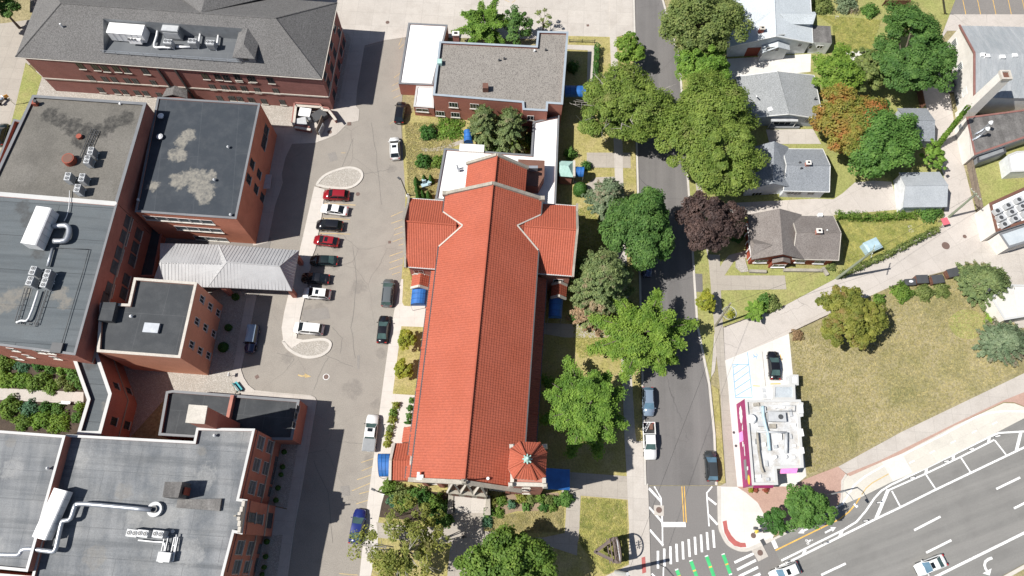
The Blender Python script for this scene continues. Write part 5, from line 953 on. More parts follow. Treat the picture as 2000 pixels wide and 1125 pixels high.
mb = MB(); [mb.beam(W(x0, y0, .3), W(x1, y1, .3), .5, .7) for x0, y0, x1, y1 in ((1463, 530, 1496, 531), (1530, 528, 1605, 529), (1606, 523, 1616, 538))]; tag(mb.build('rubble_wall', m_stoneg), 'low grey rubble wall along the south side of the brick-red bungalow', 'wall')
G1 = gable('garage', 'grey shingled garage tucked behind the orange tree', [(1826, 276), (1781, 275), (1752, 211), (1810, 211.5)], 2.6, 4.0, m_sidingg, m_bluesh, 'garage', .25)
G1b = None
G2 = gable('garage', 'white garage with a pale grey roof at the end of the concrete drive', [(1756, 337), (1835, 335.5), (1850, 404), (1764, 405)], 2.7, 4.2, m_siding, m_greysh if False else surf('silver_shingles', (.30, .32, .34), (.36, .38, .40), .3, .3, .7, None, grain=.3, gs=6, bump=.3), 'garage', .25)
m_rust = paint('dull_rust_trim', (.22, .105, .09), .7)
wh = Bld(); q = WL([(1874, 50), (2110, 55), (2110, 194), (1903, 190)], 5.2); 
zr_ = 7.6; wh.poly = q; wh.t = thing('warehouse', 'white walled warehouse with a ribbed grey metal roof and red coping on its gable', 'warehouse', ctr(q)); r0 = W(1903, 104, zr_); r1 = r0+(q[1]-q[0]).normalized()*26; r1 = up(r1, zr_)
mb = MB(); slab(mb, [q[3], q[2], r1, r0], .15); slab(mb, [q[1], q[0], r0, r1], .15)
for k in range(1, 22): f = k/22; mb.beam(q[3]+(q[2]-q[3])*f+Vector((0, 0, .04)), r0+(r1-r0)*f+Vector((0, 0, .04)), .12, .08).beam(q[0]+(q[1]-q[0])*f+Vector((0, 0, .04)), r0+(r1-r0)*f+Vector((0, 0, .04)), .12, .08)
mb.build('roof', m_barn, wh.t); w = MB().prism(inset(q, .15), -.2, 5.05); pi = inset(q, .15); w.face([up(pi[0], 5.05), up(pi[3], 5.05), r0+Vector((.1, 0, -.1))]); w.build('wall', m_stucco, wh.t)
mb = MB(); e_ = Vector((-.1, 0, .15)); [mb.beam(q[i]+e_, r0+e_, .3, .25) for i in (0, 3)]; mb.build('gable_coping', m_rust, wh.t)
b = Bld(); b.t = wh.t; b.poly = pi; wins(b, 3, [(1864, 85), (1875, 131)], 1.6, 1.5, frame=m_framew, sill=None, cols=4, pane=m_glassb); win(b, 3, 1865, 200, 2.2, 2.4, frame=m_lgrey, sill=None, cols=3, rows=3, pane=m_glassb, name='loading_door'); win(b, 3, 1884, 180, 1.6, 1.4, frame=m_framew, sill=None, cols=3, pane=m_framew)
for x, y in ((1920, 107), (1928, 109), (1958, 111), (1982, 108)): MB().box(*W(x, y, zr_)[:2], zr_-.35, .9, .7, .5).build('roof_vent', m_white, wh.t)
wa = flat('warehouse_annex', 'low white annex with a streaked tar roof south of the metal-roofed warehouse', 'building', [(1887, 229), (2110, 200), (2110, 232), (1903, 303)], 3.6, m_stucco, m_tar, .12, m_rust, .2)
win(wa, 3, 1876, 249, 1.3, 1.0, frame=m_lgrey, sill=None, pane=m_glassb)
cs = thing('factory_chimney', 'tall tapering square white chimney leaning over the metal roof in the view', 'chimney', W(1965, 146, 13)*1); p = W(1965, 146, 13); cs.location = (p.x, p.y, 0)
MB().box(0, 0, 0, 2.0, 2.0, 12.8, R(-4), 0, .78, .78).build('shaft', m_stucco, cs, local=True); mb = MB(); ring(mb, [Vector((x, y, 0)) for x, y in ((-.9, -.9), (.9, -.9), (.9, .9), (-.9, .9))], .3, 12.6, 13.1); mb.build('cap', m_stone, cs, local=True); MB().box(0, 0, 12.81, 1.1, 1.1, .05).build('flue', m_brown, cs, local=True)
for i, (x, y) in enumerate(((1936, 239), (1930, 251))): p = W(x, y, 6.2); t = thing('roof_flue', ('northern' if i == 0 else 'southern')+' of the two silver flue pipes on the tar roof', 'flue', (p.x, p.y, 3.48), 0, 'flues on the tar roof'); MB().cyl(0, 0, 0, .22, 2.6, 8).build('pipe', m_galv, t, local=True); MB().cyl(0, 0, 2.6, .42, .4, 8, 0, .2).build('cowl', m_white, t, local=True); MB().beam((0, 0, .15), (-1.5, -.8, .15), .3, .3).build('duct', m_galv, t, local=True)
ra = flat('white_roof_building', 'building on the right edge with a white flat roof carrying rows of air conditioners', 'building', [(1932, 397), (2080, 330), (2080, 410), (1945, 453)], 4.2, m_stucco, m_whiteroof, .2, m_brown, .5)
rb_ = flat('side_extension', 'low extension with a pale blue-grey roof below the white roof on the right edge', 'building', [(1951, 456), (2080, 413), (2080, 450), (1970, 484)], 3.2, m_stucco, m_bluesh if False else surf('pale_blue_roof', (.36, .40, .43), (.43, .47, .5), .4, .3, .7, (.5, .53, .55), 1, .5, .1), .1, m_cope, .2)
flat('white_shed', 'white slab-roofed building behind the lawn on the right edge', 'building', [(1934, 580), (1975, 556), (2110, 560), (2110, 600), (1962, 625)], 3.0, m_stucco, m_concw, .1, m_copew, .25)
flat('white_outbuilding', 'small white outbuilding on the green rear lawn at the right edge', 'shed', [(1968, 303), (1985, 296), (2090, 290), (2090, 330), (1974, 336)], 2.6, m_siding, m_whiteroof, .05, m_copew, .2)
lt = flat('lean_to', 'dark lean-to shed against the south wall of the tar-roofed annex', 'shed', [(1908, 304), (1960, 282), (1965, 298), (1910, 318)], 2.4, m_mgrey, m_mgrey, .05, m_dgrey, .15)
# ------------------------------------------------------------ the small restaurant
rs = flat('restaurant', 'small flat-roofed restaurant with a magenta street wall and a white roof full of ducts', 'restaurant', [(1455, 781), (1563, 781), (1564, 786), (1568, 787), (1568, 813), (1562, 814), (1569, 913), (1516, 915), (1519, 946.5), (1469, 947)], 4.1, m_stucco, surf('patched_white_roof', (.44, .445, .45), (.54, .545, .55), .5, .35, .65, (.31, .28, .24), .6, .9, .15, 5), .35, m_copew, .4)
d_, n_ = outn(rs.poly, 9); P0, P1 = rs.poly[9], rs.poly[0]; L = (P1-P0).length
mb = MB().prism([P0+n_*.02-d_*.1, P1+n_*.02+d_*.1, P1+n_*.14+d_*.1, P0+n_*.14-d_*.1], .05, 4.15); mg = mb.build('magenta_front', m_mag, rs.t)
def onw(px, py, pts, mat, name, off=.16):
    c = onplane(P0+n_*off, n_, px, py); MB().face([c+d_*u+Vector((0, 0, v)) for u, v in pts]).build(name, mat, rs.t)
blob = [(math.cos(t*.3142)*(1.35+.15*math.sin(t*2.2)), math.sin(t*.3142)*(.72+.1*math.cos(t*3.1))) for t in range(20)]
onw(1447, 810, blob, m_white, 'cloud_sign'); onw(1447.5, 853, [(-.75, -1.2), (.75, -1.2), (.75, 1.0), (-.75, 1.0)], m_pink, 'pink_panel')
onw(1454, 879, [(-.9, -.16), (.9, -.16), (.9, .16), (-.9, .16)], m_white, 'lettering_strip'); onw(1451, 867, [(-.4, -.3), (.4, -.3), (.3, .3), (-.4, .2)], m_white, 'painted_motif'); onw(1460, 915, [(-.3, -.3), (.3, -.3), (.3, .3), (-.2, .3)], m_white, 'painted_motif'); onw(1450, 835, [(-.6, -.3), (.2, -.2), (.6, .3), (-.3, .2)], m_white, 'painted_motif')
ov = [(math.cos(t*.3142)*.75, math.sin(t*.3142)*.6) for t in range(20)]; onw(1462.5, 937, ov, m_orange, 'oval_sign'); onw(1462.5, 937, [(x*.8, y*.75) for x, y in ov], m_yelp if False else paint('yellow_sign', (.75, .55, .05), .5), 'oval_sign', .175)
for y in (907.5, 926.5): 
    c = onplane(P0+n_*.16, n_, 1455.5 if y < 915 else 1457.5, y); MB().face([c+d_*u+Vector((0, 0, v)) for u, v in ((-.75, -.6), (.75, -.6), (.75, .6), (-.75, .6))]).build('window', m_glassb, rs.t)
c = WL([(1471, 948), (1510, 948), (1510, 953), (1471, 953)], 3); mb = MB(); slab(mb, [up(c[0], 3.4), up(c[1], 3.4), up(c[2], 2.8), up(c[3], 2.8)], .06); mb.build('awning', m_mag, rs.t)
c = WL([(1523, 915.5), (1556, 915), (1557, 924), (1524, 925)], 3); mb = MB(); slab(mb, [up(c[0], 3.5), up(c[1], 3.5), up(c[2], 2.8), up(c[3], 2.8)], .06); mb.build('awning', m_pink, rs.t)
flat('store_room', 'low store room with a patched blue-grey roof behind the restaurant', 'building', [(1511, 752), (1552, 752), (1553, 780), (1509, 780)], 2.8, m_stucco, surf('patched_blue_roof', (.36, .40, .43), (.45, .49, .52), .8, .3, .7, (.28, .3, .33), 1.2, .6, .2), .08, m_copew, .15)
flat('white_bin_store', 'little white topless store at the corner of the forecourt', 'shed', [(1543, 732), (1558.5, 732.5), (1559, 752), (1543, 752)], 2.3, m_siding, m_whiteroof, .05, m_copew, .15)
p = W(1500, 768, 2.4); t = thing('walk_in_cooler', 'white cooling box with twin grilles beside the store room', 'cooler', (p.x, p.y, .12)); MB().box(0, 0, 0, 1.5, 1.9, 2.3).build('cabinet', m_white, t, local=True); [MB().box(-.6, y, 2.3, .5, .7, .08).build('grille', m_lgrey, t, local=True) for y in (-.5, .45)]

for x, y, sx, sy, sz, m_ in ((1478, 790, .9, .5, .4, m_stoneg), (1490, 800, 1.0, 1.0, .5, m_lgrey), (1525, 795, 1.4, .35, .3, m_white), (1545, 806, .4, 1.2, .35, m_lgrey), (1552, 830, .5, .5, .4, m_white), (1488, 828, 1.2, .8, .5, m_lgrey), (1510, 832, 1.0, .7, .45, m_stoneg), (1522, 852, .8, 1.1, .5, m_white), (1545, 852, .35, .8, .35, m_lgrey), (1552, 870, .5, .4, .3, m_white), (1480, 862, .6, .8, .5, m_mgrey), (1493, 868, .5, .6, .4, m_white), (1515, 872, .5, .5, .5, m_lgrey), (1550, 893, .7, .4, .3, m_white), (1498, 905, .4, .9, .3, m_lgrey), (1482, 930, .9, .5, .3, m_white), (1500, 936, .5, .5, .4, m_lgrey), (1562, 800, .7, 1.4, .5, m_white), (1566, 845, .3, 1.2, .25, m_white), (1567, 880, .3, 1.0, .3, m_white)):
    p = W(x, y, 4.1); MB().box(p.x, p.y, 3.7 if x < 1560 else 4.16, sx, sy, sz, R(rnd.uniform(-4, 4)), 0, .92, .92).build('roof_fitting', m_, rs.t)
# ------------------------------------------------------------ machines on the roofs
def condenser(label, px, z, rz, group, s=1.0):
    p = W(px[0], px[1], z+1.75); t = thing('condenser_unit', label, 'air conditioner', (p.x, p.y, z), rz, group)
    MB().box(0, 0, .22, 1.25*s, .8*s, 1.5).build('cabinet', m_lgrey, t, local=True)
    [MB().box(0, v*.42*s, .4, 1.1*s, .05, 1.1).build('coil_grille', m_mgrey, t, local=True) for v in (-1, 1)]
    for u in (-.31, .31):
        f = MB().cyl(u*s, 0, 1.72, .27*s, .1, 12).build('fan_guard', m_lgrey, t, local=True); MB().cyl(u*s, 0, 1.822, .22*s, .012, 12).cyl(u*s, 0, 1.835, .07, .03, 8, 1).build('fan', [m_dgrey, m_lgrey], f, local=True)
    for u in (-.5, .5):
        for v in (-.32, .32): MB().box(u*s, v*s, 0, .16, .16, .22).build('foot', m_white, t, local=True)
    return t
gA = 'rooftop condensers in the sunken well'
for i, (x, y, d) in enumerate(((327, 80, 'western of the three condensers in the sunken roof well'), (375, 79, 'middle of the three condensers in the sunken roof well'), (410, 82, 'condenser nearest the dormer in the sunken roof well'))): condenser(d, (x, y), zf, R(-4), gA, 1.15)
g1 = 'condensers clustered on the grit roof'
for x, y, d in ((176, 294, 'twin-fan condenser at the north end of the black pipe rack on the grit roof'), (169, 311, 'second twin-fan condenser down the rack, beside the clay pot vent'), (131, 344, 'twin-fan condenser furthest west in the grit-roof cluster'), (159, 346, 'twin-fan condenser in the middle of the grit-roof cluster'), (150, 367, 'twin-fan condenser closest to the white seam of the grit roof')): condenser(d, (x, y), hW-.25, R(88), g1, 1.1)
g2 = 'condensers on the blue-grey roof'
for x, y, d in ((63, 528, 'upper left twin-fan condenser on the blue-grey roof'), (57, 548, 'lower left twin-fan condenser on the blue-grey roof'), (91, 534, 'upper right condenser on the blue-grey roof, beside the ladder rack'), (85, 552, 'lower right condenser on the blue-grey roof, above the pipe rack')): condenser(d, (x, y), hW-.25, R(82), g2, 1.1)
g3 = 'condensers in a row on the silver-grey roof'
for x, y, d in ((257, 1041, 'leftmost condenser of the row on the silver-grey roof'), (278, 1042, 'middle condenser of the row on the silver-grey roof'), (308, 1043, 'condenser of the row closest to the white pipe frame')): condenser(d, (x, y), hE-.35, R(-6), g3, 1.15)
def ahu(label, px, z, L, Wd, H, rz, hood=True):
    p = W(px[0], px[1], z+H/2); t = thing('air_handler', label, 'air handler', (p.x, p.y, z), rz)
    b = MB().box(0, 0, .3, L, Wd, H-.3); b.build('cabinet', m_white, t, local=True)
    MB().box(0, 0, H, L*1.01, Wd*1.04, .12, 0, 0, 1, .86).build('lid', m_white, t, local=True)
    MB().box(-L*.3, 0, 0, .3, Wd, .3).box(L*.3, 0, 0, .3, Wd, .3).build('skid', m_dgrey, t, local=True)
    s = MB()
    for k in range(1, 6): s.box(-L/2+L*k/6, -Wd/2-.015, .45, .05, .03, H-.55).box(-L/2+L*k/6, Wd/2+.015, .45, .05, .03, H-.55)
    s.build('panel_joint', m_lgrey, t, local=True)
    if hood:
        MB().box(L*.25, -Wd/2-.35, .7, L*.35, .7, .9, 0, 0, 1, .6).build('intake_hood', m_white, t, local=True)
        for k in range(3): MB().cyl(L*.1+k*.55, -Wd/2-.5, 1.62, .22, .06, 10).build('fan', m_dgrey, t, local=True)
    return t
ahu('long white air handler at the west end of the sunken roof well', (252, 65), zf, 6.2, 2.2, 2.3, R(-5))
ahu('white air handler with a looping silver duct on the blue-grey roof', (80, 447), hW-.25, 6.2, 2.4, 2.4, R(261)); ahu('narrow white air handler across the step between the two lower roofs', (105, 1004), hE, 6.3, 1.9, 1.7, R(76), False)
p = W(340, 62, zf+1); t = thing('exhaust_unit', 'square dark louvred unit standing in the middle of the sunken roof well', 'air handler', (p.x, p.y, zf), R(-5)); MB().box(0, 0, .2, 3.0, 2.2, 2.2).build('cabinet', m_mgrey, t, local=True); MB().box(0, 0, 2.4, 2.8, 2.0, .06).build('lid', m_lgrey, t, local=True); MB().box(0, -1.12, .6, 2.6, .05, 1.4).build('louvre', m_lgrey, t, local=True)
def pipes(name, label, paths, r, mat, cat='pipe'):
    if len(paths) == 1: return tag(MB().tube(smoothpoly(paths[0], 3, False) if len(paths[0]) > 3 else paths[0], r, 7).build(name, mat, smooth=True), label, cat)
    t = thing(name, label, cat, paths[0][0])
    for pth in paths: MB().tube(smoothpoly(pth, 3, False) if len(pth) > 3 else pth, r, 7).build('pipe_run', mat, t, smooth=True)
    return t
def PL(l, z): return [W(x, y, z) for x, y in l]
pipes('duct_pipe', 'white lagged pipe running along the floor of the sunken roof well', [PL([(308, 55), (306, 70), (301, 91), (318, 92), (334, 93)], zf+.6), PL([(392, 62), (388, 84)], zf+.6), PL([(427, 66), (424, 88)], zf+.6), PL([(345, 91), (372, 92)], zf+.4)], .2, m_white)
pipes('loop_duct', 'fat silver duct looping out of the air handler on the blue-grey roof', [PL([(103, 442), (118, 441), (130, 441), (135, 448), (133, 462), (126, 470), (105, 471)], hW+.5)], .42, m_galv, 'duct')
pipes('long_duct', 'long silver pipe zigzagging over the silver-grey roof to a round curb', [PL([(-20, 1082), (32, 1084), (40, 1080), (43, 1074), (60, 1072), (98, 1077), (108, 1074), (114, 1050), (121, 1020), (126, 1017), (138, 1013), (146, 990), (155, 984), (200, 987), (295, 996)], hE+.9)], .31, m_galv, 'duct')
p = W(303, 995, hE); tag(MB().cyl(p.x, p.y, hE-.35, 1.0, .6, 16).cyl(p.x, p.y, hE+.25, .5, .3, 12, 1).build('roof_curb', [m_lgrey, m_dgrey]), 'round pale curb where the long silver pipe enters the roof', 'roof curb')
pipes('flue_pipe', 'straight grey flue dropping south from the air handler on the blue-grey roof', [PL([(103, 484), (93, 520)], hW+.2)], .22, m_galv); pipes('gas_line', 'thin white line snaking from the grit roof to the air handler', [PL([(136, 372), (135, 400), (131, 420), (125, 432)], hW+.1)], .06, m_white, 'line')
pipes('gas_line', 'thin dark gas line with a right-angled turn on the blue-grey roof', [PL([(110, 484), (174, 487)], hW), PL([(174, 487), (160, 537)], hW), PL([(160, 537), (138, 610), (120, 672)], hW)], .05, m_dgrey, 'line')
def rack(label, paths, z, mat=m_dgrey):
    mb = MB()
    for a, b in paths:
        A_, B_ = W(*a, z), W(*b, z); d = (B_-A_).normalized(); n = Vector((-d.y, d.x, 0))*.25; mb.beam(A_+n, B_+n, .08, .1).beam(A_-n, B_-n, .08, .1); k = int((B_-A_).length/.8)
        for i in range(k+1): c = A_+(B_-A_)*(i/max(1, k)); mb.beam(c-n, c+n, .06, .06).tube([c, up(c, z-.3)], .05, 4)
    return tag(mb.build('pipe_rack', mat), label, 'pipe rack')
rack('black pipe rack between the condensers on the grit roof', [((190, 255), (164, 315)), ((182, 252), (158, 308))], hW); rack('pair of black pipe racks below the condensers on the blue-grey roof', [((52, 562), (32, 628)), ((92, 566), (70, 634)), ((32, 630), (70, 634))], hW+.05); rack('white pipe frame beside the condenser row on the silver-grey roof', [((325, 1048), (314, 1098)), ((344, 1050), (334, 1096))], hE+.2, m_white)
pipes('lagged_pipe', 'white lagged pipe between the black racks on the blue-grey roof', [PL([(75, 568), (56, 622), (42, 626), (32, 630)], hW+.3)], .16, m_white)
pipes('lagged_pipe', 'white lagged pipe run in front of the condenser row', [PL([(270, 1055), (300, 1058), (322, 1062), (316, 1095)], hE+.2), PL([(345, 1044), (338, 1096)], hE+.2)], .1, m_white)
q = [(W(318, 1088, hE).x, W(318, 1088, hE).y)]; p = W(325, 1088, hE); tag(MB().box(p.x, p.y, hE-.2, 1.7, 1.2, 1.0, R(-5)).build('pipe_box', m_lgrey), 'grey box at the foot of the white pipe frame', 'box')
p = W(131, 308, hW+.9); tag(MB().cyl(p.x, p.y, hW-.25, 1.0, 1.0, 16, 0, .95).cyl(p.x, p.y, hW+.752, .8, .03, 16, 1).build('round_vent', [m_redp, m_brown]), 'round rusty red vent drum on the grit roof', 'vent')
p = W(155, 267, hW); tag(MB().cyl(p.x, p.y, hW-.25, .45, .5, 12).build('round_vent', m_redp), 'little rusty vent drum north of the big one', 'vent')
p = W(70, 203, hW); tag(MB().box(p.x, p.y, hW-.25, .7, .7, .8).cyl(p.x+.2, p.y+.1, hW+.25, .3, .5, 8, 1).build('corner_vent', [m_redp, m_dgrey]), 'red and black vent in the corner of the grit roof', 'vent')
for x, y, z, l in ((237, 205, hW-.5, 'white capped vent near the north parapet of the grit roof'), (316, 229, hB-.1, 'white mushroom vent on the west edge of the stained membrane roof'), (314, 269, hB-.1, 'second white mushroom vent down the west edge of the stained membrane roof'), (447, 289, hB-.1, 'small vent at the east edge of the stained membrane roof'), (420, 353, hB-.1, 'small vent beside the largest pale stain'), (272, 392, hB-.1, 'vent near the south-west corner of the stained membrane roof'), (452, 421, hB-.1, 'vent near the south-east corner of the stained membrane roof'), (340, 1038, hE-.3, 'small grey vent east of the condenser row'), (258, 619, 10.45, 'white pipe vent on the dark pale-rimmed roof'), (421, 851, hE-.3, 'small grey vent near the north edge of the silver-grey roof'), (96, 915, 14.1, 'small vent on the lower left roof')):
    p = W(x, y, z); big = 'mushroom' in l; tag(MB().cyl(p.x, p.y, z-.05, .14 if not big else .3, .5, 8).cyl(p.x, p.y, z+.45, .25 if not big else .55, .18, 10, 0, .1 if not big else .25).build('roof_vent', m_white if 'white' in l else m_lgrey), l, 'vent')
# stepped roof penthouse with its ramp on the silver roof
c = WL([(322, 941), (356, 941), (348, 972), (317, 971)], hE+2.6); t = thing('stair_head', 'grey stair head with a small red door and a sloping tail on the silver roof', 'stair head', (c[0].x, c[0].y, hE-.35)); MB().prism(c, hE-.4, hE+2.6).build('wall', m_tar, t); a, b, c2, d = W(343, 975, hE+.6), W(433, 974, hE), W(429, 998, hE), W(341, 991, hE+.6); MB().prism([a, b, c2, d], hE-.4, hE+.1).build('sloping_tail', m_tar, t); e = c[1]; MB().box(e.x+.1, e.y-1.1, hE, .12, 1.0, 1.9, R(-4)).build('door', m_redp, t)
# equipment on the restaurant and the white roof at the right edge
def boxunit(label, px, z, sx, sy, sz, rz=0, mat=None, name='rooftop_unit', fan=True):
    p = W(px[0], px[1], z+sz); t = thing(name, label, 'rooftop unit', (p.x, p.y, z), rz); MB().box(0, 0, 0, sx, sy, sz).build('cabinet', mat or m_lgrey, t, local=True); MB().box(0, 0, sz, sx*1.03, sy*1.03, .06).build('lid', mat or m_lgrey, t, local=True)
    if fan: MB().cyl(sx*.2, 0, sz+.06, min(sx, sy)*.28, .06, 12).build('fan', m_dgrey, t, local=True)
    return t
zR = 3.75
boxunit('flat grey rooftop unit with a black fan on the restaurant', (1518, 814), zR, 2.6, 1.4, .8, R(-2)); p = W(1470, 817, zR+.9); t = thing('exhaust_fan', 'round white exhaust fan at the north-west of the restaurant roof', 'fan', (p.x, p.y, zR)); MB().cyl(0, 0, 0, .55, .5, 14).build('curb', m_lgrey, t, local=True); MB().cyl(0, 0, .5, .75, .35, 14, 0, .5).build('cowl', m_white, t, local=True)
pipes('supply_duct', 'pale blue box duct bending along the middle of the restaurant roof', [PL([(1490, 793), (1491, 812), (1497, 838), (1500, 848), (1503, 880)], zR+.45)], .24, m_pblue, 'duct'); pipes('supply_duct', 'rusty tan duct on the west side of the restaurant roof', [PL([(1479, 845), (1482, 880)], zR+.6), PL([(1482, 880), (1487, 912), (1491, 923)], zR+.4)], .2, m_stoneg, 'duct')
pipes('supply_duct', 'long white duct on the east side of the restaurant roof', [PL([(1536, 845), (1535, 885)], zR+.45)], .26, m_lgrey, 'duct'); pipes('supply_duct', 'grey crosswise duct in the middle of the restaurant roof', [PL([(1478, 843), (1510, 844), (1534, 845)], zR+.5)], .18, m_lgrey, 'duct'); pipes('conduit', 'thin pipe loop at the north end of the restaurant roof', [PL([(1470, 803), (1552, 803)], zR+.3), PL([(1552, 803), (1553, 793), (1500, 792)], zR+.3)], .09, m_lgrey)
for x, y, l in ((1513, 893, 'little dome vent in the lower middle of the restaurant roof'), (1533, 893, 'white vent below the long white duct'), (1514, 795, 'white vent at the north edge of the restaurant roof')): p = W(x, y, zR); tag(MB().cyl(p.x, p.y, zR-.05, .35, .5, 10, 0, .25).build('roof_vent', m_white), l, 'vent')
i = 0
for r_ in range(3):
    for c_ in range(3):
        x, y = 1950+r_*7+c_*21, 411+r_*13-c_*11; p = W(x, y, 5); w_ = ('first', 'second', 'last in view')[c_]; q_ = ('top', 'middle', 'bottom')[r_]
        t = thing('package_unit', f'package air conditioner, {w_} from left, {q_} row of the right-edge roof', 'air conditioner', (p.x, p.y, 4.0), R(24), 'package units on the white roof'); MB().box(0, 0, .15, 1.3, 1.0, .9).build('cabinet', m_lgrey, t, local=True); MB().cyl(-.2, 0, 1.05, .36, .08, 12).build('fan', m_dgrey, t, local=True); MB().box(.9, 0, .3, .6, .7, .4).build('duct', m_white, t, local=True)

# ------------------------------------------------------------ vehicles
m_tyre = paint('tyre_rubber', (.014, .014, .015), .8); m_rim = paint('wheel_rim', (.33, .33, .34), .35, .6); m_cgl = glassy('car_glass', (.012, .016, .02), .05); m_cglg = glassy('green_car_glass', (.055, .095, .09), .08); m_cglb = glassy('blue_car_glass', (.09, .16, .22), .08)
m_head = paint('headlamp', (.6, .62, .64), .15); m_tail = paint('tail_lamp', (.35, .015, .015), .25); m_plast = paint('black_plastic', (.02, .02, .022), .6)
def carpaint(n, c, metal=.25):
    m, nt, b = newmat(n, .22, metal, .6); b.inputs['Base Color'].default_value = (*c, 1); b.inputs['Coat Weight'].default_value = .6; b.inputs['Coat Roughness'].default_value = .06; return m
c_white = carpaint('white_car_paint', (.72, .72, .71), 0); c_black = carpaint('black_car_paint', (.012, .012, .015)); c_red = carpaint('red_car_paint', (.30, .014, .022)); c_grey = carpaint('grey_car_paint', (.13, .145, .15)); c_dgrey = carpaint('charcoal_car_paint', (.05, .055, .058)); c_blue = carpaint('blue_car_paint', (.018, .03, .17)); c_navy = carpaint('navy_car_paint', (.018, .03, .085)); c_sil = carpaint('silver_blue_paint', (.22, .28, .36)); c_dgn = carpaint('dark_green_black_paint', (.012, .022, .022))
SPEC = {  # length, width, height, belt, windshield base/top, rear glass top/base (x from the middle, + is the nose), hood height, tail height
 'sedan': (4.8, 1.82, 1.45, .95, 1.25, .3, -.85, -1.75, .88, .98), 'hatch': (4.4, 1.8, 1.5, .97, 1.2, .3, -1.3, -1.95, .92, 1.0), 'suv': (4.7, 1.88, 1.7, 1.08, 1.3, .4, -1.6, -2.15, 1.02, 1.08), 'van': (5.0, 1.95, 1.75, 1.08, 1.6, .65, -1.95, -2.3, 1.0, 1.08), 'pickup': (5.8, 1.98, 1.85, 1.15, 1.45, .6, -.7, -1.0, 1.12, 1.12), 'jeep': (4.7, 1.88, 1.85, 1.15, .95, .72, -2.1, -2.2, 1.12, 1.15)}
def car(kind, label, cx, cy, ang, col, group=None, roofm=None, glass=None, sunroof=False, scale=1, rear=None, cat='car', bed=None, name=None):
    L, Wd, H, zb_, xw, xwt, xrt, xr, zh, zt_ = SPEC[kind]; p = W(cx, cy, .75); glass = glass or m_cgl
    t = thing(name or {'sedan': 'parked_sedan', 'hatch': 'parked_hatchback', 'suv': 'parked_suv', 'van': 'parked_van', 'pickup': 'pickup_truck', 'jeep': 'off_road_car'}[kind], label, cat, (p.x, p.y, .02), ang, group); t.scale = (scale,)*3
    h = L/2; st = [(-h, .80, .62), (-h+.12, .93, zt_-.12), (-h+.4, .98, zt_-.02), (xr, 1, zb_-.02), (-.3, 1, zb_), (xw, 1, zb_-.01), (xw+.35, .985, (zb_+zh)/2), (h-.55, .95, zh-.1), (h-.15, .85, .76), (h, .68, .58)]
    if kind == 'jeep': st = [(-h, .95, .9), (-h+.1, 1, zb_), (xr, 1, zb_), (-.3, 1, zb_), (xw, .98, zb_), (xw+.1, .85, zh), (h-.4, .8, zh-.06), (h-.1, .78, .95), (h, .74, .7)]
    mb = MB(); ringn = 11; w2 = Wd/2
    for x, wf, z in st:
        w_ = w2*wf; b_ = .27
        for yy, zz in ((-.75*w_, b_-.02), (-.97*w_, b_+.05), (-w_, .52), (-.985*w_, z*.8), (-.93*w_, z-.02), (0, z+.045), (.93*w_, z-.02), (.985*w_, z*.8), (w_, .52), (.97*w_, b_+.05), (.75*w_, b_-.02)): mb.v.append((x, yy, max(zz, b_-.02)))
    n_ = len(st)
    for i in range(n_-1):
        for k in range(ringn): l = (k+1) % ringn; mb.f.append((i*ringn+k, (i+1)*ringn+k, (i+1)*ringn+l, i*ringn+l)); mb.m.append(0)
    mb.f.append(tuple(range(ringn))[::-1]); mb.m.append(0); mb.f.append(tuple(range((n_-1)*ringn, n_*ringn))); mb.m.append(0)
    if kind == 'pickup':     # open bed: cut by building the bed walls above a lower rear body
        mb = MB(); w_ = w2
        for x, wf, z in [(-1.05, 1, 1.1), (-.3, 1, zb_), (xw, 1, zb_-.01), (xw+.35, .985, 1.15), (h-.5, .96, 1.06), (h-.12, .88, .9), (h, .74, .66)]:
            ww = w2*wf
            for yy, zz in ((-.75*ww, .28), (-.97*ww, .34), (-ww, .6), (-.985*ww, z*.82), (-.93*ww, z-.02), (0, z+.05), (.93*ww, z-.02), (.985*ww, z*.82), (ww, .6), (.97*ww, .34), (.75*ww, .28)): mb.v.append((x, yy, zz))
        for i in range(6):
            for k in range(ringn): l = (k+1) % ringn; mb.f.append((i*ringn+k, (i+1)*ringn+k, (i+1)*ringn+l, i*ringn+l)); mb.m.append(0)
        mb.f.append(tuple(range(ringn))[::-1]); mb.m.append(0); mb.f.append(tuple(range(6*ringn, 7*ringn))); mb.m.append(0)
        bl = 1.95; bb = MB().box(-h+bl/2+.02, w2-.05, .5, bl, .1, .66).box(-h+bl/2+.02, -w2+.05, .5, bl, .1, .66).box(-h+.06, 0, .5, .1, Wd-.2, .66).box(-1.03, 0, .5, .1, Wd-.2, .66).box(-h+bl/2+.02, 0, .4, bl, Wd-.05, .12); bb.build('truck_bed', col, t, local=True)
        MB().box(-h+bl/2+.02, 0, .525, bl-.2, Wd-.22, .02).build('bed_liner', m_plast, t, local=True)
        if bed == 'cover': MB().box(-h+bl/2+.02, 0, 1.17, bl+.02, Wd-.06, .06, 0, 0, .97, .95).build('bed_cover', m_mgrey, t, local=True)
    bo = mb.build('body', col, t, local=True, smooth=True, weld=True)
    # greenhouse
    wb, wt = w2*.92, w2*.74; zt2 = H-.06; C = [(xw, wb, zb_-.02), (xwt, wt, zt2), (xrt, wt*.97, zt2), (xr, wb*.95, zb_-.02)]
    cb_ = MB(); pts = []
    for x, w_, z in C: pts += [Vector((x, -w_, z)), Vector((x, w_, z))]
    for i in range(3): cb_.face([pts[2*i], pts[2*i+2], pts[2*i+3], pts[2*i+1]])
    for s in (0, 1): cb_.face([pts[s], pts[2+s], pts[4+s], pts[6+s]])
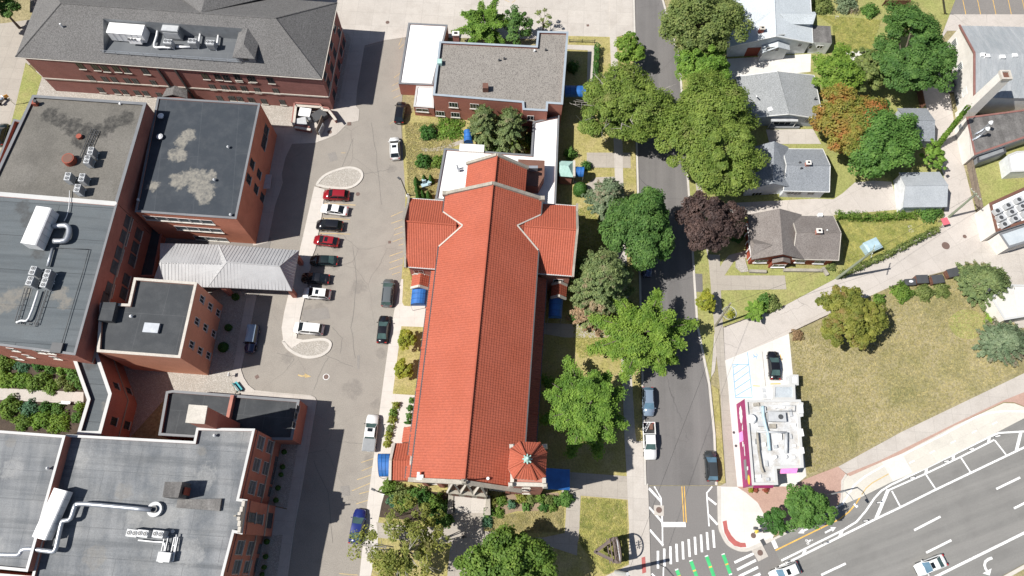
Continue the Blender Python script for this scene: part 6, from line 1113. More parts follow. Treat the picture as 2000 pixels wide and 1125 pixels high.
    cb_.build('pillars', col, t, local=True)
    rf = MB(); nn = 6
    for i in range(nn+1):
        x = xrt-.06+(xwt-xrt+.1)*i/nn
        for k in range(7): y = -1+k/3; e_ = (1-abs(2*i/nn-1)**3); rf.v.append((x, y*wt*1.02, zt2+.005+.055*(1-y*y)*(.4+.6*e_)))
    for i in range(nn):
        for k in range(6): a_ = i*7+k; rf.f.append((a_, a_+7, a_+8, a_+1)); rf.m.append(0)
    ro = rf.build('roof', roofm or col, t, local=True, smooth=True)
    if sunroof: MB().box((xwt+xrt)/2+.35, 0, zt2+.055, .55, .8, .012).build('sunroof', m_cgl, ro, local=True)
    if kind in ('suv', 'van'): MB().beam((xwt-.2, wt*.92, zt2+.08), (xrt+.1, wt*.92, zt2+.08), .05, .05).beam((xwt-.2, -wt*.92, zt2+.08), (xrt+.1, -wt*.92, zt2+.08), .05, .05).build('roof_rail', m_plast if col != c_white else m_lgrey, ro, local=True)
    def pane(nm, q, off, m_, ins=.07):
        c_ = sum(q, Vector())/4; q = [v+(c_-v)*ins+off for v in q]; MB().face(q).build(nm, m_, t, local=True)
    pane('windshield', [pts[0], pts[1], pts[3], pts[2]], Vector((.012, 0, .012)), glass); pane('rear_window', [pts[4], pts[5], pts[7], pts[6]], Vector((-.012, 0, .012)), rear or glass)
    for s, sg in ((0, -1), (1, 1)):
        q = [pts[s], pts[2+s], pts[4+s], pts[6+s]]; m0 = (q[0]+q[3])/2; m1 = (q[1]+q[2])/2
        pane('side_window', [q[0], q[1], m1, m0], Vector((0, sg*.012, .005)), m_cgl, .06); pane('side_window', [m0, m1, q[2], q[3]], Vector((0, sg*.012, .005)), m_cgl, .06)
        MB().box(xw-.15, sg*(w2+.09), zb_-.03, .14, .2, .15, 0, 0, .8, .8).build('wing_mirror', col if kind != 'pickup' else m_plast, t, local=True)
        MB().box(h-.24, sg*w2*.68, .64, .2, .24, .1, R(-20*sg)).build('headlight', m_head, t, local=True); MB().box(-h+.1, sg*w2*.74, .74, .14, .3, .18).build('tail_light', m_tail, t, local=True)
        for x in (h-.9, -h+.95):
            wn_ = len(t.children); r_ = .33 if kind in ('sedan', 'hatch') else .38; wv = MB(); nseg = 14
            for yy in (w2-.2, w2+.005):
                for k in range(nseg): a_ = 2*math.pi*k/nseg; wv.v.append((x+r_*math.cos(a_), sg*yy, r_+r_*math.sin(a_)))
            for k in range(nseg): l = (k+1) % nseg; wv.f.append((k, l, nseg+l, nseg+k)); wv.m.append(0)
            wv.f.append(tuple(range(nseg, 2*nseg))); wv.m.append(0); w_o = wv.build('wheel', m_tyre, t, local=True)
            rv = MB(); rv.face([(x+r_*.62*math.cos(2*math.pi*k/nseg), sg*(w2+.015), r_+r_*.62*math.sin(2*math.pi*k/nseg)) for k in range(nseg)]); rv.build('rim', m_rim, w_o, local=True)
    MB().box(h-.03, 0, .38, .08, Wd*.62, .2).build('grille', m_plast, t, local=True); MB().box(-h+.0, 0, .52, .03, .5, .13).build('number_plate', m_lgrey, t, local=True)
    return t
def hd(tail, nose): a, b = W(*tail), W(*nose); return math.atan2(b.y-a.y, b.x-a.x)
gl = 'cars parked in the hospital lot'
car('suv', 'black car parked alone beside the brick annex, nose to the north', 782, 219, hd((779.5, 241), (785.5, 197)), c_black, gl); car('suv', 'white SUV with a dark sunroof beside the dry lawn', 771, 289, hd((772.5, 312), (770, 265)), c_white, gl, sunroof=True)
car('suv', 'red SUV nearest the upper gravel oval', 656.5, 381, hd((682, 382), (631, 380)), c_red, gl); car('sedan', 'white sedan parked between a red SUV and a black SUV', 653, 409, hd((678, 412), (628, 405)), c_white, gl)
car('suv', 'black SUV parked between the white sedan and a red hatchback', 643.5, 440, hd((668, 441.5), (619, 438.5)), c_black, gl); car('hatch', 'red hatchback with a dark sunroof', 637, 470.5, hd((662.6, 474), (612, 467.5)), c_red, gl, sunroof=True)
car('sedan', 'black sedan with a pale rear window, just east of the canopy', 632.5, 508.5, hd((660, 509.5), (605, 508)), c_dgn, gl, rear=m_cglg); car('sedan', 'black sedan half in the canopy shadow, behind the white SUV', 616, 543.5, hd((644.6, 545.5), (588, 541.6)), c_black, gl)
car('suv', 'white SUV with a sunroof at the lower corner of the canopy', 618.5, 573.5, hd((644.6, 575.5), (593, 571.6)), c_white, gl, sunroof=True); car('van', 'white minivan beside the lower gravel oval', 602.5, 641.5, hd((629, 644), (575, 639)), c_white, gl)
car('van', 'grey van parked north of the black sedan by the church walk', 757.5, 571.5, hd((754, 600), (759.5, 543)), c_grey, gl, glass=m_cglg); car('sedan', 'black sedan parked by the church walk, tail to the lower frame', 748, 643, hd((745.5, 669.5), (751, 616)), c_black, gl, glass=m_cglg)
car('pickup', 'white pickup with a flat grey bed cover beside the flower hedge', 724.5, 845.5, hd((719.5, 882), (729, 809)), c_white, gl, sunroof=True, bed='cover', glass=m_cglg); car('sedan', 'bright blue sedan near the bottom of the lot', 698, 1028, hd((692, 1060), (704, 996)), c_blue, gl, glass=m_cglg, scale=1.06)
car('jeep', 'navy off-road car with a pale roof in the building shadow', 491.5, 662, hd((497, 634), (487, 690)), c_navy, gl, roofm=c_sil)
gs = 'cars parked along the street'
car('suv', 'silver-blue SUV half hidden by the maple, ahead of the white pickup', 1266, 784, hd((1265, 757), (1267, 810)), c_sil, gs, glass=m_cglb); pk = car('pickup', 'white pickup with tools in its open bed', 1268.5, 861, hd((1266, 824), (1270.5, 899)), c_white, gs, glass=m_cglg)
car('suv', 'charcoal SUV facing north by the verge opposite the white pickup', 1389, 910, hd((1391, 941), (1386, 880)), c_dgrey, gs, glass=m_cglb, scale=1.0); car('sedan', 'blue sedan under the bright green maple', 1272, 672, hd((1269, 645), (1274, 698)), c_sil, gs, glass=m_cglb); car('sedan', 'dark navy car in the shade under the olive pine', 1262, 515, hd((1260, 492), (1264, 538)), c_navy, gs)
car('sedan', 'black sedan with red tail lamps in the white restaurant forecourt', 1512, 713.5, hd((1515, 742), (1509, 685)), c_black, None, rear=m_cglg, glass=m_cglg)
car('sedan', 'white sedan with a dark sunroof driving on the wide main road', 1818, 1104, hd((1849, 1091), (1786, 1116)), c_white, None, rear=m_cglg, glass=m_cglb, sunroof=True, scale=1.02, name='moving_sedan'); car('suv', 'white SUV with a glassy roof cut by the bottom edge', 1533, 1118, hd((1562, 1107), (1504, 1130)), c_white, None, glass=m_cglb, sunroof=True, name='moving_suv')
car('suv', 'black car on the side road at the left edge', 2, 262, hd((-6, 300), (12, 228)), c_dgn, None); car('sedan', 'grey car in tree shade beside the white warehouse', 1853, 158, hd((1850, 140), (1857, 178)), c_grey, None)
# tools lying in the white pickup's bed
p = W(1264, 833, 1.1); t = thing('ladder', 'short ladder lying in the open bed of the white pickup', 'ladder', (p.x, p.y, .75), R(60)); mb = MB()
for y in (-.18, .18): mb.beam((-.8, y, .1), (.8, y, .25), .05, .07)
for k in range(6): x = -.7+k*.28; mb.beam((x, -.18, .12+k*.025), (x, .18, .12+k*.025), .04, .04)
mb.build('frame', m_white, t, local=True); p = W(1272, 833, 1.0); tag(MB().box(p.x, p.y, .57, .5, .9, .4).build('tool_box', m_brown), 'brown box in the open bed of the white pickup', 'tool box')

# ------------------------------------------------------------ poles, lamps, signs, street furniture
def pole(label, base, top, h, r0, r1, mat, arms=0, name='utility_pole', cat='utility pole', aang=0):
    b0, t0 = W(*base), W(*top, h); t = thing(name, label, cat, b0); MB().tube([b0, b0+(t0-b0)*.5, t0], [r0, (r0+r1)/2, r1], 10).build('pole', mat, t)
    d = Vector((math.cos(aang), math.sin(aang), 0))
    for k in range(arms):
        c = b0+(t0-b0)*(.97-.09*k); MB().beam(c-d*1.2, c+d*1.2, .1, .12).build('crossarm', mat, t)
        for u in (-1.1, -.5, .5, 1.1): MB().cyl((c+d*u).x, (c+d*u).y, c.z+.06, .05, .18, 6).build('insulator', m_white, t)
    return t
m_polew = surf('weathered_pole_wood', (.22, .20, .15), (.30, .28, .21), 1, .3, .7, (.15, .13, .1), 3, .5, .3); m_poleg = surf('greenish_pole_wood', (.21, .24, .17), (.28, .31, .23), 1, .3, .7, (.15, .17, .12), 3, .5, .3)
pole('greenish wooden pole leaning over the hedge from the alley edge', (1634, 544), (1707, 489), 12.4, .25, .17, m_poleg, 1, aang=R(65)); pole('wooden pole where the two alleys meet beside a red sign board', (1853, 424), (1907, 378), 8.6, .22, .16, m_poleg, 1, aang=R(120)); pole('wooden pole on the pavement beside the garden wheel', (1397, 637), (1427, 592), 9.0, .2, .14, m_polew, 0)
pole('wooden pole at the edge of the rear car park with its crossarm shadow', (1846, 27), (1838, -30), 9.5, .2, .15, m_polew, 1)
iv = pole('fat ivy-wrapped pole leaning across the alley', (1828, 288), (1893, 206), 9.4, .28, .22, m_polew, 1, aang=R(40), name='ivy_covered_pole')
for i, (a, b, l) in enumerate(((((1707, 489), 12.3), ((1907, 378), 8.5), 'wire from the greenish pole to the pole where the alleys meet'), (((1707, 489), 11.8), ((1427, 592), 8.8), 'wire crossing the alley mouth to the pole by the garden wheel'), (((1907, 378), 8.3), ((1893, 206), 9.0), 'wire running up the alley to the ivy-wrapped pole'), (((1427, 592), 8.7), ((1226, 1121), 9.6), 'wire slung diagonally above the street to the thick pale pole'))):
    p, q = W(*a[0], a[1]), W(*b[0], b[1]); tag(MB().tube([p+(q-p)*(k/10)-Vector((0, 0, 4*.6*(k/10)*(1-k/10))) for k in range(11)], .018, 4).build('overhead_wire', m_black), l, 'wire')
def lamp(label, base, top, h, heads, mat=m_dgrey, r=.09, headm=None):
    b0, t0 = W(*base), W(*top, h); t = thing('street_lamp', label, 'street lamp', b0); MB().tube([b0, t0], [r*1.3, r], 8).build('pole', mat, t); MB().cyl(b0.x, b0.y, .05, .3, .5, 10, 0, .25).build('base', m_white, t)
    for hx, hy, hz in heads:
        e_ = W(hx, hy, hz); m_ = t0+(e_-t0)*.35+Vector((0, 0, .5)); a = MB().tube([t0, m_, e_+Vector((0, 0, .25)), e_], [r*.8, r*.6, r*.5, r*.5], 6).build('arm', mat, t); MB().box(e_.x, e_.y, e_.z-.1, .62, .34, .14, math.atan2((e_-t0).y, (e_-t0).x)).build('lamp_head', headm or mat, t)
    return t
lamp('black lamp post with a white foot at the corner of the west transept', (796.6, 383), (784, 352), 6.5, [(779.5, 348, 6.6)]); lamp('black lamp post standing in the shrubs beside the church front', (750, 964), (736, 959), 6.5, [(729, 956, 6.6)])
lamp('tall grey lamp arching from the pink plaza over the cycle lane', (1607, 968.6), (1650, 959.3), 7.4, [(1671.5, 987, 7.0)], m_mgrey, .1, m_white); lamp('lamp on a short pole at the field edge beside the bushy pine', (1925, 575), (1873, 606) if False else (1927, 572), 4.6, [(1871, 606, .4)] if False else [(1932, 566, 4.7)], m_dgrey, .06)
pl = pole('thick pale pole at the bottom corner casting a long bar shadow', (1203, 1117), (1226, 1121), 10.8, .3, .24, m_lgrey, 0, name='signal_pole', cat='pole'); b0 = W(1203, 1117); MB().tube([b0+Vector((.1, 0, 8)), b0+Vector((1.2, -.8, 8.6)), b0+Vector((2.4, -2.2, 8.6))], .06, 6).build('arm', m_dgrey, pl); MB().box(b0.x+1.0, b0.y, 3, .35, .35, 1.0).build('signal_head', m_dgrey, pl)
p = W(1473, 1040); t = thing('traffic_signal', 'dark pedestrian signal post with a yellow push-button box on the white corner plaza', 'traffic signal', (p.x, p.y, .12)); MB().tube([(0, 0, 0), (0, 0, 3.2)], .08, 8).build('post', m_dgrey, t, local=True); MB().box(0, .1, .9, .5, .45, .5, R(20)).build('push_button', m_orange if False else paint('yellow_box', (.7, .5, .08), .5), t, local=True); MB().box(.55, .45, 2.4, .5, .4, 1.0, R(20)).build('signal_head', m_dgrey, t, local=True); MB().box(-.7, .5, 2.5, .45, .4, .9, R(-10)).build('signal_head', m_dgrey, t, local=True); MB().box(.9, .1, 2.2, .8, .4, .5, R(5)).build('signal_head', m_dgrey, t, local=True); MB().tube([(-.7, .5, 2.7), (0, 0, 2.8), (.9, .3, 2.6)], .04, 6).build('bracket', m_dgrey, t, local=True)
for k, (x, y, l) in enumerate(((1530, 1099, 'white flexible post nearest the moving white SUV'), (1605.6, 1062, 'white flexible post beside the bike symbol'), (1684, 1018.7, 'white flexible post at the bend of the cycle lane buffer'), (1710, 983, 'white flexible post by the wide slanting stripe'), (1775, 935, 'white flexible post at the first parking bay'), (1841, 903, 'white flexible post at the second parking bay'), (1890.5, 879, 'white flexible post at the third parking bay'), (1941, 854, 'white flexible post at the far end of the bays'))):
    p = W(x+3, y-1); t = thing('delineator_post', l, 'post', (p.x, p.y, .02), 0, 'flexible posts along the cycle lane'); MB().cyl(0, 0, 0, .2, .06, 10).build('foot', m_dgrey, t, local=True); MB().cyl(0, 0, .06, .1, 1.05, 8).build('tube', m_white, t, local=True)
def disc(name, label, px, r, z, mat=m_iron, ring_=False):
    p = W(*px); m = MB().cyl(p.x, p.y, z-.05, r, .056, 18)
    if ring_: m.cyl(p.x, p.y, z-.05, r*1.22, .052, 18, 1)
    tag(m.build(name, [mat, m_line if ring_ else mat]), label, 'manhole cover')
disc('manhole_cover', 'manhole cover with a painted pale ring in the car park', (637, 736), .42, .003, m_iron, True)
for x, y, z, l, r_ in ((699, 379, .003, 'rusty manhole cover beside the red SUV', .38), (757, 44, .055, 'manhole cover on the pale drive north of the lot', .38), (644, 258, .055, 'brown manhole cover in front of the bin yard', .42), (1287, 996, .05, 'manhole cover in the concrete patch by the stop line', .45), (1484.5, 1079.6, .05, 'manhole cover in the concrete patch by the plaza kerb', .42), (1471, 1046, .128, 'round manhole cover on the white corner plaza', .4), (1847, 480, .035, 'big ringed manhole cover in the alley', .7), (1884, 462, .035, 'small rusty manhole cover in the alley', .35), (1433, 69 if False else 845, .125, 'dark round cover on the pale pavement by the restaurant wall', .22), (1437, 871, .125, 'lower dark round cover by the restaurant wall', .22)): disc('manhole_cover', l, (x, y), r_, z, m_iron if 'dark' not in l else m_dgrey)
for x, y, z, s, l in ((502, 736, .004, .6, 'rusty square drain grate at the curve of the lot'), (626, 364, .136, .5, 'rusty square grate at the tip of the upper gravel oval'), (671, 956, .004, .65, 'square drain grate near the bottom of the lot'), (682, 242, .055, .7, 'reddish square grate at the edge of the pale apron'), (761, 473, .004, .5, 'small grate among the faded bay lines'), (1148, 50, .056, .5, 'small square drain in the pale drive by the rectory')): p = W(x, y); tag(MB().box(p.x, p.y, z-.05, s, s, .056, R(35 if x < 600 else 5)).build('drain_grate', m_iron), l, 'drain grate')
p = W(1490, 1059); tag(MB().box(p.x, p.y, .1, .6, .9, .06, R(25)).build('drain_grate', m_dgrey), 'dark kerb drain at the corner plaza', 'drain grate')
# teal bench with pots
p = W(466, 757); t = thing('bench', 'teal bench on the pale pavement facing the car park', 'bench', (p.x, p.y, .12), hd((460, 751), (470, 764))); MB().box(0, .15, .42, 1.7, .5, .06).build('seat', m_teal, t, local=True); MB().box(0, -.2, .5, 1.7, .07, .5, 0, 0, 1, 1).build('backrest', m_teal, t, local=True)
for u in (-.75, .75): MB().box(u, .1, 0, .08, .5, .42).build('leg', m_dgrey, t, local=True)
p = W(452, 735); t = thing('sign_post', 'small white sign on a post beside the gravel court', 'sign', (p.x, p.y, .1)); MB().tube([(0, 0, 0), (0, 0, 1.4)], .05, 6).build('post', m_mgrey, t, local=True); MB().box(0, 0, .9, .12, .6, .5).build('board', m_white, t, local=True)
for x, y, l in ((455, 751, 'tan rock at the upper end of the teal bench'), (461, 766, 'grey rock below the teal bench'), (467, 770, 'small rock at the corner of the annex wall')): p = W(x, y); tag(MB().ball(p.x, p.y, .2, .3, .24, .2, 7, 5).build('rock', m_stoneg), l, 'rock')
p = W(457, 742) if False else None
# church sign: a V of dark timbers with a tall cut-out face and an arched ring
ms_ = paint('sign_timber', (.13, .10, .09), .7); pa, pb, pc = W(1160, 1078), W(1196, 1051), W(1203, 1099); t = thing('church_sign', 'tall triangular timber church sign with cut-out panels and an arched cross on the corner lawn', 'sign', ctr([pa, pb, pc]))
for p, q in ((pa, pb), (pa, pc)):
    MB().beam(up(p, 2.3), up(q, 2.3), .35, .35).beam(up(p, .3), up(q, .3), .3, .3).build('side_beam', ms_, t)
d = (pc-pb).normalized(); L = (pc-pb).length; nn = Vector((-d.y, d.x, 0))
def FS(u, z): return pb+d*u+Vector((0, 0, z))
for u in (.05, L-.05): MB().beam(FS(u, 0), FS(u, 4.4), .25, .25).build('post', ms_, t)
cells = {(1, 1), (1, 2), (3, 1), (3, 2), (3, 3), (3, 4), (1, 5), (3, 5)}; mb = MB()
for r_ in range(5):
    z0 = .3+r_*.8
    if r_ not in (1, 3): mb.beam(FS(.15, z0+.4), FS(L-.15, z0+.4), .08, .8)
    else:
        for c_ in range(7):
            u0_, u1_ = .15+(L-.3)*c_/7, .15+(L-.3)*(c_+1)/7
            if (r_, c_) not in cells: mb.beam(FS(u0_, z0+.4), FS(u1_, z0+.4), .08, .8)
            else: mb.beam(FS(u0_, z0+.08), FS(u1_, z0+.08), .08, .16).beam(FS(u1_-.07, z0+.1), FS(u1_-.07, z0+.8), .08, .12)
mb.build('sign_panel', ms_, t); mb = MB(); arc = [FS(L/2-(L/2-.1)*math.cos(math.pi*k/14), 4.3+1.75*math.sin(math.pi*k/14)) for k in range(15)]
mb.tube(arc, .11, 6); mb.build('arch', ms_, t); mb = MB().beam(FS(L/2, 4.3), FS(L/2, 5.9), .1, .1).beam(FS(L/2-.6, 5.2), FS(L/2+.6, 5.2), .1, .1)
for u, z in ((-.35, 4.85), (.35, 4.85), (-.35, 5.55), (.35, 5.55)): mb.beam(FS(L/2+u-.12, z), FS(L/2+u+.12, z), .06, .06).beam(FS(L/2+u, z-.12), FS(L/2+u, z+.12), .06, .06)
mb.build('cross', ms_, t); MB().beam(FS(.1, 4.4), FS(L-.1, 4.4), .12, .12).build('top_beam', m_lgrey, t)
m_ = mid(pb, pc)-nn*.5; [MB().beam(pb+nn*-o+Vector((0, 0, z)), pc+nn*-o+Vector((0, 0, z)), .14, .2).build('inner_frame', ms_, t) for o, z in ((.45, 3.4), (.8, 2.6), (1.1, 1.6))]
# pale seat group inside the little cypress ring, trailer, sheds, bins, fences, hydrant sign
p = W(832, 363); t = thing('stone_seat', 'pale blue shrine seat within a ring of small cypresses', 'garden seat', (p.x, p.y, .08), R(20)); MB().box(0, 0, 0, 1.6, .7, .5).build('seat', m_pblue, t, local=True); MB().box(-.1, .5, 0, .7, .5, 1.4).build('pedestal', m_pblue, t, local=True); MB().box(.7, .1, .5, .7, .7, .4).build('armrest', m_pblue, t, local=True)
p = W(1696, 486); t = thing('garden_shed', 'pale blue plastic shed in the corner of the long back garden', 'shed', (p.x, p.y, .09), R(24)); MB().box(0, 0, 0, 2.6, 1.9, 1.5).build('wall', m_pblue, t, local=True); MB().box(0, 0, 1.5, 2.8, 2.1, .35, 0, 0, .8, .4).build('roof', m_pblue, t, local=True); MB().box(1.32, 0, .1, .04, .9, 1.2).build('door', m_white, t, local=True); MB().box(1.6, 0, 0, .5, 1.9, .9).build('side_box', m_white, t, local=True)
gb = 'brown dumpsters in the alley'
for x, y, a, l in ((1801.5, 545, 2, 'brown dumpster with a black lid, nearest the black bin'), (1832, 545, 8, 'brown dumpster with a black lid, in the middle of the alley row'), (1862, 532, 14, 'brown dumpster with a black lid, next to the concrete yard')):
    bin_('dumpster', l, (x, y), 1.4, 1.9, 1.3, 1.25, R(a), m_brown, m_dgrey, gb)
bin_('dumpster', 'black dumpster with a white sack on top beside the brown ones', (1778, 551), 1.1, 1.7, 1.0, 1.0, R(4), m_dgrey, m_dgrey, gb); p = W(1779, 550, 1.2); tag(MB().ball(p.x, p.y, 1.32, .4, .25, .15, 8, 5).build('rubbish_sack', m_white), 'white sack lying on the black dumpster', 'sack')
p = W(1848, 431, 1.5); t = thing('sign_board', 'red board on a frame beside the pole where the alleys meet', 'board', (p.x, p.y, 0), R(15)); MB().box(0, 0, 1.2, 1.2, 1.3, .1, 0, 0).build('board', m_mag if False else paint('faded_red_board', (.55, .12, .15), .6), t, local=True); [MB().box(u, v, 0, .1, .1, 1.2).build('leg', m_wood, t, local=True) for u in (-.5, .5) for v in (-.55, .55)]
def fence(label, pts, h, mat=m_wood, step=1.9, name='wooden_fence', z=0.08, boards=True):
    P = [W(*p) for p in pts]; t = thing(name, label, 'fence', P[0]); mb = MB(); 
    for p, q in zip(P, P[1:]):
        d = q-p; k = max(1, int(d.length/step))
        for i in range(k+(1 if q == P[-1] else 0)): c = p+d*(i/k); MB().box(c.x, c.y, 0, .12, .12, h+.1).build('post', mat, t)
        if boards:
            nb = int(d.length/.16)
            for i in range(nb): c = p+d*((i+.5)/nb); mb.box(c.x, c.y, z, .14, .03, h+rnd.uniform(-.04, .04), math.atan2(d.y, d.x))
        for hh in (.35*h, .85*h): mb.beam(up(p, hh), up(q, hh), .05, .09)
    mb.build('boards' if boards else 'rails', mat, t); return t
fence('weathered board fence along the alley below the lean-to shed', [(1886, 315), (1898, 370), (1907, 413)], 1.9); fence('dark timber edging fence at the top of the garden behind the trees', [(1789, 175), (1797, 215)], 1.8, m_brown)
fence('brown corner fence at the top of the long lawn', [(1722, 12), (1770, 12), (1773, 30)], 1.6, m_brown); fence('thin wire fence on the rectory lawn', [(1112, 83), (1161, 84)], .9, m_dgrey, 2.4, 'wire_fence', boards=False)
fence('rail fence along the restaurant side of the dry field hidden by shrubs', [(1541, 651), (1600, 623), (1640, 605)], .45, m_wood, 2.5, 'timber_edging'); fence('timber edging of the corner garden along the alley', [(1414, 639), (1470, 618), (1530, 598)], .4, m_wood, 2.5, 'timber_edging'); fence('timber edging by the dumpsters in front of the round shrubs', [(1739, 561), (1757, 554), (1880, 524)], .45, m_wood, 2.5, 'timber_edging')
p = W(1424, 612); t = thing('garden_ornament', 'white spoked wheel ornament in the corner garden', 'ornament', (p.x, p.y, .1)); mb = MB(); mb.tube([(1.15*math.cos(k*.2618), 1.15*math.sin(k*.2618), .12) for k in range(25)], .05, 5)
for k in range(8): mb.tube([(0, 0, .12), (1.15*math.cos(k*.785), 1.15*math.sin(k*.785), .12)], .03, 4)
mb.build('spoked_ring', m_lgrey, t, local=True)
p = W(30, 205); t = thing('road_sign', 'yellow diamond road sign on the left verge', 'sign', (p.x, p.y, .08)); MB().tube([(0, 0, 0), (0, 0, 2.8)], .05, 6).build('post', m_galv, t, local=True); MB().box(0, 0, 2.3, .7, .06, .7, R(30)).build('sign_plate', m_orange, t, local=True)
p = W(8, 200); t = thing('parked_motorcycle', 'grey motorcycle parked on the side road at the left edge', 'motorcycle', (p.x, p.y, .03), R(60))
for x in (-.7, .7): MB().ball(x, 0, .32, .33, .09, .33, 10, 6).build('wheel', m_tyre, t, local=True)
MB().box(0, 0, .4, .9, .3, .4, 0, 0, .8, .6).build('engine', m_mgrey, t, local=True); MB().box(-.35, 0, .78, .7, .3, .12).build('seat', m_black, t, local=True); MB().ball(.25, 0, .85, .35, .2, .18, 8, 5).build('fuel_tank', c_sil, t, local=True); MB().tube([(.55, -.4, 1.05), (.6, 0, 1.0), (.55, .4, 1.05)], .03, 5).build('handlebar', m_galv, t, local=True); MB().box(-.75, 0, .8, .4, .45, .35).build('pannier', m_mgrey, t, local=True)
rr = W(86, 10, 5); q = WL([(60, -40), (108, -40), (108, 24), (58, 24)], 4.2); t = thing('entrance_pavilion', 'small brown roofed pavilion beyond the west end of the hipped hall', 'pavilion', ctr(q)); mb = MB(); ap_ = up(ctr(q), 5.6); [slab(mb, [q[k], q[(k+1) % 4], ap_], .1) for k in range(4)]; mb.build('roof', m_brownsh, t); MB().prism(inset(q, .4), 0, 4.1).build('wall', m_brickd, t)
# steel stair on the lean-to, garden gate bench in the hospital garden, step-free bits
p = W(132, 788); t = thing('garden_bench', 'white bench on the path of the hospital garden', 'bench', (p.x, p.y, .12), R(-5)); MB().box(0, 0, .4, 1.5, .5, .07).build('seat', m_white, t, local=True); MB().box(0, -.25, .45, 1.5, .06, .45).build('backrest', m_white, t, local=True); [MB().box(u, 0, 0, .08, .45, .4).build('leg', m_dgrey, t, local=True) for u in (-.65, .65)]
# ------------------------------------------------------------ plants: every crown is a cloud of leaf faces on limbs
def leafmesh(name, P, Nn, l, w, mat, parent, org):
    "P,N arrays: one kite-shaped leaf face per point"
    n = len(P); Nn = Nn/np.maximum(1e-6, np.linalg.norm(Nn, axis=1))[:, None]; rr = nrg.normal(size=(n, 3)); t = np.cross(Nn, rr); t /= np.maximum(1e-6, np.linalg.norm(t, axis=1))[:, None]; b = np.cross(Nn, t)
    s = nrg.uniform(.65, 1.25, n)[:, None]; L = l*s/2; Wd = w*s/2; P = P-np.array(org)
    V = np.stack([P-t*L, P+b*Wd+Nn*Wd*.25, P+t*L, P-b*Wd+Nn*Wd*.25], 1).reshape(-1, 3).astype(np.float32)
    me = bpy.data.meshes.new(name); me.vertices.add(4*n); me.vertices.foreach_set('co', V.ravel()); me.loops.add(4*n); me.loops.foreach_set('vertex_index', np.arange(4*n, dtype=np.int32)); me.polygons.add(n); me.polygons.foreach_set('loop_start', np.arange(0, 4*n, 4, dtype=np.int32)); me.polygons.foreach_set('loop_total', np.full(n, 4, dtype=np.int32))
    me.materials.append(mat); me.update(calc_edges=True); me.validate()
    o = bpy.data.objects.new(name, me); COL.objects.link(o); o.parent = parent; return o
def unit(n):
    v = nrg.normal(size=(n, 3)); return v/np.linalg.norm(v, axis=1)[:, None]
m_bark = surf('grey_bark', (.11, .09, .07), (.16, .135, .11), 2, .3, .7, None, grain=.4); m_barkp = surf('pale_dead_branch', (.30, .275, .25), (.38, .35, .32), 2, .3, .7, None, grain=.3)
LM = {k: leafmat(k+'_leaves', *a) for k, a in {
 'maple': (((.085, .155, .026), (.135, .205, .04), (.055, .11, .018)),), 'lime': (((.10, .165, .026), (.145, .20, .04), (.068, .125, .02)),), 'dark': (((.05, .105, .028), (.085, .145, .04), (.034, .078, .02)),), 'locust': (((.098, .142, .03), (.145, .18, .045), (.072, .112, .023)), (.16, .17, .055), .08),
 'olive': (((.10, .13, .042), (.145, .165, .062), (.07, .10, .032)),), 'pine': (((.10, .135, .06), (.15, .175, .08), (.07, .105, .048)), (.25, .19, .125), .1), 'spruce': (((.10, .135, .09), (.155, .185, .13), (.07, .105, .065)), (.26, .2, .155), .13), 'purple': (((.055, .036, .037), (.09, .058, .056), (.035, .024, .026)),),
 'orange': (((.13, .13, .03), (.17, .14, .035), (.085, .125, .024)), (.27, .12, .04), .22), 'green': (((.06, .125, .03), (.095, .165, .042), (.042, .095, .022)),), 'gold': (((.17, .175, .022), (.23, .22, .035), (.11, .135, .018)),), 'autumn': (((.125, .135, .028), (.165, .16, .042), (.08, .10, .022)), (.20, .135, .05), .1),
 'willow': (((.125, .14, .035), (.175, .175, .05), (.085, .105, .026)), (.22, .18, .09), .06), 'hedge': (((.032, .09, .02), (.055, .12, .028), (.024, .065, .015)),), 'bush': (((.075, .13, .024), (.115, .165, .034), (.052, .098, .019)),), 'bluebush': (((.05, .11, .07), (.08, .15, .1), (.035, .085, .052)),), 'brownbush': (((.17, .11, .07), (.22, .15, .10), (.12, .08, .05)),), 'brown': (((.24, .165, .115), (.31, .22, .16), (.17, .12, .085)),), 'flower': (((.15, .16, .03), (.21, .19, .05), (.09, .14, .025)), (.40, .30, .12), .12), 'flowerr': (((.17, .03, .03), (.26, .05, .05), (.06, .08, .02)),)}.items()}
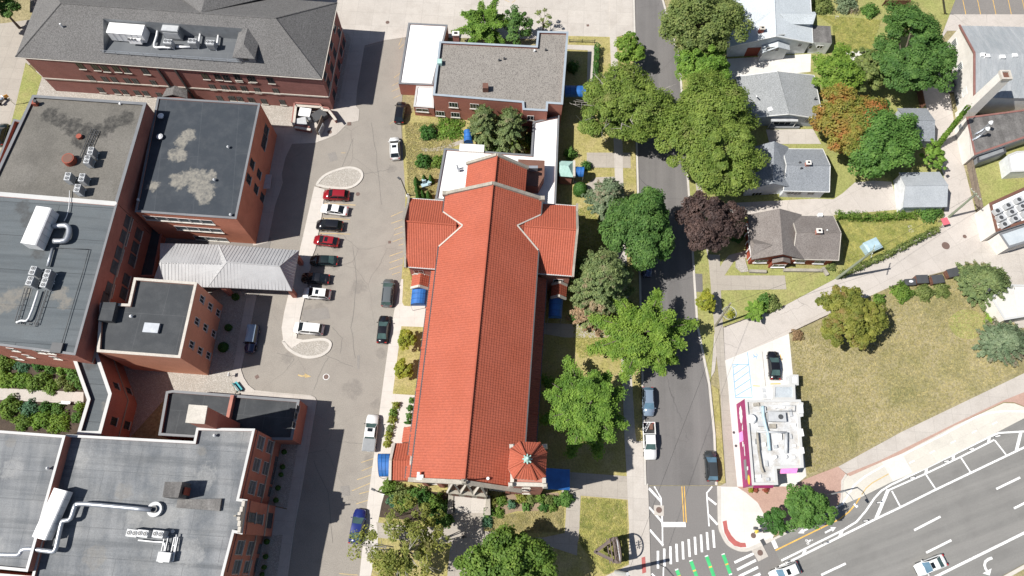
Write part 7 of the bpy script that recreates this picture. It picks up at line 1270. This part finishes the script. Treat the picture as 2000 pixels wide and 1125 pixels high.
def tree(label, cx, cy, rx, ry, h, mat, style='round', name='tree', holes=4, stray=1.1, cat='tree', group=None, n=None, leaf=.30, base=None, dens=1.0, dead=0):
    zc = h*.62; c = W(cx, cy, zc); ra = (W(cx+rx, cy, zc)-W(cx-rx, cy, zc)).length/2; rb = (W(cx, cy+ry, zc)-W(cx, cy-ry, zc)).length/2; r = (ra+rb)/2; rzv = h*.42
    bx = W(*base) if base else Vector((c.x, c.y, 0)); t = thing(name, label, cat, bx, 0, group); org = (bx.x, bx.y, 0)
    P, Nn = [], []; tips = []
    def clump(q, rc, k, flatn=.7, ax=None, out=None):
        v = unit(k)*(nrg.uniform(.25, 1, k)**.5)[:, None]*np.array([rc, rc, rc*flatn])
        if ax is not None: v = v*.6+np.outer(v@ax, ax)*1.1
        P.append(q+v); d = v/np.maximum(1e-6, np.linalg.norm(v, axis=1))[:, None]; Nn.append(d*.6+np.array([-.15, 0, .85])+(0 if out is None else out*.35)+nrg.normal(size=(k, 3))*.42)
    cc = np.array([c.x, c.y, zc]); e = np.array([ra, rb, rzv])
    if style in ('round', 'feather', 'sparse'):
        k = {'round': 70, 'feather': 120, 'sparse': 62}[style]; k = int(k*dens*max(.35, min(1.6, (r/4.5)**1.3))); u = unit(k); u[:, 2] = np.where(u[:, 2] < -.15, -u[:, 2], u[:, 2]); f = nrg.uniform(.35, 1.0, k)**.6*nrg.choice([1, 1, 1, stray, stray], k); hole = [unit(1)[0]*np.array([1, 1, .6]) for _ in range(holes)]; hole = [h_/np.linalg.norm(h_) for h_ in hole]; keep = np.ones(k, bool)
        for h_ in hole: keep &= ~((u@h_ > .955) & (f > .55))
        u, f = u[keep], f[keep]; k = len(u)
        lob = 1+.15*np.sin(2*np.arctan2(u[:, 1], u[:, 0])+nrg.uniform(0, 6))*0+.15*np.sin(3*np.arctan2(u[:, 1], u[:, 0])+nrg.uniform(0, 6))+.10*np.sin(5*np.arctan2(u[:, 1], u[:, 0])+nrg.uniform(0, 6)); q = cc+u*e*np.minimum(f*lob, np.where(u[:, 2] < 0, .92, 1.08))[:, None]
        rc = r*{'round': .22, 'feather': .17, 'sparse': .2}[style]
        for i in range(k): clump(q[i], rc*nrg.uniform(.55, 1.35), int((150 if style != 'sparse' else 75)*(rc/1.0)**1.6*(.42/leaf)**1.6*.72)+12, .7 if style == 'round' else .4, out=u[i])
        tips = q[::max(1, k//12)]
    elif style == 'star':
        nf = int(15*dens); a0 = nrg.uniform(0, 6)
        for i in range(nf):
            a = a0+i*2.39996; lay = i/nf; el = .02+1.15*lay**1.5+nrg.uniform(-.08, .08); d = np.array([math.cos(a)*math.cos(el), math.sin(a)*math.cos(el), math.sin(el)]); Lr = nrg.uniform(.68, 1.16)*(1 if lay < .6 else .85); o0 = cc+np.array([0, 0, -.45*rzv+.5*rzv*lay])
            de = d*e*np.array([1, 1, .85])*Lr; dd = de/np.linalg.norm(de); side = np.cross(dd, [0, 0, 1.]); side /= max(1e-6, np.linalg.norm(side))
            for f in np.linspace(.22, 1, 9):
                q = o0+de*f+np.array([0, 0, -.22*rzv*f*f]); wl = r*(.27*(1.1-f)+.045)
                for s_ in (-1, 1, 0):
                    sd = (side*s_*.8+dd*.6) if s_ else dd; sd = sd/np.linalg.norm(sd); kk = int(22*dens**.5*max(.6, wl/.9)*(.42/leaf)**1.5*max(.5, r/5))+4; g_ = nrg.uniform(0, 1, kk)
                    X = q+np.outer(g_*wl, sd)+nrg.normal(size=(kk, 3))*np.array([1, 1, .6])*r*.034+np.outer(g_**2*wl, [0, 0, -.22]); P.append(X); Nn.append(np.outer(np.ones(kk), np.array([-.25, -.05, .95])+.35*sd)+nrg.normal(size=(kk, 3))*.42)
            tips.append(o0+de*.8)
    elif style in ('pine', 'spruce'):
        k = int((85 if style == 'pine' else 80)*dens*max(.35, min(1.4, r/4)))
        for i in range(k):
            f = (i+.5)/k; z = h*(.14+.86*f); rad = (1-f**1.6)**.75 if style == 'pine' else (1-f)**.85+.04; a = i*2.39996; o_ = nrg.uniform(.55, 1.02); q = np.array([c.x+math.cos(a)*ra*rad*o_, c.y+math.sin(a)*rb*rad*o_, z]); d = np.array([math.cos(a), math.sin(a), .1]); clump(q, r*.2*nrg.uniform(.8, 1.25), int(95*(.42/leaf)**1.3*(r/4)**1.4)+20, .5, d, d)
            if i % 7 == 0: tips.append(q)
    P_, N_ = np.concatenate(P), np.concatenate(Nn); P_[:, 2] = np.maximum(P_[:, 2], .25); leafmesh('crown', P_, N_, leaf*1.25, leaf*.8, LM[mat], t, org)
    mb = MB(); tr = max(.09, r*.05); fork = Vector((bx.x+(c.x-bx.x)*.6, bx.y+(c.y-bx.y)*.6, h*.38)); mb.tube([bx, Vector((bx.x, bx.y, h*.2)), fork, Vector((c.x, c.y, h*.8))], [tr*1.3, tr, tr*.8, tr*.2], 8)
    for q in tips[:14]: q = Vector(q); m_ = fork+(q-fork)*.5+Vector((0, 0, .25)); mb.tube([fork, m_, q], [tr*.5, tr*.3, tr*.1], 5)
    mb.build('trunk', m_bark, t, org=Vector(org))
    if dead:
        mb = MB()
        for i in range(dead):
            u = unit(1)[0]; u[2] = abs(u[2])*.6+.25; q0 = Vector(cc+u*e*.35); q1 = Vector(cc+u*e*1.05)
            mb.tube([q0, (q0+q1)/2+Vector((0, 0, .2)), q1], [.09, .06, .03], 4)
            for j in range(5): w_ = q0+(q1-q0)*nrg.uniform(.35, 1); mb.tube([w_, w_+Vector(nrg.normal(size=3)*.8)], [.04, .015], 4)
        mb.build('dead_branch', m_barkp, t, org=Vector(org))
    return t
def bush(label, cx, cy, r, h, mat='bush', name='shrub', group=None, ry=None, leaf=.26, dens=1.0, shape='dome', cat='shrub'):
    c = W(cx, cy, h*.4); ra = (W(cx+r, cy, .3)-W(cx-r, cy, .3)).length/2; rb = ra if ry is None else (W(cx, cy+ry, .3)-W(cx, cy-ry, .3)).length/2; t = thing(name, label, cat, (c.x, c.y, 0), 0, group)
    k = int(420*dens*max(.25, min(4, ra*rb*(1+h/2)/1.6))*(.26/leaf)**1.5); u = unit(k); u[:, 2] = np.abs(u[:, 2])
    if shape == 'cone': f = nrg.uniform(0, 1, k); a = nrg.uniform(0, 6.283, k); rad = (1-f)**.7; P_ = np.stack([c.x+ra*rad*np.cos(a), c.y+rb*rad*np.sin(a), h*f], 1); N_ = np.stack([np.cos(a), np.sin(a), np.full(k, .5)], 1)+nrg.normal(size=(k, 3))*.35
    elif shape == 'tight': P_ = np.array([c.x, c.y, h*.45])+u*np.array([ra, rb, h*.55])*nrg.uniform(.93, 1.03, k)[:, None]; P_[:k//3, 2] = nrg.uniform(.05, h*.5, k//3); N_ = u+nrg.normal(size=(k, 3))*.25
    else:
        a = np.arctan2(u[:, 1], u[:, 0]); lob = 1+.17*np.sin(4*a+nrg.uniform(0, 6))+.1*np.sin(7*a+nrg.uniform(0, 6)); P_ = np.array([c.x, c.y, .05])+u*np.array([ra, rb, h])*(nrg.uniform(.55, 1.05, k)*lob)[:, None]; N_ = u*.7+np.array([0, 0, .6])+nrg.normal(size=(k, 3))*.5
    leafmesh('foliage', P_, N_, leaf*1.3, leaf*.8, LM[mat], t, (c.x, c.y, 0)); MB().tube([(0, 0, 0), (0, 0, h*.6)], [.06, .02], 5).build('stem', m_bark, t, local=True); return t
def hedge(label, pts, wpx, h, mat, name='hedge', dens=1.0, leaf=.24, loose=.15):
    P = [W(*p, h/2) for p in pts]; t = thing(name, label, 'hedge', (P[0].x, P[0].y, 0)); out, nn = [], []; w_ = wpx*.0795/2
    for p, q in zip(P, P[1:]):
        d = np.array(q-p); L = np.linalg.norm(d); d /= L; s = np.array([-d[1], d[0], 0]); k = int(L*(2*h+2*w_)*60*dens*(.24/leaf)**1.5); f = nrg.uniform(0, L, k); face = nrg.uniform(0, 1, k)*(2*h+2*w_)
        side = np.where(face < h, -1, np.where(face < h+2*w_, face-h-w_, 1)); y = np.where(face < h, -w_, np.where(face < h+2*w_, face-h-w_, w_)); z = np.where(face < h, face, np.where(face < h+2*w_, h, face-h-2*w_)); bump = 1+loose*np.sin(f*2.1+1)+loose*.6*np.sin(f*5.3)
        X = np.array(p)*np.array([1, 1, 0])+np.outer(f, d)+np.outer(y*bump, s)+np.outer(z*bump, [0, 0, 1.])+nrg.normal(size=(k, 3))*.06*(1+6*loose); out.append(X); nn.append(np.outer(np.sign(y)*(np.abs(y) >= w_*.99), s)+np.outer((z >= h*.99)*1.0+.3, [0, 0, 1.])+nrg.normal(size=(k, 3))*.4)
    X = np.concatenate(out); X[:, 2] = np.maximum(X[:, 2], .05); leafmesh('foliage', X, np.concatenate(nn), leaf*1.3, leaf*.8, LM[mat], t, (P[0].x, P[0].y, 0)); return t
# street and garden trees
tree('bright green maple with spread fingers behind the rectory', 945, 42, 52, 46, 9.5, 'maple', 'star'); tree('darker green tree pressed against the rectory roof beside the bright maple', 1010, 55, 27, 30, 7.5, 'dark', 'round')
tree('thin half-bare sapling above the rectory roof', 1062, 42, 25, 20, 5, 'olive', 'sparse', leaf=.28, dens=.5); tree('small round yellow-green street tree at the top of the pavement', 1228, 100, 28, 29, 6.5, 'lime', 'round', base=(1236, 128), dens=1.5, holes=0, stray=1.04, leaf=.32)
tree('large olive-green tree cut by the top edge of the photo', 1372, 40, 76, 64, 13, 'olive', 'round', leaf=.34, dens=1.2, holes=1); tree('fresh green tree just below the large olive tree', 1372, 130, 54, 38, 9, 'maple', 'round', dens=1.3, holes=1); tree('honey locust with grey dead twigs beside the church pavement', 1217, 213, 100, 66, 12, 'locust', 'feather', leaf=.3, dens=1.2, dead=26, base=(1225, 250)); tree('huge feathery honey locust shading the blue-grey bungalow', 1390, 270, 94, 108, 13.5, 'locust', 'feather', leaf=.3, dens=1.15)
tree('blue-grey spruce with tan tips above the dark dome tree', 1190, 382, 43, 43, 9, 'spruce', 'spruce', leaf=.3, name='spruce_tree'); tree('dense dark green dome-shaped tree by the street', 1248, 448, 64, 68, 12, 'dark', 'round', dens=1.7, holes=0, stray=1.03); tree('olive pine close against the church transept', 1178, 545, 60, 66, 13, 'pine', 'pine', leaf=.32, name='pine_tree', dens=1.3); tree('dying brown conifer below the olive pine', 1165, 605, 48, 34, 6, 'brown', 'pine', leaf=.28, name='pine_tree')
tree('yellow-green maple with open gaps over the blue sedan', 1262, 655, 98, 92, 12.5, 'lime', 'star', dens=1.25, leaf=.29, base=(1249, 640)); tree('big star-shaped green maple beside the tower lawn', 1152, 790, 98, 92, 12.5, 'maple', 'star', dens=1.35, leaf=.29); tree('deep purple maple across the street from the dark dome tree', 1386, 437, 57, 53, 10, 'purple', 'round', dens=1.4, holes=1); tree('small golden street tree by the pole', 1379, 590, 18, 20, 4, 'gold', 'round', leaf=.22, dens=2, holes=1)
tree('orange-tinged tree between the two bungalow gardens', 1655, 238, 62, 56, 9.5, 'orange', 'round', leaf=.34, dens=1.4, holes=1); tree('broad green tree south-east of the orange one', 1713, 272, 70, 62, 9.5, 'green', 'round', leaf=.36, dens=1.4, holes=1); tree('largest dark green tree beside the alley and the white warehouse', 1776, 103, 69, 79, 11.5, 'dark', 'feather', leaf=.32, dens=1.2); tree('rounded yellow-green tree at the corner of the grey bungalow', 1629, 143, 44, 45, 8, 'autumn' if False else 'lime', 'round', dens=1.2); tree('pale loose tree between the yellow-green one and the dark one', 1694, 140, 38, 40, 7.5, 'olive', 'feather', leaf=.34)
tree('russet and yellow-green tree on the dry field by the alley', 1658, 622, 60, 57, 8, 'autumn', 'feather', leaf=.32, dens=1.4); tree('green tree on the pink plaza beside the cycle lane', 1571, 992, 50, 41, 7, 'green', 'round', leaf=.28, dens=1.6, holes=0, stray=1.05); tree('small dark tree next to the signal post', 1510, 1021, 28, 26, 4.5, 'hedge', 'round', leaf=.22, dens=2, holes=0, stray=1)
tree('spreading bushy pine beside the dumpsters', 1929, 549, 52, 38, 5, 'pine', 'pine', leaf=.28, name='pine_tree', dens=1.4); tree('grey-green spruce at the right edge of the dry field', 1968, 664, 46, 37, 5, 'spruce', 'pine', leaf=.28, name='spruce_tree', dens=1.3); tree('airy willow-like tree with bare patches at the lower left of the church lawn', 785, 1072, 86, 60, 11.5, 'willow', 'sparse', leaf=.28, dens=.8, dead=12); tree('second airy tree crowding the bushes west of the entrance steps', 806, 1000, 52, 36, 7, 'willow', 'sparse', leaf=.28, dens=.6)
tree('dense rounded tree at the bottom edge beside the front walk', 992, 1100, 92, 58, 10.5, 'bush', 'round', leaf=.34, dens=1.7, holes=1); tree('western of the twin yew-like trees in the rectory court', 945, 238, 29, 38, 8.5, 'pine', 'pine', leaf=.28, name='pine_tree'); tree('eastern of the twin yew-like trees in the rectory court', 996, 246, 31, 44, 8.5, 'pine', 'pine', leaf=.28, name='pine_tree'); tree('dark tree at the top left corner beside the side road', 2, 15, 40, 40, 9, 'dark', 'round'); tree('green tree filling the corner behind the white garage', 1822, 308, 22, 30, 5, 'maple', 'feather', leaf=.3)
tree('small yellow tree, upper of the pair by the church wall', 795, 664, 18, 18, 3.6, 'gold', 'round', leaf=.22, dens=2.4, holes=0, stray=1.0, group='pair of yellow trees by the church wall'); tree('small yellow tree, lower of the pair by the church wall', 788, 722, 18, 18, 3.6, 'gold', 'round', leaf=.22, dens=2.4, holes=0, stray=1.0, group='pair of yellow trees by the church wall'); tree('bright palm-like young tree in the corner garden by the alley', 1478, 604, 23, 22, 3.5, 'maple', 'star', leaf=.3); tree('sapling at the north pavement edge seen only by its twigs', 715, 92, 6, 8, 3, 'gold', 'sparse', leaf=.2, dens=.3) if False else None
# shrubs
for a in (('clipped round dark shrub on the dry lawn by the black car', 836, 258, 17, 1.7, 'hedge'), ('round dark shrub south of the garden path', 827, 314, 16, 1.6, 'hedge'), ('bright green shrub against the white-roofed sacristy wall', 857, 316, 14, 1.8, 'bush'), ('low bright flower bed under the rectory wall', 880, 250, 30, .7, 'maple'), ('leafy shrub below the twin yews', 960, 285, 24, 1.6, 'green'), ('bright shrub beside the white sacristy wing', 1013, 283, 20, 2.2, 'lime'), ('dark shrub in the corner of the rectory court', 1030, 275, 14, 1.8, 'hedge'), ('dark shade shrub in the shadow of the rectory', 1118, 130, 12, 2, 'hedge'), ('narrow green plant along the sacristy east wall', 1114, 300, 12, 1.8, 'green'), ('shrub south-east of the dark pine', 1507, 593, 17, 1.6, 'olive'), ('green shrub behind the bright palm-like tree', 1493, 588, 15, 1.8, 'green'), ('yellowing round bush in the garden wheel', 1427, 614, 8, .9, 'gold'), ('low purple-brown shrub at the field corner', 1558, 655, 12, .8, 'brownbush'), ('bright shrub beside the white slab building', 1945, 620, 22, .9, 'lime'), ('rounded shrub behind the brown dumpsters, first from the alley', 1717, 585, 13, 1.2, 'bush'), ('wide shrub south of the black dumpster', 1763, 570, 21, 1.3, 'bush'), ('round grey-green shrub south of the middle dumpster', 1806, 570, 18, 1.3, 'olive'), ('low shrub south of the last brown dumpster', 1840, 567, 16, 1.1, 'olive'), ('dark conifer-like shrub among the plants by the tower', 1000, 985, 9, 1.4, 'bluebush'), ('bright green shrub at the corner of the blue sloping awning', 1106, 974, 15, 1.6, 'green'), ('shrub below the bright tree in the corner of the front garden, yellow', 1420, 1200, 4, .5, 'gold'), ('yellow and green shrub beside the brown house steps', 1623, 520, 10, 1.1, 'olive'), ('rounded green shrub beside the topiary ball', 1145, 324, 10, 1.6, 'hedge'), ('big overgrown shrub on the south side of the white garage', 1815, 412, 24, 1.8, 'green'), ('bushy grey-green shrub on the top edge of the long lawn', 1608, 10, 20, 2, 'olive'), ('silvery shrub on the top edge of the long lawn, right of the other', 1655, 8, 22, 2, 'spruce'), ('leafy shrub by the brown corner fence', 1700, 20, 16, 1.6, 'green'), ('dark bush in the shade of the purple maple', 1440, 460, 14, 1.5, 'hedge'), ('flower tub of red blooms at the restaurant corner', 1476, 957, 5, .6, 'flowerr'), ('yellow-green pot plant at the restaurant corner', 1466, 958, 4.5, .7, 'gold'), ('dark red planter below the magenta awning', 1496, 957, 6, .6, 'flowerr'), ('weedy tuft in the north corner of the white garage', 1790, 400, 12, 1.1, 'bush')):
    if a[2] < 1125: bush(*a)
bush('smooth clipped topiary ball on the church east lawn', 1133, 370, 13.5, 2.4, 'hedge', shape='tight', leaf=.18, dens=2.2)
gc = 'small cypresses ringing the pale seat'
for x, y, l in ((815, 368, 'tallest'), (829, 350, 'northern'), (842, 350, 'north-eastern'), (817, 382, 'south-western'), (826, 380, 'southern'), (837, 381, 'south-eastern'), (813, 354, 'north-western')): bush(l+' small cypress in the ring round the pale seat', x, y, 6.5, 2.6, 'hedge', 'cypress', gc, leaf=.2, shape='cone', dens=2.4, cat='cypress')
def scatter(gname, where, spots, mats, h=(.7, 1.4)):
    look = {'bush': 'mid green', 'maple': 'bright green', 'hedge': 'dark green', 'olive': 'olive', 'green': 'fresh green', 'bluebush': 'blue-green', 'lime': 'yellow-green', 'flower': 'yellow flowering', 'brownbush': 'brownish', 'willow': 'straw coloured', 'gold': 'golden', 'dark': 'deep green'}
    for i, (x, y, r) in enumerate(spots):
        m_ = mats[i % len(mats)]; bush(f'{look[m_]} {where[i] if isinstance(where, list) else where}', x, y, r, rnd.uniform(*h), m_, 'shrub', gname)
gg = 'shrubs of the hospital garden'
G = [(8, 712, 15, 'by the left edge, close to the brick wall'), (45, 712, 13, 'under the first white window sill'), (75, 715, 8, 'right of the first window sill'), (100, 712, 14, 'below the roof hatch corner'), (125, 715, 13, 'near the corridor corner, upper bed'), (145, 728, 13, 'against the corridor wall, upper bed'), (10, 740, 14, 'on the left edge above the path'), (40, 742, 14, 'above the path, second from the left edge'), (68, 748, 13, 'above the path, third from the left edge'), (100, 756, 12, 'right above the middle of the path'), (120, 745, 9, 'above the right half of the path'), (136, 755, 9, 'near the path end, upper bed'), (150, 745, 12, 'squeezed between path and corridor'), (85, 738, 10, 'in the middle of the upper bed'), (18, 795, 18, 'on the left edge below the path'), (55, 798, 14, 'below the path, second from the left'), (88, 795, 9, 'below the middle of the path'), (112, 797, 9, 'left of the white bench'), (154, 794, 8, 'at the corridor end of the path'), (150, 815, 9, 'against the corridor in the lower bed'), (115, 825, 17, 'in the deepest shade of the lower bed'), (80, 820, 15, 'in the shaded middle of the lower bed'), (45, 822, 15, 'in the shaded left of the lower bed')]
scatter(gg, ['shrub '+q[3] for q in G], [(q[0], q[1], q[2]*1.3) for q in G], ['bush', 'bluebush', 'hedge', 'green', 'maple', 'green', 'lime', 'maple', 'bush', 'bush', 'olive', 'olive', 'green', 'bush'])
G = [(760, 952, 13, 'at the foot of the blue barrel awning'), (782, 962, 14, 'second from the barrel awning along the church front'), (806, 965, 13, 'under the left facade buttress'), (828, 972, 14, 'below the facade window west of the portal'), (850, 980, 13, 'left of the stone portal'), (866, 990, 12, 'touching the west step wall'), (768, 978, 10, 'behind the lamp post'), (790, 985, 12, 'in the second row west of the steps'), (872, 1015, 11, 'at the foot of the west step wall'), (850, 1010, 13, 'in the shade west of the steps'), (962, 982, 8, 'right of the east step wall'), (980, 978, 9, 'under the tower stair window'), (1018, 972, 9, 'below the tower brickwork'), (1038, 974, 9, 'below the middle of the tower'), (1055, 972, 8, 'below the tower corner'), (1072, 976, 8, 'near the sloping blue awning'), (1088, 978, 8, 'beside the pale stone block by the awning'), (1062, 990, 8, 'on the lawn edge below the tower'), (1079, 991, 7, 'on the lawn edge toward the front walk'), (955, 1000, 9, 'in the east planting strip, upper'), (952, 1020, 9, 'in the east planting strip, lower'), (975, 1002, 8, 'at the curve of the east planting bed'), (1028, 990, 7, 'in the sparse middle of the east bed')]
scatter('shrubs along the church front', ['shrub '+q[3] for q in G], [(q[0], q[1], q[2]*1.3) for q in G], ['bush', 'olive', 'green', 'hedge', 'bush', 'green', 'bluebush', 'bush', 'green', 'hedge', 'willow', 'bush', 'flower', 'olive'], (.7, 1.3))
G = [(773, 792, 8), (768, 806, 9), (766, 820, 9), (762, 836, 8), (759, 850, 8), (756, 866, 8)]; scatter('flowering hedge by the church walk', [f'shrub in the flowering row by the church walk, {w}' for w in ('first at the north end', 'second from the north', 'third from the north', 'third from the south', 'second from the south', 'last by the blue awning')], G, ['flower', 'bush', 'flower', 'olive', 'flower'], (.8, 1.1))
G = [(804, 782, 6), (801, 797, 6.5), (799, 812, 6.5), (797, 825, 6)]; scatter('ivy clumps on the church west wall', [f'ivy clump against the church west wall, {w}' for w in ('first at the top', 'second', 'third', 'last above the porch roof')], G, ['green', 'hedge'], (1.2, 1.6))
G = [(555, 883, 4.6), (552, 912, 4.6), (549, 927, 4), (543, 953, 4.6), (539, 977, 4.6), (521, 1058, 5), (519, 1087, 4.6), (516, 1108, 4.2), (512, 1122, 4), (436, 678, 10), (446, 640, 7), (460, 580, 7)]
W_ = ['first at the annex end of the gravel bed', 'second in the gravel bed', 'third in the gravel bed', 'fourth in the gravel bed', 'beside the brick entrance bay', 'first below the entrance bay', 'second below the entrance bay', 'third below the entrance bay', 'at the bottom edge', 'largest in the shaded gravel court', 'in the middle of the shaded gravel court', 'under the canopy corner']
for (x, y, r), w in zip(G, W_): bush('small dark clipped ball shrub, '+w, x, y, r, 1.0, 'hedge', 'shrub', 'clipped ball shrubs in the gravel', leaf=.18, shape='tight', dens=2)
hedge('narrow clipped hedge on the rectory east lawn', [(1166, 90), (1162, 165)], 9, 1.5, 'hedge', loose=.04); hedge('long ivy hedge along the alley behind the brick-red bungalow', [(1640, 538), (1680, 520), (1730, 499), (1790, 468), (1832, 447)], 9, 1.0, 'olive', loose=.2); hedge('overgrown hedge between the driveway and the long back garden', [(1630, 421), (1680, 424), (1720, 425), (1790, 420)], 10, 1.1, 'bush', loose=.35); hedge('shaggy hedge on the church east side under the dying conifer', [(1122, 612), (1124, 628)], 14, 1.6, 'hedge', loose=.2)
b0, t0 = W(1828, 288), W(1893, 206, 9.4); f = nrg.uniform(0, .98, 5200); u = unit(5200); u[:, 2] *= .5; X = np.array(b0)+np.outer(f, np.array(t0-b0))+u*(nrg.uniform(.3, .62, 5200)*(1-.35*f))[:, None]; leafmesh('ivy', X, u+nrg.normal(size=(5200, 3))*.4, .3, .22, LM['maple'], iv, iv.location)
# weeds and lawn tufts: grass nobody could count
def tufts(name, poly, n, mat, l=.22):
    P = WL(poly); xs = [p.x for p in P]; ys = [p.y for p in P]; X = np.stack([nrg.uniform(min(xs), max(xs), n*3), nrg.uniform(min(ys), max(ys), n*3)], 1); ins = np.zeros(len(X), bool); j = len(P)-1
    for i in range(len(P)):
        c_ = ((P[i].y > X[:, 1]) != (P[j].y > X[:, 1])) & (X[:, 0] < (P[j].x-P[i].x)*(X[:, 1]-P[i].y)/(P[j].y-P[i].y+1e-9)+P[i].x); ins ^= c_; j = i
    X = X[ins][:n]; k = len(X); o = bpy.data.objects.new(name+'_root', None) if False else None
    Pn = np.concatenate([X, np.full((k, 1), .14)], 1); Nn = nrg.normal(size=(k, 3))*.3+np.array([-.3, 0, .9])
    ob = leafmesh(name, Pn, Nn, l*1.5, l*.6, mat, None, (0, 0, 0)); tag(ob, kind='stuff'); return ob
m_tuft = leafmat('dry_grass_blades', ((.21, .18, .095), (.25, .215, .125), (.165, .15, .07))); m_tuftg = leafmat('grass_blades', ((.19, .19, .065), (.25, .225, .09), (.15, .16, .048)))
tufts('grass', [(1545, 660), (1600, 632), (1739, 566), (1880, 530), (1925, 580), (1990, 640), (1990, 725), (1760, 840), (1640, 900), (1578, 925), (1560, 800)], 15000, m_tuft, .24); tufts('grass', [(1135, 972), (1222, 978), (1226, 1100), (1180, 1123), (1130, 1060)], 7000, m_tuftg, .2); tufts('grass', [(960, 1010), (1100, 990), (1100, 1040), (1000, 1040), (945, 1035)], 5000, m_tuft, .2); tufts('grass', [(1640, 425), (1830, 430), (1830, 445), (1650, 530), (1645, 480)], 9000, m_tuftg, .22); tufts('grass', [(1595, 30), (1720, 40), (1700, 100), (1630, 100), (1625, 50)], 6000, m_tuftg, .22); tufts('grass', [(1110, 420), (1150, 400), (1200, 480), (1210, 690), (1130, 700), (1120, 660)], 9000, m_tuftg, .2); tufts('grass', [(790, 240), (900, 240), (860, 380), (797, 380)], 7000, m_tuft, .2)

# ------------------------------------------------------------ the person on the front walk
def person(label, px, ang, shirt, trousers, skin=(.35, .2, .14), hair=(.02, .015, .012)):
    p = W(*px); t = thing('person', label, 'person', (p.x, p.y, .12), ang); ms, mt, mk_, mh = paint('person_shirt', shirt, .8), paint('person_trousers', trousers, .8), paint('skin', skin, .5), paint('hair', hair, .6)
    J = {'pel': (0, 0, .93), 'chest': (.02, 0, 1.28), 'neck': (.03, 0, 1.47), 'hb': (.05, 0, 1.56), 'ht': (.06, 0, 1.72), 'hl': (0, .1, .9), 'kl': (.16, .1, .5), 'al': (.1, .1, .09), 'tl': (.28, .1, .04), 'hr': (0, -.1, .9), 'kr': (-.06, -.1, .49), 'ar': (-.3, -.1, .12), 'tr': (-.13, -.1, .03), 'sl': (.02, .2, 1.41), 'el': (-.08, .27, 1.14), 'wl': (.06, .29, .9), 'sr': (.02, -.2, 1.41), 'er': (.1, -.27, 1.14), 'wr': (.28, -.26, .98)}
    E_ = [('pel', 'chest'), ('chest', 'neck'), ('neck', 'hb'), ('hb', 'ht'), ('pel', 'hl'), ('hl', 'kl'), ('kl', 'al'), ('al', 'tl'), ('pel', 'hr'), ('hr', 'kr'), ('kr', 'ar'), ('ar', 'tr'), ('chest', 'sl'), ('sl', 'el'), ('el', 'wl'), ('chest', 'sr'), ('sr', 'er'), ('er', 'wr')]
    for s, w_, e_ in (('l', 'wl', 'el'), ('r', 'wr', 'er')):
        wv, ev_ = Vector(J[w_]), Vector(J[e_]); d = (wv-ev_).normalized(); J['p'+s] = tuple(wv+d*.07); E_.append((w_, 'p'+s)); sd = Vector((1, 0, 0))
        for k in range(4): a = wv+d*.11+sd*(k-1.5)*.02; J[f'f{s}{k}'] = tuple(a+d*(.05+.012*(1-abs(k-1.5)))-sd*.01); E_.append(('p'+s, f'f{s}{k}'))
        J['th'+s] = tuple(wv+d*.06+sd*.05); E_.append((w_, 'th'+s))
    R_ = {'pel': .15, 'chest': .16, 'neck': .06, 'hb': .085, 'ht': .08, 'hl': .1, 'hr': .1, 'kl': .065, 'kr': .065, 'al': .045, 'ar': .045, 'tl': .04, 'tr': .04, 'sl': .07, 'sr': .07, 'el': .045, 'er': .045, 'wl': .03, 'wr': .03, 'pl': .032, 'pr': .032}
    ks = list(J); me = bpy.data.meshes.new('body'); me.from_pydata([J[k] for k in ks], [(ks.index(a), ks.index(b)) for a, b in E_], []); o = bpy.data.objects.new('body', me); COL.objects.link(o); o.parent = t
    o.modifiers.new('skin', 'SKIN')
    for i, k in enumerate(ks): r_ = R_.get(k, .009); me.skin_vertices[0].data[i].radius = (r_, r_); me.skin_vertices[0].data[i].use_root = (k == 'pel')
    sb = o.modifiers.new('sub', 'SUBSURF'); sb.levels = sb.render_levels = 1; dg = bpy.context.evaluated_depsgraph_get(); m2 = bpy.data.meshes.new_from_object(o.evaluated_get(dg)); o.modifiers.clear(); o.data = m2; m2.materials.clear(); [m2.materials.append(x) for x in (mk_, ms, mt, mh)]
    for f_ in m2.polygons: c = f_.center; f_.material_index = 2 if c.z < .98 and abs(c.y) < .2 else (1 if c.z < 1.46 and not (c.z < 1.08 and abs(c.y) > .2) else 0); f_.use_smooth = True
    MB().ball(.045, 0, 1.67, .105, .095, .1, 12, 8).build('hair', mh, t, local=True, smooth=True); MB().box(.14, 0, 1.58, .03, .03, .05).build('nose', mk_, t, local=True); [MB().ball(.125, s*.035, 1.625, .015, .015, .012, 6, 4).build('eye', mh, t, local=True) for s in (-1, 1)]; [MB().box(c[0]+.04, c[1], .0, .27, .1, .08).build('shoe', m_black, t, local=True) for c in ((.12, .1), (-.26, -.1))]
    MB().prism([Vector(v) for v in ((-.16, -.15, 0), (.17, -.15, 0), (.17, .15, 0), (-.16, .15, 0))], .95, 1.0).build('belt', mt, t, local=True); return t
person('person in dark clothes walking along the front walk, seen from straight above', (906, 1049), R(160), (.03, .03, .035), (.02, .02, .025))
